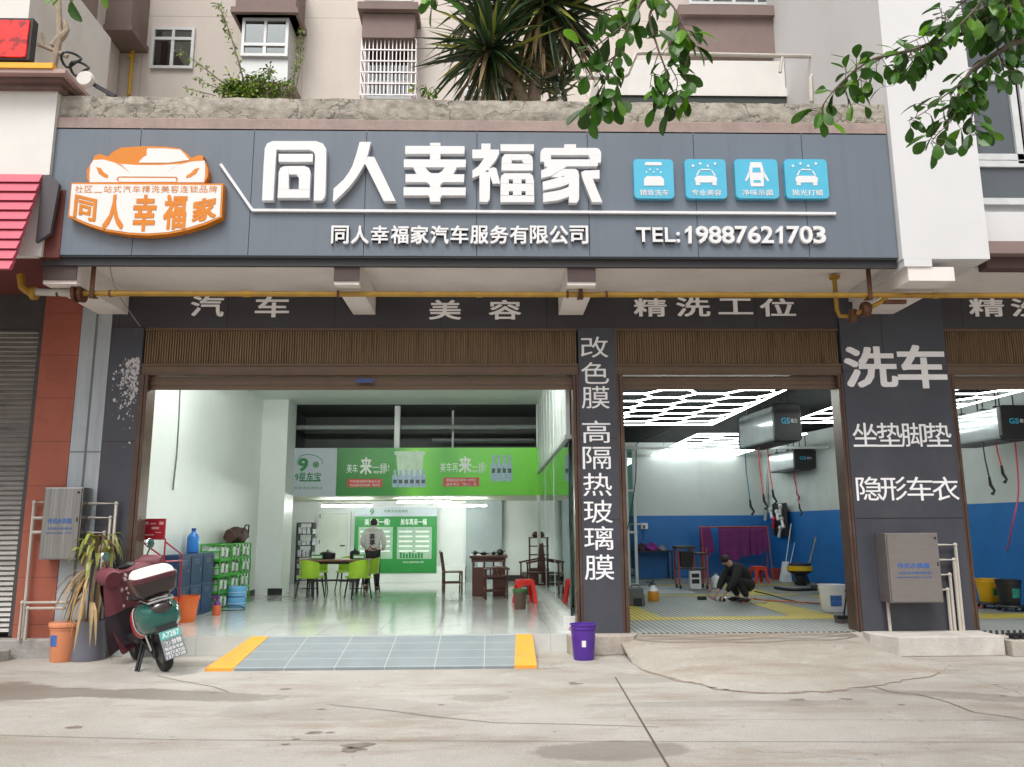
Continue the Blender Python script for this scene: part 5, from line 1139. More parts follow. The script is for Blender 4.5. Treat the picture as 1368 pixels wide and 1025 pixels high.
# number plate: one board with text, facing backwards
pl = MB(); pl.box(-.125,.125,-.006,.006,-.17,.17)
Mp = Matrix.Translation((-.435,-.01,.335)) @ Matrix.Scale(.87,4) @ Matrix.Rotation(R(-90),4,'Z') @ Matrix.Rotation(R(-20),4,'X')
pl.xf(Mp); plate = sb(pl,'number_plate',mat('plate_grey', (.20,.215,.23), .5, var=.1),smooth=False)
pl = MB(); pl.box(-.120,.120,-.0085,-.006,.07,.165); pl.xf(Mp); sb(pl,'plate_band',mat('plate_teal', (.10,.42,.38), .4),plate,smooth=False)
pl = MB(); pl.text('A7287', -.10,.10,.085,.15,-.0084,.002,.02); pl.text('台铃', -.01,.105,-.01,.055,-.0060,.002,.02)
pl.lathe([(.040,-.0085),(.040,-.006),(.030,-.006),(.030,-.0085)], (-.065,0,.022), 20, axis='Y', cap=False); pl.text('T', -.083,-.047,.005,.038,-.006,.002,.03)
pl.text('电动车专卖', -.105,.105,-.065,-.025,-.006,.002,.02); pl.text('0872·8758', -.108,.108,-.115,-.08,-.006,.002,.02); pl.text('137·5728', -.108,.108,-.16,-.125,-.006,.002,.02)
pl.xf(Mp); sb(pl,'lettering',letter_w,plate,smooth=False)
# top box
def loft(mb, secs, n=24, p=.45):
    vs = []
    for z_, cx, hx, hy in secs:
        for k in range(n):
            a_ = 2*pi*k/n; c_, s_ = cos(a_), sin(a_); vs.append((cx+hx*math.copysign(abs(c_)**p,c_), hy*math.copysign(abs(s_)**p,s_), z_))
    mb.add(vs, [(i*n+k,i*n+(k+1)%n,(i+1)*n+(k+1)%n,(i+1)*n+k) for i in range(len(secs)-1) for k in range(n)]+[tuple(reversed(range(n))), tuple((len(secs)-1)*n+k for k in range(n))])
w = MB(); loft(w, [(.83,-.12,.14,.15),(.87,-.12,.19,.20),(.98,-.12,.21,.225),(1.0,-.12,.212,.228)]); tb = sb(w,'top_box',mat('box_brown', (.030,.016,.016), .3, coat=.4))
w = MB(); loft(w, [(1.0,-.12,.216,.232),(1.04,-.12,.214,.23),(1.05,-.12,.2,.215)]); sb(w,'box_rim',mat('box_maroon', (.085,.022,.030), .35),tb)
w = MB(); loft(w, [(1.045,-.12,.195,.21),(1.09,-.11,.185,.195),(1.12,-.10,.15,.16),(1.13,-.10,.08,.09)]); sb(w,'box_cushion',mat('cushion_white', (.80,.78,.74), .5, var=.06),tb)
# steering column, handlebar, mirrors
w = MB(); w.tube([(1.2,0,.245),(1.17,0,.5),(1.05,0,.95),(1.0,0,1.04)], .035); w.bar((1.2,.07,.245),(1.15,.07,.55),.04); w.bar((1.2,-.07,.245),(1.15,-.07,.55),.04); sb(w,'fork',iron)
w = MB(); w.tube([(.93,.36,1.04),(.98,.2,1.06),(1.0,0,1.04),(.98,-.2,1.06),(.93,-.36,1.04)], .016); hb = sb(w,'handlebar',iron)
w = MB(); w.lathe([(.001,-.03),(.05,-.02),(.06,.05),(.03,.08),(.001,.085)], (.98,0,1.06), 14, 1.2,2.0, cap=False); sb(w,'dashboard',black,hb)
for sgn in (1,-1):
    w = MB(); w.tube([(.97,sgn*.25,1.06),(.96,sgn*.30,1.16),(.93,sgn*.33,1.23)], .009); mm_ = sb(w,'mirror_arm',iron,hb)
    w = MB(); w.lathe([(.001,-.012),(.055,-.012),(.062,0),(.05,.02),(.001,.026)], (.92,sgn*.335,1.28), 18, axis='X', cap=False); sb(w,'mirror',chrome,hb)
    w = MB(); w.lathe([(.02,-.06),(.021,.06)], (.93,sgn*.34,1.04), 10, axis='Y'); sb(w,'grip',black,hb)
w = MB(); w.lathe([(.05,0),(.075,.03),(.085,.07)], (1.06,0,1.0), 14, axis='X'); sb(w,'headlight',chrome)
w = MB(); w.box(1.04,1.16,-.17,.17,.45,.95); sb(w,'leg_shield',teal,smooth=False,bevel=.05)
# wind apron: a padded sheet wrapped over the bars and hanging to the knees
maroon = mat('apron_maroon', (.15,.035,.05), .55, var=.12, scale=6, bump=.25, bscale=9)
ap = MB(); nu, nv = 22, 18; rr = random.Random(9)
def apron(u, v):     # u across -1..1, v from top rear 0 to bottom 1
    yw_ = .33 - .06*abs(v-.35) - .08*max(0,v-.6); y_ = u*yw_
    if v < .3: t = v/.3; x_ = .84 + .30*t; z_ = 1.02 + .10*sin(pi*t*.9) - .03*t
    else: t = (v-.3)/.7; x_ = 1.14 + .06*sin(pi*t) - .12*t; z_ = 1.02 - .84*t
    x_ -= .22*abs(u)**2.2*(1 if v > .25 else .4); z_ += -.10*abs(u)**3*(1-v)
    return Vector((x_ + .015*sin(9*u+5*v), y_, z_ + .012*sin(7*v*3+u*4)))
for sgn, th in ((0,0),(1,.03)):
    ap.add([apron(-1+2*i/nu, j/nv) + Vector((th,0,th*.3)) for i in range(nu+1) for j in range(nv+1)], [(i*(nv+1)+j,(i+1)*(nv+1)+j,(i+1)*(nv+1)+j+1,i*(nv+1)+j+1) for i in range(nu) for j in range(nv)])
apo = sb(ap,'wind_apron',maroon)
# knee side of the apron: padded arm cuffs and the inner skirt seen from behind
w = MB()
for sgn in (1,-1): w = MB(); w.tube([(.84,sgn*.36,1.02),(.90,sgn*.335,1.04),(1.0,sgn*.29,1.06),(1.1,sgn*.2,1.02)], [.085,.10,.11,.07], 16); sb(w,'cuff',maroon,apo)
w = MB(); nu = 14
def skirt(u, v): return Vector((.80+.20*v+.04*sin(6*u+3*v)-.10*abs(u)*v, u*(.30+.04*v)+.03, 1.06-.84*v+.03*sin(5*u)*v))
w.add([skirt(-1+2*i/nu,j/10) for i in range(nu+1) for j in range(11)], [(i*11+j,(i+1)*11+j,(i+1)*11+j+1,i*11+j+1) for i in range(nu) for j in range(10)])
inner = sb(w,'apron_lining',mat('apron_dark', (.035,.022,.032), .6, var=.15, scale=5, bump=.3, bscale=8),apo)
w = MB(); nu = 14
w.add([skirt(-1+2*i/nu,j/10*.50)+Vector((-.02,0,.0)) for i in range(nu+1) for j in range(11)], [(i*11+j,(i+1)*11+j,(i+1)*11+j+1,i*11+j+1) for i in range(nu) for j in range(10)]); sb(w,'apron_quilt',maroon,apo)
w = MB()
for k in range(26):
    u, v = rr.uniform(-.95,.95), rr.uniform(.03,.47); c_ = skirt(u,v)+Vector((-.026,0,0)); s = rr.uniform(.018,.04); a0 = rr.random()*6
    pts = [c_+Vector((-.15*r_*sin(a0+i*pi/5)*0, r_*cos(a0+i*pi/5), r_*sin(a0+i*pi/5))) for i in range(10) for r_ in [s if i%2==0 else s*.42]]; w.add(pts, [tuple(range(10))])
for k in range(15):
    u, v = rr.uniform(.55,.98), rr.uniform(.25,.72); e1 = (apron(u+.02,v)-apron(u-.02,v)).normalized(); e2 = (apron(u,v+.02)-apron(u,v-.02)).normalized(); nn = e1.cross(e2).normalized(); nn = nn if nn.y > 0 else -nn
    s = rr.uniform(.018,.034); a0 = rr.random()*6; e2 = nn.cross(e1); w.add([apron(u,v)+nn*.010+(e1*cos(a0+i*pi/5)+e2*sin(a0+i*pi/5))*(s if i%2 == 0 else s*.42) for i in range(10)], [tuple(range(10))])
sb(w,'star_print',mat('star_white', (.62,.52,.50), .6),apo,smooth=False)

# ================================================================ SHOWROOM: LIGHTS, BANNER, POSTER, DOOR
def tube_light(label, a, b_, g='ceiling tube lights', fix=.05):
    c_ = [(a[i]+b_[i])/2 for i in range(3)]
    T = thing('tube_light', label, 'light', c_, 0, g); a, b_ = Vector(a), Vector(b_)
    w = MB(); w.bar(a+Vector((0,0,.045)), b_+Vector((0,0,.045)), .035, .04); w.build('fixture', letter_w, T)
    w = MB(); w.tube([a, b_], .018, 8); w.build('tube', tube_e, T)
for i, (x0_, x1_, py) in enumerate(((430,497,676),(531,601,671),(586,650,676))):
    yt_ = (9.9,9.6,10.1)[i]; p, q = at(x0_,py,yt_), at(x1_,py,yt_); z_ = min(p.z,2.40)
    tube_light(('fluorescent tube under the loft above the white door','fluorescent tube under the loft above the standing person and the green poster','fluorescent tube under the loft above the grey wall panel and tea table')[i], (p.x,p.y,z_), (q.x,p.y,z_), 'tubes under the loft')
k = 0
for y_ in (1.0, 1.9):
    for x_ in (-3.9, -1.9, .1):
        k += 1; tube_light(f"fluorescent tube behind the brown shutter box, {'street-side' if y_ < 1.5 else 'inner'} row, {('beside the lockers','over the middle','beside the glass partition')[k%3]}", (x_-.9,y_,4.36), (x_+.9,y_,4.36), 'tubes on the hall ceiling')
gb = bpy.data.materials.new('banner_green'); gb.use_nodes = True; N, L, b = nodes(gb); b.inputs['Roughness'].default_value = .35
tc = N.new('ShaderNodeTexCoord'); sp = N.new('ShaderNodeSeparateXYZ'); L.new(tc.outputs['Object'], sp.inputs[0])
mr = N.new('ShaderNodeMapRange'); mr.inputs['From Min'].default_value = -1.9; mr.inputs['From Max'].default_value = 3.0; L.new(sp.outputs['X'], mr.inputs['Value'])
cr = N.new('ShaderNodeValToRGB'); L.new(mr.outputs[0], cr.inputs[0]); e = cr.color_ramp.elements
e[0].position = 0; e[0].color = (.006,.15,.012,1); e[1].position = 1; e[1].color = (.19,.76,.04,1)
for ps, cl in ((.30,(.02,.28,.02,1)),(.40,(.20,.72,.05,1)),(.55,(.06,.44,.02,1)),(.68,(.13,.62,.025,1))): q_ = e.new(ps); q_.color = cl
L.new(cr.outputs[0], b.inputs['Base Color'])
YBn = 7.98
p, q = at(375,663,YBn), at(722,598,YBn); pm = at(450,620,YBn).x
Bn = thing('banner', 'long green advertising banner with bottles across the loft edge of the showroom', 'banner', ((p.x+q.x)/2,YBn,p.z))
w = MB(); w.box(pm,q.x,YBn,YBn+.028,p.z,q.z); w.build('green_panel', gb, Bn)
w = MB(); w.box(p.x,pm-.004,YBn,YBn+.028,p.z-.01,q.z); w.build('logo_panel', mat('logo_grey', (.42,.48,.52), .45, var=.04), Bn)
gk = mat('logo_green', (.012,.17,.04), .4); wh = mat('print_white', (.74,.80,.74), .4); rd = mat('print_red', (.50,.04,.03), .4)
def bt(mb, body, a_, b_, c_, d_, bold=.01, y=YBn):
    p, q = at(a_,d_,y), at(c_,b_,y); mb.text(body, p.x,q.x,p.z,q.z,y-.0006,.003,bold)
w = Rows(); bt(w,'9',398,612,412,630,.05); bt(w,'9星车宝',394,631,429,643,.02); bt(w,'——', 401,641.5,428,643.5,.02); bt(w,'共享洗车连锁店',393,650,431,654,.0)
P = at(422,621,YBn); w.lathe([(.075,-.004),(.075,-.0005),(.055,-.0005),(.055,-.004)], (P.x,YBn,P.z), 18, axis='Y', cap=False)
for t in range(6): a_ = t*pi/6; w.prism([(P.x+.055*cos(a_+s)*k_,P.z+.055*sin(a_+s)*k_) for s,k_ in ((-.12,1),(.12,1),(pi-.12,1),(pi+.12,1))], YBn-.0035-.0001*t, YBn-.0005)
arc = [at(x,y,YBn) for x,y in ((398,622),(397,615),(402,609),(412,607),(422,609),(430,614),(431,620))]; w.tube([Vector((v.x,YBn-.002,v.z)) for v in arc], .009, 5)
w.build('lettering', gk, Bn)
w = Rows(); bt(w,'美车',463,620,478,632,.0); bt(w,'来',481,611,497,634,.03); bt(w,'一桶!',497,619,520,630,.0); bt(w,'呵护爱车',499,629,515,633,.01)
bt(w,'美车再',588,618,612,631,.0); bt(w,'来',613,610,630,632,.03); bt(w,'一桶!',630,618,650,630,.0); bt(w,'养护套装',631,628,646,632,.01); w.build('lettering', wh, Bn)
w = MB()
for a_, b_, c_, d_ in ((464,640,511,651),(592,638,640,650)): p, q = at(a_,d_,YBn), at(c_,b_,YBn); w.box(p.x,q.x,YBn-.004,YBn-.001,p.z,q.z)
w.build('red_label', rd, Bn)
w = Rows(); bt(w,'汽车清洗养护用品大全',467,641.5,508,645,.0,YBn-.0035); bt(w,'专业品质值得信赖一桶到位',467,646.5,508,650,.0,YBn-.0035); bt(w,'深层清洁去污养护一步到位',596,639.5,636,643.5,.0,YBn-.0035); bt(w,'品质保证「放心」用',596,645,636,649,.0,YBn-.0035); w.build('lettering', wh, Bn)
pb_ = mat('print_blue', (.34,.48,.62), .4, var=.4, scale=18); pg_ = mat('print_pale', (.55,.74,.55), .4, var=.2, scale=6); pk_ = mat('print_dark', (.035,.07,.07), .4, var=.5, scale=20)
def pr(mb, pts, y): mb.prism([(at(x_,z_,YBn).x, at(x_,z_,YBn).z) for x_,z_ in pts], YBn-y, YBn-.0008)
w = MB(); pr(w, [(529,604),(566,604),(563,651),(533,651)], .003); pr(w, [(527,603),(568,603),(568,608),(527,608)], .0035); w.build('pictured_bucket', pg_, Bn)
w = MB()
for i in range(6): x_ = 524+7.6*i; pr(w, [(x_,637),(x_+2,633),(x_+2,628),(x_+5,628),(x_+5,633),(x_+7,637),(x_+7,651),(x_,651)], .005+.0004*i)
w.build('pictured_bottles', pb_, Bn); w = MB()
for i in range(4): x_ = 656+7.2*i; pr(w, [(x_,622),(x_+1.6,618),(x_+1.6,608),(x_+5,608),(x_+5,618),(x_+6.4,622),(x_+6.4,643),(x_,643)], .004+.0004*i)
w.build('pictured_bottles', pb_, Bn)
w = MB()
for i in range(6): x_ = 525+7.6*i; pr(w, [(x_,641),(x_+5,641),(x_+5,646),(x_,646)], .008)
w.build('pictured_labels', pk_, Bn); w = MB()
for i in range(4): x_ = 657+7.2*i; pr(w, [(x_,626),(x_+4.6,626),(x_+4.6,632),(x_,632)], .008)
w.build('pictured_labels', pk_, Bn)
# poster on the back wall
YP = 11.27
p, q = at(472,766,YP), at(584,678,YP); zh = at(530,690,YP).z
Po = thing('wall_poster', 'large green wall poster with two pale text panels behind the person in the hoodie', 'poster', ((p.x+q.x)/2,YP,p.z))
w = MB(); w.box(p.x,q.x,YP,YP+.02,p.z,zh); w.box(p.x+.2,q.x-.1,YP+.02,11.6,p.z+.3,zh-.1); w.build('green_panel', mat('poster_green', (.012,.20,.035), .45, var=.08), Po)
w = MB(); w.box(p.x,q.x,YP,YP+.02,zh+.001,q.z); w.build('header', mat('logo_grey', (1,1,1)), Po)
w = MB()
for a_,c_ in ((478,525),(530,577)): p_, q_ = at(a_,747,YP), at(c_,704,YP); w.box(p_.x,q_.x,YP-.004,YP-.001,p_.z,q_.z)
w.build('text_panel', mat('poster_pale', (.30,.44,.33), .5, var=.15), Po)
w = Rows(); bt(w,'美车来一桶!',487,693,521,702,.01,YP); bt(w,'美车再来一桶',535,693,570,702,.01,YP); bt(w,'扫码关注服务号更多优惠',538,750,566,752.5,.0,YP)
for a_ in (481,533):
    for j in range(5):
        for c2 in (0,22): p_, q_ = at(a_+c2,711.5+j*6.5,YP), at(a_+c2+18,709+j*6.5,YP); w.box(p_.x,q_.x,YP-.007,YP-.0045,p_.z,q_.z)
w.build('lettering', wh, Po)
w = Rows(); bt(w,'共享洗车连锁店',513,681,545,685,.01,YP); bt(w,'9',494,680,500,688,.05,YP)
for i in range(8): p_, q_ = at(534+4*i,746,YP), at(537+4*i,738,YP); w.box(p_.x,q_.x,YP-.008,YP-.0045,p_.z,q_.z-.02*(i%3))
w.build('lettering', gk, Po)
YD = 11.58
p, q = at(425,775,YD), at(466,686,YD)
Dr = thing('door', 'plain white door with hinges in the back wall left of the poster', 'door', ((p.x+q.x)/2,YD,ZF))
w = MB(); w.box(p.x,q.x,YD-.05,YD,ZF,q.z); w.build('leaf', mat('door_white', (.60,.66,.58), .45, var=.04), Dr)
w = MB(); w.box(p.x-.07,p.x-.003,YD-.06,YD,ZF,q.z+.06); w.box(q.x+.003,q.x+.07,YD-.06,YD,ZF,q.z+.06); w.box(p.x-.003,q.x+.003,YD-.06,YD,q.z+.004,q.z+.06); w.build('frame', hall_w, Dr)
w = MB(); w.tube([(q.x-.08,YD-.06,1.25),(q.x-.08,YD-.1,1.25),(q.x-.2,YD-.1,1.25)],.014); w.build('handle', iron, Dr)
w = MB()
for z_ in (.7,1.3,2.0): w.box(p.x-.01,p.x+.01,YD-.065,YD-.05,z_,z_+.1)
w.build('hinge', iron, Dr)
# shelf rack at the far left under the loft
YR = 10.6; p, q = at(393,775,YR), at(418,690,YR)
Sh = thing('shelf_rack', 'dark shelf rack packed with small white boxes beside the white door', 'shelf', ((p.x+q.x)/2,YR,ZF))
w = MB(); nz = 6; zt_ = 1.62+ZF
for xx in (p.x,q.x-.03): w.box(xx,xx+.03,YR,YR+.4,ZF,zt_)
for i in range(nz): z_ = ZF+.1+i*(zt_-ZF-.12)/(nz-1); w.box(p.x+.03,q.x-.03,YR,YR+.4,z_,z_+.02)
w.build('frame', iron, Sh)
w = MB(); rr = random.Random(4)
for i in range(nz-1):
    z_ = ZF+.122+i*(zt_-ZF-.12)/(nz-1)
    for j in range(4): xx = p.x+.05+j*.115; w.box(xx,xx+.09,YR+.03,YR+.3,z_,z_+rr.uniform(.10,.2))
w.build('boxes', mat('box_pale', (.45,.47,.50), .6, var=.5, scale=8), Sh)
p, q = at(398,722-6,YR-.2), at(407,690,YR-.2)
wn = MB(); wn.box(p.x,q.x,YR+1.0-.03,YR+.99,p.z+.1,q.z); tag(wn.build('wall_notice', paper), 'white paper notice on the back wall above the shelf rack', 'notice')

# ---- things along the left wall
red_m = mat('cart_red', (.42,.015,.03), .4, var=.08)
YC = .48
Ct = thing('sign_stand', 'red tubular stand with a small red notice board behind the scooter', 'stand', (at(205,840,YC).x,YC,ZF))
def cp(x,y,Y=YC): return at(x,y,Y)
p, q = cp(188,720), cp(222,693)
w = MB(); w.box(p.x,q.x,YC-.01,YC+.01,p.z,q.z); bd = w.build('board', red_m, Ct)
w = MB()
for (a_,b_,c_,d_) in ((193,697,199,701),(201,699,209,700.5),(213,697,219,701),(203,704,213,707),(193,714,206,715.5),(208,711,216,712)): p_, q_ = cp(a_,d_), cp(c_,b_); w.box(p_.x,q_.x,YC-.0135,YC-.011,p_.z,q_.z)
w.build('print', mat('print_pink', (.75,.45,.45), .5), bd)
w = MB(); f1, f2 = cp(189,720), cp(221,720)
w.tube([f1,(f1.x,YC,ZF)],.013); w.tube([f2,(f2.x,YC,1.1)],.013); w.tube([f1,f2],.013); y2 = 1.35
e1, e2 = at(243,741,y2), at(243,826,y2)
w.tube([cp(190,724),cp(214,742),cp(216,762)],.013); w.tube([cp(221,724),e1,Vector((e1.x,y2,ZF))],.013); w.tube([cp(200,750),cp(221,750),at(243,749,y2)],.012); w.tube([(f2.x,YC,1.1),(f2.x,YC,ZF)],.013)
w.build('frame', red_m, Ct, smooth=True)
ob2 = gd(246,831,ZF); ob2.x = max(ob2.x,-5.05)
bucket('orange_bucket', 'bright orange plastic bucket on the showroom floor in front of the blue lockers', ob2, .16, .21, .40, orange_p, handle=(iron, .3, 1.35))
# blue lockers: 3 columns of doors along the wall
XL = -4.98; ly0, ly1 = 1.75, 3.42
Lk = thing('locker_cabinet', 'dark blue metal locker cabinet with small doors between the orange bucket and green crates', 'cabinet', (-5.12,(ly0+ly1)/2,ZF))
lb = mat('locker_blue', (.018,.050,.135), .35, .2, var=.1)
w = MB(); w.box(-5.28,XL,ly0,ly1,ZF,ZF+1.03); w.build('body', lb, Lk, bevel=.006)
for i in range(3):
    for j in range(2):
        y_ = ly0+.02+i*(ly1-ly0)/3; z_ = ZF+.05+j*.49; w = MB(); w.box(XL+.001,XL+.014,y_,y_+(ly1-ly0)/3-.04,z_,z_+.46); d_ = w.build('door', lb, Lk, bevel=.004)
        w = MB()
        for k in range(3): w.box(XL+.0145,XL+.018,y_+.12,y_+.36,z_+.33+k*.03,z_+.34+k*.03)
        w.box(XL+.0145,XL+.02,y_+.38,y_+.43,z_+.2,z_+.25); w.build('latch', mat('latch_grey', (.22,.24,.28), .4, .5), d_)
def bottle(name, label, P, r, h, m, capm, seg=14, group=None, cat='bottle'):
    P = Vector(P); T = thing(name, label, cat, P, 0, group); w = MB(); w.lathe([(r*.9,0),(r,.01),(r,h*.62),(r*.8,h*.72),(r*.35,h*.84),(r*.33,h*.9)], P, seg); w.build('body', m, T, smooth=True)
    w = MB(); w.lathe([(r*.4,h*.9),(r*.4,h)], P, 10); w.build('cap', capm, T, smooth=True); return T
bottle('blue_bottle', 'blue plastic liquid bottle standing on top of the blue locker cabinet', (-5.12,2.75,ZF+1.035), .10, .42, plastic('bottle_blue', (.02,.16,.50), .2), plastic('cap_navy', (.02,.04,.25)))
# green crates: four rows of three, each a crate with white bottles in it
cg = plastic('crate_green', (.05,.36,.035)); cw_ = plastic('crate_bottles', (.60,.66,.62)); XC = -4.92
cL, cH, cW = .62, .29, .36
c0 = thing('bottle_crate', 'x', 'crate', (0,0,0), 0, 'stacked green bottle crates')
w = MB(); t = .022
w.box(-cW,0,0,cL,0,.02)
for z_ in (0,.13,cH-.03):
    w.box(-t,0,0,cL,z_+.0205,z_+.045); w.box(-cW,-cW+t,0,cL,z_+.0205,z_+.045); w.box(-cW+t,-t,0,t,z_+.0205,z_+.045); w.box(-cW+t,-t,cL-t,cL,z_+.0205,z_+.045)
for y_ in (0,.2,.4,cL-t): w.box(-t+.001,.002,y_,y_+t,.02,cH-.005)
for y_ in (0,cL-t): w.box(-cW,-cW+t,y_,y_+t,.02,cH-.005)
w.build('frame', cg, c0, world=False)
w = MB()
for i in range(4):
    for j in range(2): w.lathe([(.05,.021),(.052,.04),(.052,.16),(.02,.2),(.02,.235)], (-.09-.15*j,.09+.145*i,0), 10)
w.build('bottles', cw_, c0, smooth=True, world=False)
w = MB(); w.add([(.004,.07,.08),(.004,.20,.08),(.004,.20,.24),(.004,.07,.24)],[(0,1,2,3)]); w.build('paper_card', paper, c0, world=False); w = MB(); w.add([(.006,.32,.05),(.006,.43,.07),(.005,.43,.22),(.004,.32,.22)],[(0,1,2,3)]); w.build('paper_card', paper, c0, world=False)
rows = ('bottom', 'second', 'third', 'top'); cols = ('nearest the blue lockers', 'in the middle', 'farthest from the blue lockers')
for i in range(3):
    for j in range(4):
        lab = f'green crate of white bottles, {rows[j]} row, column {cols[i]}'; lc = (XC-.01*((i+j)%2), 3.62+i*.64, ZF+j*cH)
        if i == j == 0: c0.location = lc; c0['label'] = lab
        else: dup(c0, lc, 0, lab)
# brown holdall on the crates
bag = thing('brown_bag', 'soft dark brown bag lying on top of the green crates', 'bag', (-5.06,4.95,ZF+4*cH))
w = MB(); P = Vector((-5.06,4.95,ZF+4*cH)); rr = random.Random(2)
def bagp(t, a_): 
    r_ = (.20*(1-.35*abs(t))) ; return P+Vector((r_*cos(a_)*.8, t*.50, .14+ (.19-.06*abs(t))*sin(a_)*(1 if sin(a_)>0 else .72) + .02*sin(9*t)+.02*sin(3*a_+4*t)))
w.add([bagp(-1+2*i/12,2*pi*k/14) for i in range(13) for k in range(14)], [(i*14+k,(i+1)*14+k,(i+1)*14+(k+1)%14,i*14+(k+1)%14) for i in range(12) for k in range(14)]+[tuple(range(14)),tuple(12*14+k for k in reversed(range(14)))])
w.build('body', mat('bag_brown', (.055,.022,.018), .7, var=.3, scale=7, bump=.4), bag, smooth=True)
w = MB(); w.tube([P+Vector((.16,-.22,.2)),P+Vector((.2,-.1,.36)),P+Vector((.2,.1,.36)),P+Vector((.16,.22,.2))],.014); w.build('strap', mat('bag_strap', (.04,.016,.014), .7), bag, smooth=True)
# water jugs, spray bottle
wj = plastic('jug_blue', (.16,.42,.72), .15)
for i, z_ in enumerate((0,.20)):
    P = gd(313,812,ZF)+Vector((0,.1,z_)); T = thing('water_jug', ('lower','upper')[i]+' of two squat clear blue water jugs by the green crates', 'jug', P, 0, 'stacked blue water jugs'); w = MB()
    w.lathe([(.16,0),(.18,.02),(.17,.05),(.18,.08),(.17,.11),(.18,.14),(.165,.185),(.05,.195)], P, 20); w.build('body', wj, T, smooth=True)
    w = MB(); w.lathe([(.185,.075),(.185,.085)], P, 20); w.build('band', mat('jug_band', (.5,.65,.8), .3), T)
def spray(name, label, P, r, h, m, tm, hd):
    P = Vector(P); T = thing(name, label, 'spray bottle', P); w = MB(); w.lathe([(r*.95,0),(r,.01),(r,h*.42),(r*.9,h*.46)], P, 16); w.build('body', m, T, smooth=True)
    w = MB(); w.lathe([(r*.9,h*.461),(r*.75,h*.58),(r*.4,h*.68),(r*.35,h*.74)], P, 16); w.build('shoulder', tm, T, smooth=True)
    w = MB(); w.lathe([(r*.45,h*.741),(r*.45,h*.8),(r*.25,h*.84),(r*.2,h)], P, 10); w.bar(P+Vector((0,0,h*.86)),P+Vector((-r*1.2,-r*.4,h*.88)),r*.35); w.bar(P+Vector((-r*.4,0,h*.82)),P+Vector((-r*.8,0,h*.66)),r*.18); w.build('pump_head', hd, T); return T
spray('spray_bottle', 'orange spray bottle with a purple top on the floor before the blue lockers', gd(289,822,ZF), .07, .36, plastic('spray_orange', (.70,.14,.06)), plastic('spray_purple', (.13,.02,.18)), plastic('spray_purple', (1,1,1)))
wr = MB(); P = gd(308,816,ZF); wr.tube([P+Vector((.25*cos(t),.16*sin(t),.02+.05*max(0,sin(t)))) for t in [k*pi/8 for k in range(17)]],.01,6); tag(wr.build('wire_coil', iron, smooth=True), 'thin dark wire loop on the floor in front of the water jugs', 'wire')

# ---- dining table, pots and lime chairs
TT = gd(447,800,ZF); TT.y = 7.0; TT.x = at(448,760,7.0).x
tbx0, tbx1 = at(398,747,6.7).x, at(492,747,6.7).x
Tb = thing('dining_table', 'dark legged table with a brown top set among the lime green chairs', 'table', ((tbx0+tbx1)/2,7.0,ZF))
w = MB(); w.box(tbx0,tbx1,6.62,7.4,ZF+.74,ZF+.78); w.build('top', oak, Tb, bevel=.006)
for xx in (tbx0+.28,tbx1-.28):
    for yy in (6.75,7.27): w = MB(); w.bar((xx,yy,ZF+.74),(xx+(.06 if xx < TT.x else -.06),yy,ZF),.045); w.build('leg', iron, Tb)
w = MB(); w.box(tbx0+.28,tbx1-.28,6.98,7.03,ZF+.30,ZF+.34); w.box(tbx0+.1,tbx1-.1,6.7,6.74,ZF+.68,ZF+.739); w.build('rail', iron, Tb)
for lab, dx, r_, h_ in (('larger dark cooking pot with a lid in the middle of the dining table',-.18,.17,.16),('smaller dark pot at the right end of the dining table',.42,.11,.18)):
    P = Vector(((tbx0+tbx1)/2+dx,7.0,ZF+.78)); T = thing('cooking_pot', lab, 'pot', P); w = MB(); w.lathe([(r_*.9,0),(r_,.02),(r_,h_*.8),(r_*1.05,h_*.82)], P, 20); w.build('body', black, T, smooth=True)
    w = MB(); w.lathe([(r_*1.04,h_*.83),(r_*.7,h_),(.02,h_*1.05),(.025,h_*1.25)], P, 20); w.build('lid', iron, T, smooth=True)
for lab, px_ in (('green snack box on the left end of the dining table',424),('pale green box on the right end of the dining table beside the person',480)):
    P = at(px_,747,6.9); P.z = ZF+.781; T = thing('snack_box', lab, 'box', P); w = MB(); w.box(P.x-.13,P.x+.13,6.82,6.98,P.z,P.z+.10); w.build('body', plastic('box_green', (.06,.30,.07)), T, bevel=.006); w = MB(); w.box(P.x-.11,P.x+.11,6.817,6.8195,P.z+.03,P.z+.07); w.build('label', paper, T)
ch0 = thing('lime_chair', 'x', 'chair', (0,0,0), 0, 'lime green chairs around the dining table')   # local: faces +y
w = MB(); w.box(-.22,.22,-.20,.22,.42,.46); w.build('seat', green_c, ch0, world=False, bevel=.015)
w = MB(); sg_ = 12
vs = []
for i in range(sg_+1):
    u = -1+2*i/sg_; y_ = -.22+.20*abs(u)**3; x_ = .225*u
    for z_, k in ((.44,0),(.80-.06*abs(u)**2,-.03)): vs += [(x_,y_+k,z_),(x_*.93,y_+.022+k,z_)]
w.add(vs, [(4*i+a_,4*i+4+a_,4*i+4+b_,4*i+b_) for i in range(sg_) for a_,b_ in ((0,2),(2,3),(3,1))]+[(0,2,3,1),(4*sg_+1,4*sg_+3,4*sg_+2,4*sg_)])
w.build('backrest', green_c, ch0, world=False, smooth=True)
for sx_ in (-1,1):
    for sy_ in (-1,1): w = MB(); w.tube([(sx_*.17,sy_*.16,.42),(sx_*.22,sy_*.22,0)],[.02,.014],8); w.build('leg', iron, ch0, world=False, smooth=True)
w = MB(); w.box(-.19,.19,-.008,.008,.2,.22); w.build('stretcher', iron, ch0, world=False)
first = True
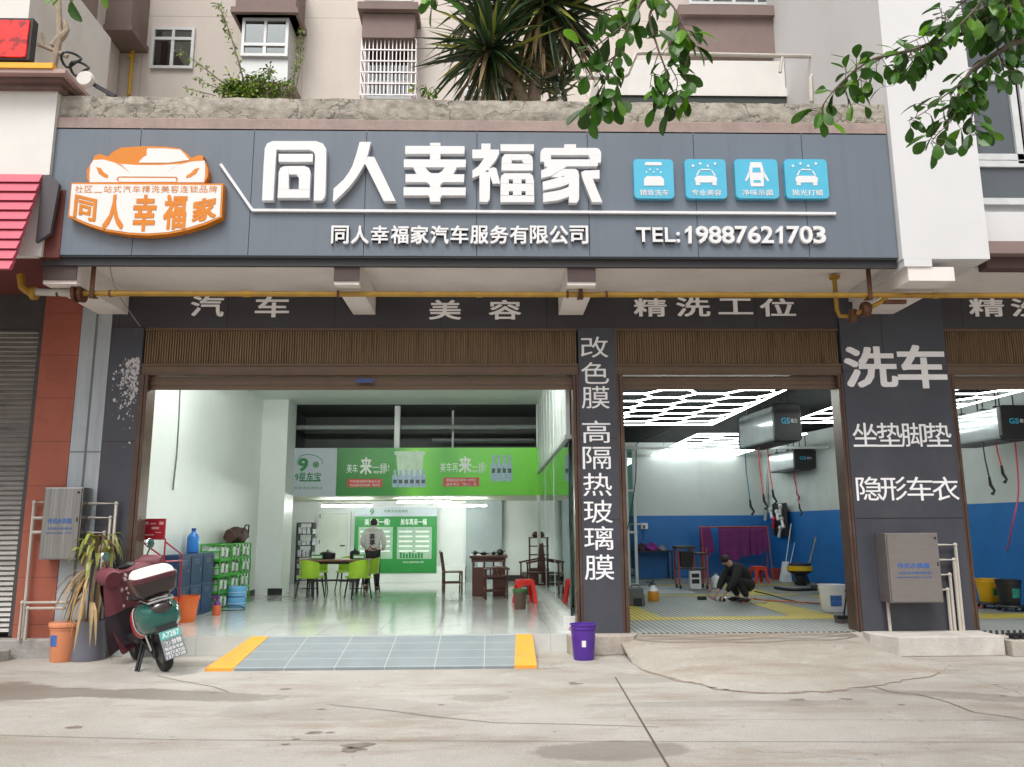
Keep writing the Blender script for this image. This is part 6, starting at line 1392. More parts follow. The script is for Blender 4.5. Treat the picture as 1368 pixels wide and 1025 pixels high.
for px_, py, rz, lab in ((414,800,-.35,'lime green chair at the near left corner of the dining table'),(478,800,.5,'lime green chair at the near right corner of the dining table before the person'),(424,789,pi+.3,'lime green chair at the far left side of the dining table'),(463,789,pi-.1,'lime green chair at the far middle of the dining table'),(492,792,1.5,'lime green chair at the right end of the table beside the person')):
    P = gd(px_,py,ZF)
    if first: ch0.location = P; ch0.rotation_euler = (0,0,rz); ch0['label'] = lab; first = False
    else: dup(ch0, P, rz, lab)
# ---- tea corner
Tt = thing('tea_table', 'carved dark wood tea table crowded with black tea things', 'table', (at(652,790,6.6).x,6.6,ZF)); cx = Tt.location.x
w = MB(); w.box(cx-.40,cx+.42,6.3,7.1,ZF+.80,ZF+.86); w.build('top', wood, Tt, bevel=.01)
w = MB(); w.box(cx-.34,cx-.06,6.36,7.0,ZF,ZF+.60); w.box(cx+.10,cx+.36,6.36,7.0,ZF,ZF+.60); w.box(cx-.36,cx+.38,6.36,7.0,ZF+.72,ZF+.799); w.build('cabinet', wood, Tt, bevel=.008)
for xx in (cx-.34,cx-.10,cx+.10,cx+.33):
    for yy in (6.34,6.98): w = MB(); w.box(xx,xx+.04,yy,yy+.04,ZF,ZF+.799); w.build('leg', wood, Tt)
w = MB(); w.box(cx-.22,cx-.12,6.345,6.355,ZF+.62,ZF+.71); w.box(cx+.14,cx+.26,6.345,6.355,ZF+.62,ZF+.71); w.build('paper_tag', paper, Tt)
rr = random.Random(12)
for i, (dx, dy, r_, h_, lab) in enumerate(((-.28,-.05,.05,.10,'small black teapot at the left end of the tea table'),(-.10,.0,.09,.07,'low black tea tray bowl on the tea table'),(.12,-.08,.04,.08,'small dark tea cup on the middle of the tea table'),(.26,.05,.08,.13,'dark lidded kettle at the right end of the tea table'))):
    P = Vector((cx+dx,6.6+dy,ZF+.861)); T = thing('tea_pot', lab, 'teapot', P); w = MB(); w.lathe([(r_*.6,0),(r_,h_*.4),(r_*.85,h_*.75),(r_*.3,h_*.9),(r_*.2,h_)], P, 16); w.build('body', black, T, smooth=True)
    w = MB(); w.tube([P+Vector((r_*.9,0,h_*.4)),P+Vector((r_*1.5,0,h_*.75))],[.014,.008],6); w.build('spout', black, T, smooth=True); w = MB(); w.tube([P+Vector((-r_*.9,0,h_*.7)),P+Vector((-r_*1.5,0,h_*.55)),P+Vector((-r_*.95,0,h_*.2))],.007,6); w.build('handle', black, T, smooth=True)
def armchair(P, rz, lab, arms=True, high=0):
    T = thing('wooden_chair', lab, 'chair', P, rz, 'dark wooden chairs at the tea table')   # faces +y
    w = MB(); w.box(-.24,.24,-.22,.22,.44,.475); w.build('seat', wood, T, world=False, bevel=.008)
    for sx_ in (-1,1):
        w = MB(); w.tube([(sx_*.22,.2,0),(sx_*.22,.2,.44 if not arms else .68)],.020,8); w.build('leg', wood, T, world=False, smooth=True)
        w = MB(); w.tube([(sx_*.22,-.2,0),(sx_*.22,-.2,.46),(sx_*.22,-.26,.98+high)],.020,8); w.build('leg', wood, T, world=False, smooth=True)
        if arms: w = MB(); w.tube([(sx_*.22,-.23,.76),(sx_*.24,0,.72),(sx_*.24,.24,.68)],.020,8); w.build('armrest', wood, T, world=False, smooth=True)
    w = MB(); w.tube([(-.26,-.27,.99+high),(0,-.28,1.03+high),(.26,-.27,.99+high)],.024,8)
    for u in (-.13,-.07,0,.07,.13): w.bar((u,-.2,.47),(u,-.265,.99+high),.03,.012)
    w.box(-.22,.22,-.245,-.215,.62,.65); w.build('backrest', wood, T, world=False)
    w = MB(); w.box(-.21,.21,-.205,-.19,.15,.18); w.box(-.21,.21,.19,.205,.15,.18); w.box(-.225,-.21,-.19,.19,.2,.23); w.box(.21,.225,-.19,.19,.2,.23); w.box(-.21,.21,.18,.2,.38,.438); w.build('stretcher', wood, T, world=False); return T
armchair(Vector((at(604,790,7.7).x,7.7,ZF)), -pi/2+.15, 'dark wooden chair on the left side of the tea table', False, -.1)
armchair(Vector((at(662,800,5.75).x,5.75,ZF)), 0.1, 'low brown wooden chair in front of the tea table, back to the street', False, -.38)
armchair(Vector((at(712,797,6.9).x,6.9,ZF)), pi/2+.3, 'dark wooden armchair right of the tea table by the glass partition', True, .1)
Ft = thing('wooden_cabinet', 'tall narrow carved dark wood stand behind the armchair by the glass partition', 'stand', (at(716,780,8.3).x,8.3,ZF)); P = Ft.location
w = MB(); w.box(P.x-.17,P.x+.17,8.15,8.45,ZF,ZF+.5); w.build('base', wood, Ft, bevel=.01)
w = MB()
for xx in (-.16,.13):
    for yy in (8.16,8.41): w.box(P.x+xx,P.x+xx+.03,yy,yy+.03,ZF+.5,ZF+1.2)
for z_ in (.8,1.0,1.2): w.box(P.x-.17,P.x+.17,8.15,8.45,ZF+z_,ZF+z_+.025)
w.build('shelves', wood, Ft)
w = MB(); w.lathe([(.05,1.226),(.09,1.27),(.06,1.33),(.02,1.36)], (P.x,8.3,ZF), 12); w.build('ornament', wood, Ft, smooth=True)
def stool(label, P, s, m, group=None):
    T = thing('plastic_stool', label, 'stool', P, .2, group); a_ = .15*s; b_ = .20*s; h = .43*s
    w = MB(); w.hexa([(-a_,-a_,h-.03),(a_,-a_,h-.03),(a_,a_,h-.03),(-a_,a_,h-.03)],[(-a_*.93,-a_*.93,h),(a_*.93,-a_*.93,h),(a_*.93,a_*.93,h),(-a_*.93,a_*.93,h)]); w.build('seat', m, T, world=False, bevel=.012)
    for sx_ in (-1,1):
        for sy_ in (-1,1):
            w = MB(); t1, t2 = .075*s, .055*s
            def rg(c, t, z): return [(sx_*c,sy_*c,z),(sx_*(c-t),sy_*c,z),(sx_*(c-t),sy_*(c-.02),z),(sx_*(c-.02),sy_*(c-.02),z),(sx_*(c-.02),sy_*(c-t),z),(sx_*c,sy_*(c-t),z)]
            lo, hi = rg(b_,t2,0), rg(a_,t1,h-.03); w.add(lo+hi, [(i,(i+1)%6,(i+1)%6+6,i+6) for i in range(6)]+[(5,4,3,2,1,0),(6,7,8,9,10,11)]); w.build('leg', m, T, world=False)
    w = MB()
    for sg in (-1,1): w.box(-a_+.02,a_-.02,sg*a_-.006,sg*a_+.006,h-.10*s,h-.03); w.box(sg*a_-.006,sg*a_+.006,-a_+.02,a_-.02,h-.10*s,h-.031)
    w.build('apron', m, T, world=False); return T
stool('red plastic stool on the glossy showroom floor behind the brown bin', gd(701,806,ZF), 1.05, red_p)
P = gd(695,814,ZF); Bb = thing('waste_bin', 'brown waste bin with a green liner in front of the red showroom stool', 'bin', P)
w = MB(); w.lathe([(.10,0),(.13,.34),(.137,.345),(.125,.345),(.10,.06),(.001,.05)], P, 20, cap=False); w.build('body', plastic('bin_brown', (.11,.06,.045)), Bb, smooth=True)
w = MB(); w.lathe([(.139,.30),(.141,.352),(.12,.356),(.10,.27)], P, 16, cap=False); w.build('liner', plastic('liner_green', (.05,.16,.05)), Bb, smooth=True)

# ================================================================ CAR WASH BAY
def hexgrid(label, x0, x1, y0, y1, z, s=.43):
    T = thing('hexagon_light', label, 'light', ((x0+x1)/2,(y0+y1)/2,z), 0, 'hexagon ceiling lights'); w = MB(); E_ = set()
    def clip(a, b_):
        t0, t1 = 0, 1; dx, dy = b_[0]-a[0], b_[1]-a[1]
        for p_, q_ in ((-dx,a[0]-x0),(dx,x1-a[0]),(-dy,a[1]-y0),(dy,y1-a[1])):
            if abs(p_) < 1e-9:
                if q_ < 0: return None
            else:
                r_ = q_/p_
                if p_ < 0: t0 = max(t0,r_)
                else: t1 = min(t1,r_)
        return None if t1-t0 < .06 else ((a[0]+t0*dx,a[1]+t0*dy),(a[0]+t1*dx,a[1]+t1*dy))
    h3 = s*math.sqrt(3)
    for i in range(-2,int((x1-x0)/(1.5*s))+3):
        for j in range(-2,int((y1-y0)/h3)+3):
            cx, cy = x0+.3+i*1.5*s, y0+.2+j*h3+(h3/2 if i%2 else 0); c_ = [(round(cx+s*cos(k*pi/3),3),round(cy+s*sin(k*pi/3),3)) for k in range(6)]
            for k in range(6): E_.add(tuple(sorted((c_[k],c_[(k+1)%6]))))
    segs = []
    for a, b_ in E_:
        a2 = clip(a, b_)
        if a2 and not any((Vector((*a2[0],0))-Vector((*q_[0],0))).length < .03 and (Vector((*a2[1],0))-Vector((*q_[1],0))).length < .03 for q_ in segs): segs.append(a2)
    segs += [((x0,y0),(x1,y0)),((x1,y0),(x1,y1)),((x1,y1),(x0,y1)),((x0,y1),(x0,y0))]
    for i, (a, b_) in enumerate(segs): w.bar((*a,z+.0004*(i%7)),(*b_,z+.0004*(i%7)),.022,.02)
    w.build('tubes', hex_e, T)
    w = MB()
    for xx in (x0+.3,x1-.3):
        for yy in (y0+.3,y1-.3): w.tube([(xx,yy,z+.012),(xx,yy,4.2)],.004,4)
    w.build('hanger', iron, T)
hexgrid('bright hexagon light grid over the street end of the wash bay above the crouching man', 1.95,4.62,.75,5.25,3.8)
hexgrid('hexagon light grid at the back of the wash bay above the purple towels', 4.75,7.27,6.9,12.4,3.8)
hexgrid('hexagon light grid beside the blue side wall, partly hidden by the wide pillar', 6.2,8.55,.9,5.1,3.82)
cyan = mat('logo_cyan', (.04,.40,.62), .4)
def drum(label, px0, px1, py0, py1, Y, L_, rz, hoses):
    p, q = at(px0,py1,Y), at(px1,py0,Y); W_, H_ = q.x-p.x, q.z-p.z
    T = thing('hose_drum', label, 'hose drum', ((p.x+q.x)/2,Y,p.z), rz, 'ceiling hose drums')   # local: front at -y
    hw = W_/2; rc = [(a_+.07*cos(t), b_+.07*sin(t)) for a_,b_,t0 in ((hw-.07,H_-.07,0),(-hw+.07,H_-.07,pi/2),(-hw+.07,.07,pi),(hw-.07,.07,1.5*pi)) for t in (t0,t0+pi/6,t0+pi/3,t0+pi/2)]
    w = MB(); w.prism(rc, .10, L_); w.build('housing', mat('drum_chrome', (.60,.64,.66), .16, .45, var=.1, coat=.5), T, world=False, smooth=True)
    w = MB(); w.prism([(x*1.03,(z-H_/2)*1.03+H_/2) for x,z in rc], L_+.001, L_+.06); w.build('end_cap', black, T, world=False, bevel=.02)
    w = MB(); w.prism([(x*1.05,(z-H_/2)*1.05+H_/2) for x,z in rc], 0, .099); w.build('end_cap', black, T, world=False, bevel=.02)
    w = MB(); w.box(-hw*.9,hw*.9,.15,L_-.05,-.02,.0); w.build('base_plate', iron, T, world=False)
    w = MB(); w.text('GS',-hw*.5,hw*.15,H_*.45,H_*.62,-.0005,.005,.04); w.build('logo', cyan, T, world=False)
    w = MB(); w.text('格力',hw*.22,hw*.7,H_*.48,H_*.60,-.0005,.004,.01); w.build('lettering', paper, T, world=False)
    zt_ = 4.2-p.z
    for y_ in (.25,.6,L_-.3):
        w = MB()
        for x_ in (-hw*.6,hw*.6): w.tube([(x_,y_,H_-.01),(x_,y_,zt_)],.012,6)
        w.bar((-hw*.8,y_,H_+.015),(hw*.8,y_,H_+.015),.04,.03); w.build('hanger', iron, T, world=False)
    for (x_, y_, ln, m_) in hoses:
        w = MB(); w.tube([(x_,y_,0),(x_+.01,y_,-ln*.5),(x_+.05,y_,-ln)],.012,6); h_ = w.build('hose', m_, T, world=False, smooth=True)
        w = MB(); w.tube([(x_+.05,y_,-ln),(x_+.06,y_,-ln-.14),(x_+.12,y_,-ln-.24),(x_+.07,y_,-ln-.30)],[.02,.028,.022,.03],8); w.build('nozzle', black, h_, world=False, smooth=True)
    return T
hr = plastic('hose_red', (.70,.07,.04)); hb_ = plastic('hose_blue', (.03,.18,.28)); hp = plastic('hose_pink', (.75,.10,.16))
drum('chrome hose drum with red and blue hoses hanging over the wash bay near the street', 1036,1069,540,588,3.4,1.75,.08, [(-.1,1.2,.95,hr),(.14,1.3,.85,hr),(-.3,1.4,1.05,hb_)])
drum('smaller looking hose drum hanging deeper in the wash bay', 1062,1088,600,626,9.6,1.6,.08, [(-.05,.5,.9,hp),(.05,.8,.5,black)])
drum('hose drum hanging above the yellow and black wash buckets beyond the wide pillar', 1340,1376,542,586,2.0,1.5,.06, [(-.30,.5,.62,black),(-.05,.5,.42,hr)])
# long red hose from the third drum to its bucket
P0 = at(1356,588,2.6); P1 = gd(1336,775,ZF); hs_ = MB()
hs_.tube(cubic([P0, P0+Vector((.02,.1,-.9)), P0+Vector((-.02,.35,-1.55)), at(1338,765,4.6), at(1322,792,4.5), gd(1310,812,ZF+.02), gd(1296,806,ZF+.02)],6), .014, 6)
tag(hs_.build('pink_hose', hp, smooth=True), 'long pinkish red hose dropping into the yellow wash bucket at the right', 'hose')
# towel rack
YT2 = 11.6; tw = mat('towel_purple', (.17,.025,.14), .9, var=.2, scale=6, bump=.5, bscale=60)
Tr = thing('towel_rack', 'metal rail rack holding purple towels in front of the blue back wall', 'rack', (at(980,770,YT2).x,YT2,ZF))
zr = at(980,704,YT2).z; xa_, xb_ = at(934,704,YT2).x, at(1026,704,YT2).x
w = MB(); w.tube([(xa_,YT2,zr),(xb_,YT2,zr)],.016)
for xx in (xa_+.05,xb_-.02): w.tube([(xx,YT2,zr),(xx,YT2-.25,ZF)],.014); w.tube([(xx,YT2,zr),(xx,YT2+.25,ZF)],.014)
w.build('frame', mat('rack_orange', (.45,.10,.04), .5), Tr, smooth=True)
def towel(label, px0, px1, pyb, skew=0):
    x0_, x1_ = at(px0,710,YT2).x, at(px1,710,YT2).x; zb_ = at(px0,pyb,YT2).z; w = MB(); nu, nv = 18, 10
    def tpnt(u, v):
        s_ = -1 if v < .5 else 1; t = abs(v-.5)*2; return Vector((x0_+(x1_-x0_)*u + skew*t*(u-.2), YT2+s_*(.022+.02*t)+.022*sin(u*19)*t, zr+.02-(zr-zb_)*t*(1-.12*(u>.65)) + .01*sin(u*7)*t))
    w.add([tpnt(i/nu,j/(2*nv)) for i in range(nu+1) for j in range(2*nv+1)], [(i*(2*nv+1)+j,(i+1)*(2*nv+1)+j,(i+1)*(2*nv+1)+j+1,i*(2*nv+1)+j+1) for i in range(nu) for j in range(2*nv)])
    tag(w.build('purple_towel', tw, smooth=True), label, 'towel', 'purple towels on the rack')
towel('narrow purple towel at the left end of the rail', 935,949,744,.12); towel('wide purple towel in the middle of the rail', 960,1000,750); towel('purple towel at the right end of the rail', 1001,1025,742)
# tool trolley
P = gd(926,787,ZF); rc_ = mat('trolley_orange', (.34,.07,.04), .5)
Tc = thing('tool_trolley', 'orange framed tool trolley with a black bin in the wash bay', 'trolley', P)
w = MB()
for xx in (-.32,.05,.36):
    for yy in (0,.4): w.box(P.x+xx-.02,P.x+xx+.02,P.y+yy-.02,P.y+yy+.02,ZF+.1,ZF+.95)
w.build('post', rc_, Tc)
w = MB()
for z_ in (.45,): w.box(P.x-.32,P.x+.36,P.y-.02,P.y+.42,ZF+z_,ZF+z_+.03)
w.box(P.x-.36,P.x+.08,P.y-.04,P.y+.44,ZF+.93,ZF+1.0); w.box(P.x+.1,P.x+.38,P.y-.04,P.y+.44,ZF+.80,ZF+.84); w.build('tray', mat('tray_dark', (.05,.045,.03), .5), Tc, bevel=.01)
w = MB(); w.hexa([(P.x-.26,P.y-.06,ZF+.5),(P.x,P.y-.06,ZF+.5),(P.x,P.y+.2,ZF+.5),(P.x-.26,P.y+.2,ZF+.5)],[(P.x-.3,P.y-.1,ZF+.88),(P.x+.04,P.y-.1,ZF+.88),(P.x+.04,P.y+.24,ZF+.88),(P.x-.3,P.y+.24,ZF+.88)]); w.build('black_bin', black, Tc, bevel=.01)
for xx in (-.3,.34):
    for yy in (0,.4): w = MB(); w.lathe([(.05,-.02),(.05,.02)],(P.x+xx,P.y+yy,ZF+.05),12,axis='X'); w.build('castor', black, Tc)
P = gd(925,786,ZF); P.y -= .35; Ht = thing('floor_heater', 'small white floor heater with dark louvres before the tool trolley', 'heater', P)
w = MB(); w.box(P.x-.13,P.x+.13,P.y,P.y+.14,ZF,ZF+.42); w.build('case', letter_w, Ht, bevel=.015)
w = MB(); w.box(P.x-.09,P.x+.09,P.y-.004,P.y+.003,ZF+.27,ZF+.36); w.box(P.x-.09,P.x+.09,P.y-.004,P.y+.003,ZF+.13,ZF+.23); w.build('louvre', black, Ht)
spray('spray_bottle', 'amber and white pump spray bottle standing on the wash bay grating', gd(873,803,ZF), .11, .42, plastic('amber', (.62,.27,.02), .25), letter_w, plastic('pump_teal', (.02,.05,.07)))
P = gd(849,809,ZF); Gb = thing('grey_case', 'grey plastic equipment case just inside the wash bay by the middle pillar', 'case', P, .1)
w = MB(); w.hexa([(-.16,-.12,0),(.16,-.12,0),(.16,.12,0),(-.16,.12,0)],[(-.13,-.12,.33),(.13,-.12,.33),(.13,.12,.33),(-.13,.12,.33)]); w.build('body', plastic('case_grey', (.12,.13,.125)), Gb, world=False, bevel=.02)
w = MB(); w.box(-.07,.09,-.125,-.118,.0,.14); w.build('opening', black, Gb, world=False)
w = MB(); w.tube([(-.07,0,.325),(-.07,0,.37),(.07,0,.37),(.07,0,.325)],.012); w.build('handle', black, Gb, world=False)
# bench with cloths, wall socket
YBk = 12.2; xa_, xb_ = at(848,735,YBk).x, at(896,735,YBk).x; zb_ = ZF+.80
Bk = thing('work_bench', 'black metal work bench against the blue back wall', 'bench', ((xa_+xb_)/2,YBk,ZF))
w = MB(); w.box(xa_-.6,xb_,YBk-.3,YBk+.25,zb_-.04,zb_); w.build('top', iron, Bk)
for xx in (xa_-.58,xb_-.05):
    for yy in (-.28,.2): w = MB(); w.box(xx,xx+.04,YBk+yy,YBk+yy+.04,ZF,zb_-.041); w.build('leg', iron, Bk)
for lab, px_, m_, s in (('heap of dark rags on the left of the work bench',857,mat('rag_dark',(.05,.02,.05),.9),1),('crumpled bright purple cloth on the work bench',870,mat('rag_purple',(.22,.02,.22),.9),1.1),('small grey cloth at the right end of the work bench',884,mat('rag_grey',(.22,.22,.26),.9),.8)):
    P = Vector((at(px_,735,YBk-.1).x,YBk-.1,zb_)); rr = random.Random(px_); w = MB(); vs = []
    for i in range(7):
        for k in range(14): a_ = 2*pi*k/14; r_ = (.17*s)*cos(i/6*pi/2)*(1+.25*sin(3*a_+i)); vs.append(P+Vector((r_*cos(a_),r_*.7*sin(a_),.003+.17*s*sin(i/6*pi/2)*(1+.2*sin(2*a_+px_)))))
    w.add(vs, [(i*14+k,i*14+(k+1)%14,(i+1)*14+(k+1)%14,(i+1)*14+k) for i in range(6) for k in range(14)]); o = w.build('cleaning_rag', m_, smooth=True); tag(o, lab, 'cloth', 'rags on the work bench')
p, q = at(856,707,12.48), at(865,699,12.48); So = thing('wall_socket', 'white wall socket with a plug on the blue wall above the bench', 'socket', (p.x,12.48,p.z)); w = MB(); w.box(p.x,q.x,12.44,12.489,p.z,q.z); w.box(p.x-.35,p.x-.001,12.46,12.489,q.z-.05,q.z-.01); w.build('plate', letter_w, So, bevel=.006); w = MB(); w.box(p.x+.07,p.x+.12,12.40,12.439,p.z+.04,p.z+.11); w.tube([(p.x+.09,12.40,p.z+.04),(p.x+.06,12.38,p.z-.3)],.008,6); w.build('plug', black, So)
# stools, bucket, brooms, vacuum
stool('orange-red plastic stool behind the crouching man by the towel rack', gd(1014,779,ZF), 1.0, plastic('stool_orange', (.72,.07,.03)))
bucket('red_bucket', 'small dull red bucket beside the brooms at the blue wall', gd(1037,774,ZF), .13, .17, .30, plastic('bucket_dullred', (.42,.06,.06)))
def broom(label, foot, top, head, hm, sm):
    T = thing('broom', label, 'broom', foot, 0, 'brooms leaning at the blue wall'); w = MB(); w.tube([foot+Vector((0,0,.12)),top],.012,6); w.build('handle', sm, T, smooth=True)
    w = MB(); w.hexa([foot+Vector(v) for v in ((-head,-.04,0),(head,-.04,0),(head,.04,0),(-head,.04,0))],[foot+Vector(v) for v in ((-head*.5,-.03,.2),(head*.5,-.03,.2),(head*.5,.03,.2),(-head*.5,.03,.2))]); w.build('head', hm, T)
broom('white handled broom leaning by the tool board', gd(1052,778,ZF), at(1068,697,11.4), .13, letter_w, letter_w)
broom('yellow handled mop standing behind the vacuum cleaner', gd(1076,780,ZF), at(1090,718,9.8), .12, iron, plastic('stick_yellow', (.55,.35,.05)))
P = gd(1050,777,ZF); Dp = thing('dustpan', 'white upright dustpan with a tall handle next to the vacuum cleaner', 'dustpan', P); w = MB(); w.hexa([P+Vector(v) for v in ((-.15,-.12,0),(.13,-.12,0),(.13,.12,0),(-.15,.12,0))],[P+Vector(v) for v in ((-.05,0,.52),(.12,0,.52),(.12,.06,.52),(-.05,.06,.52))]); w.build('pan', letter_w, Dp, bevel=.01); w = MB(); w.tube([P+Vector((.04,.03,.5)),at(1057,700,P.y+.2)],.014); w.build('handle', mat('stick_white', (.6,.62,.64), .4), Dp, smooth=True)
P = gd(1070,782,ZF); Vc = thing('vacuum_cleaner', 'yellow and black drum vacuum cleaner on the wash bay floor', 'vacuum cleaner', P)
w = MB(); w.lathe([(.14,.02),(.17,.1),(.13,.14),(.14,.24)], P, 20); w.build('base', black, Vc, smooth=True)
w = MB(); w.lathe([(.15,.24),(.30,.34),(.31,.36),(.001,.36)], P, 24, cap=False); w.build('tank', black, Vc, smooth=True)
w = MB(); w.lathe([(.312,.361),(.312,.47),(.28,.475),(.001,.475)], P, 24, cap=False); w.build('band', plastic('vac_yellow', (.72,.45,.01)), Vc, smooth=True)
w = MB(); w.lathe([(.29,.476),(.26,.54),(.001,.56)], P, 24, cap=False); w.build('motor_lid', black, Vc, smooth=True)
for a_ in range(4): w = MB(); w.lathe([(.035,-.015),(.035,.015)], P+Vector((.13*cos(a_*pi/2+.7),.13*sin(a_*pi/2+.7),.035)), 10, axis='X'); w.build('castor', black, Vc)
hz = MB(); base = gd(1090,787,ZF+.03); hz.tube(cubic([gd(1035,785,ZF+.03),gd(1060,788,ZF+.03),gd(1092,787,ZF+.03),gd(1120,788,ZF+.03),gd(1134,790,ZF+.03)],6), .035, 8); hz.tube(cubic([gd(1134,790,ZF+.03),gd(1115,784,ZF+.03),gd(1085,784,ZF+.2)],5), .03, 8)
tag(hz.build('vacuum_hose', black, smooth=True), 'thick black vacuum hose lying across the grating by the vacuum cleaner', 'hose')
hz = MB(); hz.tube(cubic([gd(1100,806,ZF+.015),gd(1060,804,ZF+.015),gd(1020,802,ZF+.015),gd(1005,800,ZF+.015),gd(990,806,ZF+.015)],6), .014, 6); hz.tube(cubic([gd(950,786,ZF+.015),gd(946,792,ZF+.015),gd(950,798,ZF+.015),gd(958,802,ZF+.015)],5), .012, 6)
tag(hz.build('orange_hose', plastic('hose_orange', (.62,.15,.05)), smooth=True), 'thin orange hose on the grating between the crouching man and the white bucket', 'hose')
hz = MB(); hz.tube(cubic([gd(1008,790,ZF+.012),gd(1030,795,ZF+.012),gd(1060,803,ZF+.012),gd(1098,807,ZF+.012)],6), .010, 6); tag(hz.build('black_cable', black, smooth=True), 'thin black cable on the grating behind the crouching man', 'cable')
bucket('white_bucket', 'white paint bucket with a blue label on the wash bay grating', gd(1113,817,ZF), .185, .215, .45, letter_w, lab=(bluelab, -pi/2-.55, -pi/2+.45, .10,.28), handle=(chrome, 0, .2))
P = gd(1128,832,ZF); Br = thing('scrub_brush', 'dark long handled scrub brush by the right door jamb of the wash bay', 'brush', P); w = MB(); w.box(P.x-.13,P.x+.10,P.y-.07,P.y+.07,ZF+.06,ZF+.11); w.build('block', black, Br, bevel=.008); w = MB(); w.box(P.x-.12,P.x+.09,P.y-.06,P.y+.06,ZF,ZF+.0595); w.build('bristles', mat('bristle', (.10,.09,.08), .9, var=.5, scale=40), Br); w = MB(); w.tube([P+Vector((0,0,.1)),at(1139,730,P.y-.3)],.013); w.build('handle', iron, Br, smooth=True)
P = gd(1140,829,ZF); rc = thing('plastic_float', 'small red plastic float beside the scrub brush', 'float', P); w = MB(); w.lathe([(.03,0),(.05,.03),(.045,.07),(.015,.085)], P, 12); w.build('body', red_p, rc, smooth=True); w = MB(); w.lathe([(.016,.085),(.02,.11)], P, 10); w.build('stem', black, rc)
# tool board on the side wall
p, q = at(1031,716,12.0), at(1056,672,11.0); xw_ = 8.17
tbz0, tbz1 = p.z, q.z; Tbd = thing('tool_board', 'black board with brushes and spray guns on the blue side wall', 'tool board', (xw_,11.5,tbz0))
w = MB(); w.box(xw_-.03,xw_+.0,10.95,12.25,tbz0,tbz1); w.build('panel', iron, Tbd)
rr = random.Random(8)
for i, (yy, zz, m_) in enumerate(((12.0,.72,letter_w),(11.75,.45,red_p),(11.5,.65,letter_w),(11.2,.8,paper),(11.15,.45,letter_w),(11.9,.25,iron),(11.3,.2,letter_w))):
    w = MB(); c_ = Vector((xw_-.1,yy,tbz0+zz)); w.tube([c_,c_+Vector((0,rr.uniform(-.15,.15),-.22))],[.035,.05],8); w.ball(c_+Vector((0,0,.03)),.06); w.bar(c_,c_+Vector((.07,0,0)),.02); w.build('hung_tool', m_, Tbd, smooth=True)
# cables
cb = MB(); cb.tube(cubic([at(895,575,9.2),at(868,584,9.2),at(852,592,9.2),at(850,600,9.2),at(849,640,9.2),at(842,690,9.2),at(835,718,9.2)],5),.014,6); tag(cb.build('black_cable', black, smooth=True), 'black cable hanging down the white framed partition in the wash bay', 'cable')
# third bay buckets
bucket('yellow_bucket', 'yellow wash bucket on a dolly at the right edge beyond the wide pillar', gd(1322,804,ZF+.10)-Vector((0,0,.0)), .15, .20, .40, plastic('bucket_yellow', (.75,.42,.01)), lab=(gk, -pi/2-.1, -pi/2+.5, .12,.24))
bucket('black_bucket', 'black wash bucket with a teal emblem beside the yellow bucket', gd(1350,808,ZF+.10), .15, .20, .42, black, lab=(mat('emblem_teal', (.02,.25,.20), .4, var=.5, scale=25), -pi/2-.3, -pi/2+.5, .12,.28))
for lab, x_, y_ in (('black wheeled dolly under the yellow wash bucket',1322,804),('black wheeled dolly under the black wash bucket',1350,808)):
    P = gd(x_,y_,ZF+.10); P.z = ZF; T = thing('bucket_dolly', lab, 'dolly', P, 0, 'dollies under the wash buckets'); w = MB(); w.lathe([(.22,.06),(.23,.075),(.22,.0995),(.001,.0995)], P, 20, cap=False); w.build('deck', black, T, smooth=True)
    for k in range(4): w = MB(); w.lathe([(.03,-.012),(.03,.012)], P+Vector((.19*cos(k*pi/2+.6),.19*sin(k*pi/2+.6),.031)), 10, axis='X'); w.build('castor', black, T)

# ================================================================ PEOPLE
skin_m = mat('skin', (.46,.27,.19), .5, var=.06, scale=10); hair_m = mat('hair', (.012,.010,.010), .55, var=.3, scale=30)
def hand(V, E_, Rr, wi, wrist, fwd, side, up, curl=.5):
    """palm with four unequal bent fingers and a thumb from its side, grown from vertex wi"""
    def addv(p_, r_, par): V.append(tuple(p_)); Rr.append(r_); E_.append((par, len(V)-1)); return len(V)-1
    palm = addv(wrist+fwd*.055, (.030,.016), wi); knk = addv(wrist+fwd*.085, (.034,.014), palm)
    for k, (o, l) in enumerate(((-.027,.070),(-.009,.080),(.009,.074),(.027,.058))):
        b_ = wrist+fwd*.09+side*o; i0 = addv(b_+fwd*.012, .0095, knk); i1 = addv(b_+fwd*(.012+l*.5)-up*l*.2*curl, .0085, i0); addv(b_+fwd*(.012+l*.8)-up*l*.6*curl, .0075, i1)
    t0 = addv(wrist+fwd*.045-side*.038, .011, palm); addv(wrist+fwd*.085-side*.058-up*.012, .0085, t0)
def figure(T, J, Rb, tor, arms, legs, hands_dir):
    names = list(J); idx = {n_: i for i, n_ in enumerate(names)}; V = [tuple(J[n_]) for n_ in names]; Rr = [Rb[n_] for n_ in names]
    E_ = [(idx[a_], idx[b_]) for a_, b_ in tor]
    for s in 'LR':
        w_ = Vector(J['wr'+s]); f_, sd, up = hands_dir[s]; hand(V, E_, Rr, idx['wr'+s], w_, f_, sd, up)
    vs, fs = skin(V, E_, Rr, 1, idx['pel']); w = MB(); w.add(vs, fs); return w
LINKS = [('pel','spi'),('spi','che'),('che','nec'),('nec','hea'),('hea','top'),('che','shL'),('shL','elL'),('elL','wrL'),('che','shR'),('shR','elR'),('elR','wrR'),('pel','hiL'),('hiL','knL'),('knL','anL'),('anL','toL'),('pel','hiR'),('hiR','knR'),('knR','anR'),('anR','toR')]
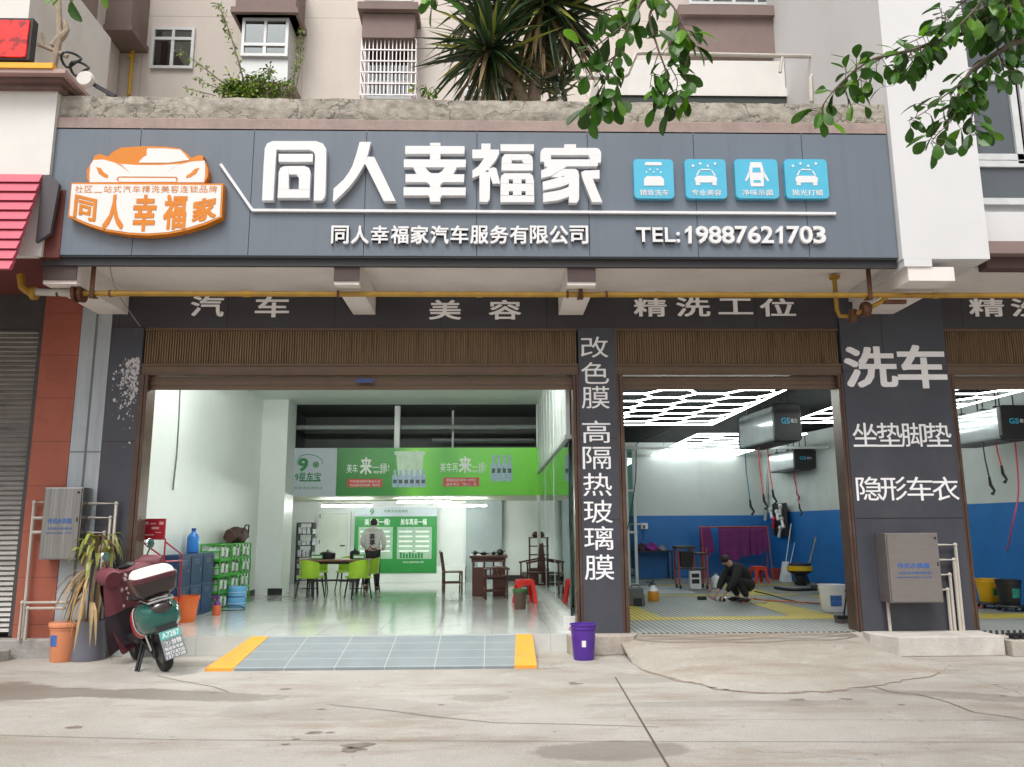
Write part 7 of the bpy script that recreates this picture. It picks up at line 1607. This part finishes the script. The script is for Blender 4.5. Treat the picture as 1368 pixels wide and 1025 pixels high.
RB = dict(pel=(.14,.10),spi=(.13,.09),che=(.16,.10),nec=.055,hea=(.074,.088),top=(.06,.07),shL=.06,shR=.06,elL=.042,elR=.042,wrL=.028,wrR=.028,hiL=.088,hiR=.088,knL=.055,knR=.055,anL=.038,anR=.038,toL=(.04,.03),toR=(.04,.03))
def garment(names, links, J, rad, sub=1, root=0):
    idx = {n_: i for i, n_ in enumerate(names)}; vs, fs = skin([tuple(J[n_]) for n_ in names], [(idx[a_],idx[b_]) for a_,b_ in links], [rad[n_] for n_ in names], sub+1, root); w = MB(); w.add(vs, fs); return w
def head_bits(T, c, f, up, side, body):
    """face on a head centred at c looking along f"""
    w = MB(); w.ball(c+f*.088-up*.012, .014,.016,.02, 8, 6); w.build('nose', skin_m, body, smooth=True, world=False)
    for s in (-1,1):
        w = MB(); w.ball(c+f*.078+side*.030*s+up*.014, .011,.011,.008, 8, 6); w.build('eye', black, body, smooth=True, world=False)
        w = MB(); w.ball(c+side*.076*s-up*.005, .014,.012,.028, 8, 6); w.build('ear', skin_m, body, smooth=True, world=False)
    w = MB(); w.ball(c+f*.076-up*.046, .022,.012,.006, 8, 6); w.build('mouth', mat('lips', (.30,.10,.08), .5), body, smooth=True, world=False)
V3 = lambda *a_: Vector(a_)
# the person in the hoodie, seen from behind, walking away (+y)
P = gd(497,790,ZF); H1 = thing('person', 'person seen from behind in a pale grey hoodie with dark print and black trousers', 'person', P)
J = dict(pel=V3(0,0,.90),spi=V3(0,.0,1.05),che=V3(0,.0,1.27),nec=V3(0,.02,1.43),hea=V3(0,.045,1.555),top=V3(0,.04,1.62),shL=V3(-.18,0,1.36),elL=V3(-.27,.02,1.10),wrL=V3(-.20,.22,1.00),shR=V3(.18,0,1.36),elR=V3(.27,.0,1.10),wrR=V3(.20,.20,.98),
         hiL=V3(-.09,0,.86),knL=V3(-.10,.03,.48),anL=V3(-.11,-.14,.14),toL=V3(-.11,-.05,.05),hiR=V3(.09,0,.86),knR=V3(.10,.06,.46),anR=V3(.10,.04,.08),toR=V3(.11,.17,.035))
fw = V3(0,.9,-.2).normalized()
body = figure(H1, J, RB, LINKS, 0, 0, {'L':(fw,V3(-1,0,0),V3(0,0,1)),'R':(fw,V3(1,0,0),V3(0,0,1))}).build('body', skin_m, H1, smooth=True, world=False)
head_bits(H1, J['hea'], V3(0,1,0), V3(0,0,1), V3(1,0,0), body)
w = MB(); w.ball(J['hea']+V3(0,-.018,.035), .088,.098,.090, 14, 10); w.build('hair', hair_m, H1, smooth=True, world=False)
rg = dict(RB); rg.update(pel=(.185,.135),spi=(.185,.135),che=(.20,.135),nec=(.09,.085),shL=.088,shR=.088,elL=.07,elR=.07,wrL=.048,wrR=.048)
Jh = dict(J); Jh['pel'] = V3(0,0,.84); Jh['wrL'] = J['elL'].lerp(J['wrL'],.92); Jh['wrR'] = J['elR'].lerp(J['wrR'],.92); Jh['nec'] = V3(0,0,1.405)
hm_ = mat('hoodie_grey', (.66,.66,.63), .85, var=.08, scale=8, bump=.3, bscale=30)
ho = garment(['pel','spi','che','nec','shL','elL','wrL','shR','elR','wrR'], [l for l in LINKS if all(n_ in ('pel','spi','che','nec','shL','elL','wrL','shR','elR','wrR') for n_ in l)], Jh, rg).build('hoodie', hm_, H1, smooth=True, world=False)
w = MB(); w.ball(V3(0,-.070,1.42), .12,.05,.075, 14, 8); w.build('hood', hm_, ho, smooth=True, world=False)
w = MB(); w.text('喜', -.075,.065,1.20,1.33,-.146,.008,.02); w.text('事', -.07,.07,1.06,1.19,-.146,.008,.02); w.build('back_print', black, ho, world=False)
w = MB(); 
for pts in (((-.13,.93),(-.05,1.03),(.03,.95),(.10,1.02)),((-.10,.90),(.0,.99),(.12,.95))): w.tube([V3(x_,-.140,z_) for x_,z_ in pts], .012, 6)
w.build('back_print', mat('print_darkred', (.28,.03,.03), .6), ho, smooth=True, world=False)
rt2 = dict(RB); rt2.update(pel=(.165,.12),hiL=.105,hiR=.105,knL=.075,knR=.075,anL=.062,anR=.062); trs = mat('trousers_black', (.016,.016,.018), .8, var=.2)
garment(['pel','hiL','knL','anL','hiR','knR','anR'], [l for l in LINKS if all(n_ in ('pel','hiL','knL','anL','hiR','knR','anR') for n_ in l)], J, rt2).build('trousers', trs, H1, smooth=True, world=False)
w = MB(); w.ball(V3(.105,.09,.045), .05,.13,.045, 12, 8); w.build('shoe', black, H1, smooth=True, world=False); w = MB(); w.box(.06,.15,-.03,.21,.0,.022); w.build('shoe_sole', letter_w, H1, world=False, bevel=.01)
w = MB(); w.ball(V3(-.11,-.10,.09), .05,.07,.10, 12, 8); w.build('shoe', mat('shoe_brown', (.16,.07,.04), .6), H1, smooth=True, world=False)
# the crouching man: in his own space he faces -x
P = gd(990,804,ZF); H2 = thing('person', 'crouching man in black clothes working with both hands on the grating', 'person', P, .18)
J = dict(pel=V3(.17,0,.33),spi=V3(.10,0,.46),che=V3(-.08,0,.63),nec=V3(-.21,0,.735),hea=V3(-.295,-.01,.775),top=V3(-.325,-.01,.835),shL=V3(-.10,.18,.64),elL=V3(-.27,.22,.40),wrL=V3(-.42,.12,.19),shR=V3(-.10,-.18,.64),elR=V3(-.24,-.24,.40),wrR=V3(-.40,-.14,.17),
         hiL=V3(.15,.10,.31),knL=V3(-.20,.17,.46),anL=V3(.02,.13,.10),toL=V3(-.13,.15,.035),hiR=V3(.15,-.10,.31),knR=V3(-.16,-.20,.44),anR=V3(.06,-.15,.10),toR=V3(-.09,-.17,.035))
fw = V3(-.55,0,-.8).normalized(); upv = V3(-.8,0,.55).normalized()
body = figure(H2, J, RB, LINKS, 0, 0, {'L':(fw,V3(0,1,0),upv),'R':(fw,V3(0,-1,0),upv)}).build('body', skin_m, H2, smooth=True, world=False)
hf = V3(-.80,-.42,-.42).normalized(); hu = V3(-.42,-.1,.9); hu = (hu-hf*hu.dot(hf)).normalized(); hsd = hf.cross(hu).normalized()
head_bits(H2, J['hea'], hf, hu, hsd, body)
w = MB(); w.ball(V3(0,0,0), .086,.092,.080, 14, 10); M3 = Matrix((hsd,hf,hu)).transposed().to_4x4(); M3.translation = J['hea']-hf*.022+hu*.038; w.xf(M3); w.build('hair', hair_m, H2, smooth=True, world=False)
blk = mat('jacket_black', (.016,.016,.018), .8, var=.2, scale=8, bump=.3)
rg = dict(RB); rg.update(pel=(.13,.11),spi=(.21,.17),che=(.21,.16),nec=(.10,.095),shL=.105,shR=.105,elL=.082,elR=.082,wrL=.055,wrR=.055)
Jh = dict(J); Jh['wrL'] = J['elL'].lerp(J['wrL'],.85); Jh['wrR'] = J['elR'].lerp(J['wrR'],.85); Jh['nec'] = J['che'].lerp(J['nec'],.8)
ja = garment(['pel','spi','che','nec','shL','elL','wrL','shR','elR','wrR'], [l for l in LINKS if all(n_ in ('pel','spi','che','nec','shL','elL','wrL','shR','elR','wrR') for n_ in l)], Jh, rg).build('jacket', blk, H2, smooth=True, world=False)
rt2.update(anL=.066,anR=.066,pel=(.15,.13),hiL=.135,hiR=.135,knL=.09,knR=.09)
J['btm'] = V3(.255,0,.35); rt2['btm'] = (.06,.05); rt2['pel'] = (.17,.14)
garment(['pel','btm','hiL','knL','anL','hiR','knR','anR'], [l for l in LINKS if all(n_ in ('pel','hiL','knL','anL','hiR','knR','anR') for n_ in l)]+[('pel','btm')], J, rt2).build('trousers', trs, H2, smooth=True, world=False)
for s_, c_ in (('toL',V3(-.06,.14,.045)),('toR',V3(-.02,-.16,.045))):
    w = MB(); w.ball(c_, .14,.05,.046, 12, 8); w.build('shoe', black, H2, smooth=True, world=False)
# what he works on: a small dark pump and a white spray can
P2 = gd(965,803,ZF); Pm = thing('small_pump', 'small dark machine part held on the grating by the crouching man', 'machine part', P2); w = MB(); w.lathe([(.06,0),(.07,.02),(.05,.06),(.03,.08)], P2, 14); w.build('body', iron, Pm, smooth=True); w = MB(); w.tube([P2+V3(.0,0,.05),P2+V3(.22,-.04,.05)],.02,8); w.build('stem', chrome, Pm, smooth=True)
bottle('white_jar', 'white plastic jar with a grey lid behind the hands of the crouching man', gd(957,786,ZF), .12, .36, letter_w, mat('lid_grey', (.2,.25,.27), .5))
P = gd(939,801,ZF); Sg = thing('sponge', 'dark sponge lying on the grating left of the crouching man', 'sponge', P); w = MB(); w.box(P.x-.11,P.x+.07,P.y-.05,P.y+.05,ZF,ZF+.05); w.build('pad', iron, Sg, bevel=.015); w = MB(); w.box(P.x-.10,P.x+.06,P.y-.04,P.y+.04,ZF+.0505,ZF+.062); w.build('top', mat('sponge_grey', (.12,.12,.11), .9), Sg)
P = gd(1014,806,ZF); Sp = thing('pale_block', 'small pale soap block on the grating right of the crouching man', 'block', P); w = MB(); w.box(P.x-.16,P.x+.14,P.y-.05,P.y+.05,ZF,ZF+.035); w.build('base', mat('block_pale', (.5,.45,.38), .7), Sp, bevel=.01); w = MB(); w.box(P.x-.12,P.x+.1,P.y-.03,P.y+.03,ZF+.0355,ZF+.05); w.build('top', mat('block_grey', (.4,.38,.36), .7), Sp, bevel=.005)

# thin cables on the hall wall and at the canopy corner
cb = MB(); cb.tube([atx(241,512,-5.29),atx(239,560,-5.29),atx(236,610,-5.285),atx(231,655,-5.27)], .012, 6); tag(cb.build('wall_cable', mat('cable_grey', (.12,.12,.115), .6), smooth=True), 'thin dark cable hanging down the pale left wall of the showroom', 'cable')
cb = MB(); cb.tube(cubic([at(146,348,-1.5),at(150,372,-1.35),at(158,392,-1.2),at(170,412,-.6),at(187,436,-.04)],5), .008, 6); tag(cb.build('loose_cable', mat('cable_pale', (.30,.29,.28), .6), smooth=True), 'thin loose grey cable running from the canopy corner down to the shutter box', 'cable')
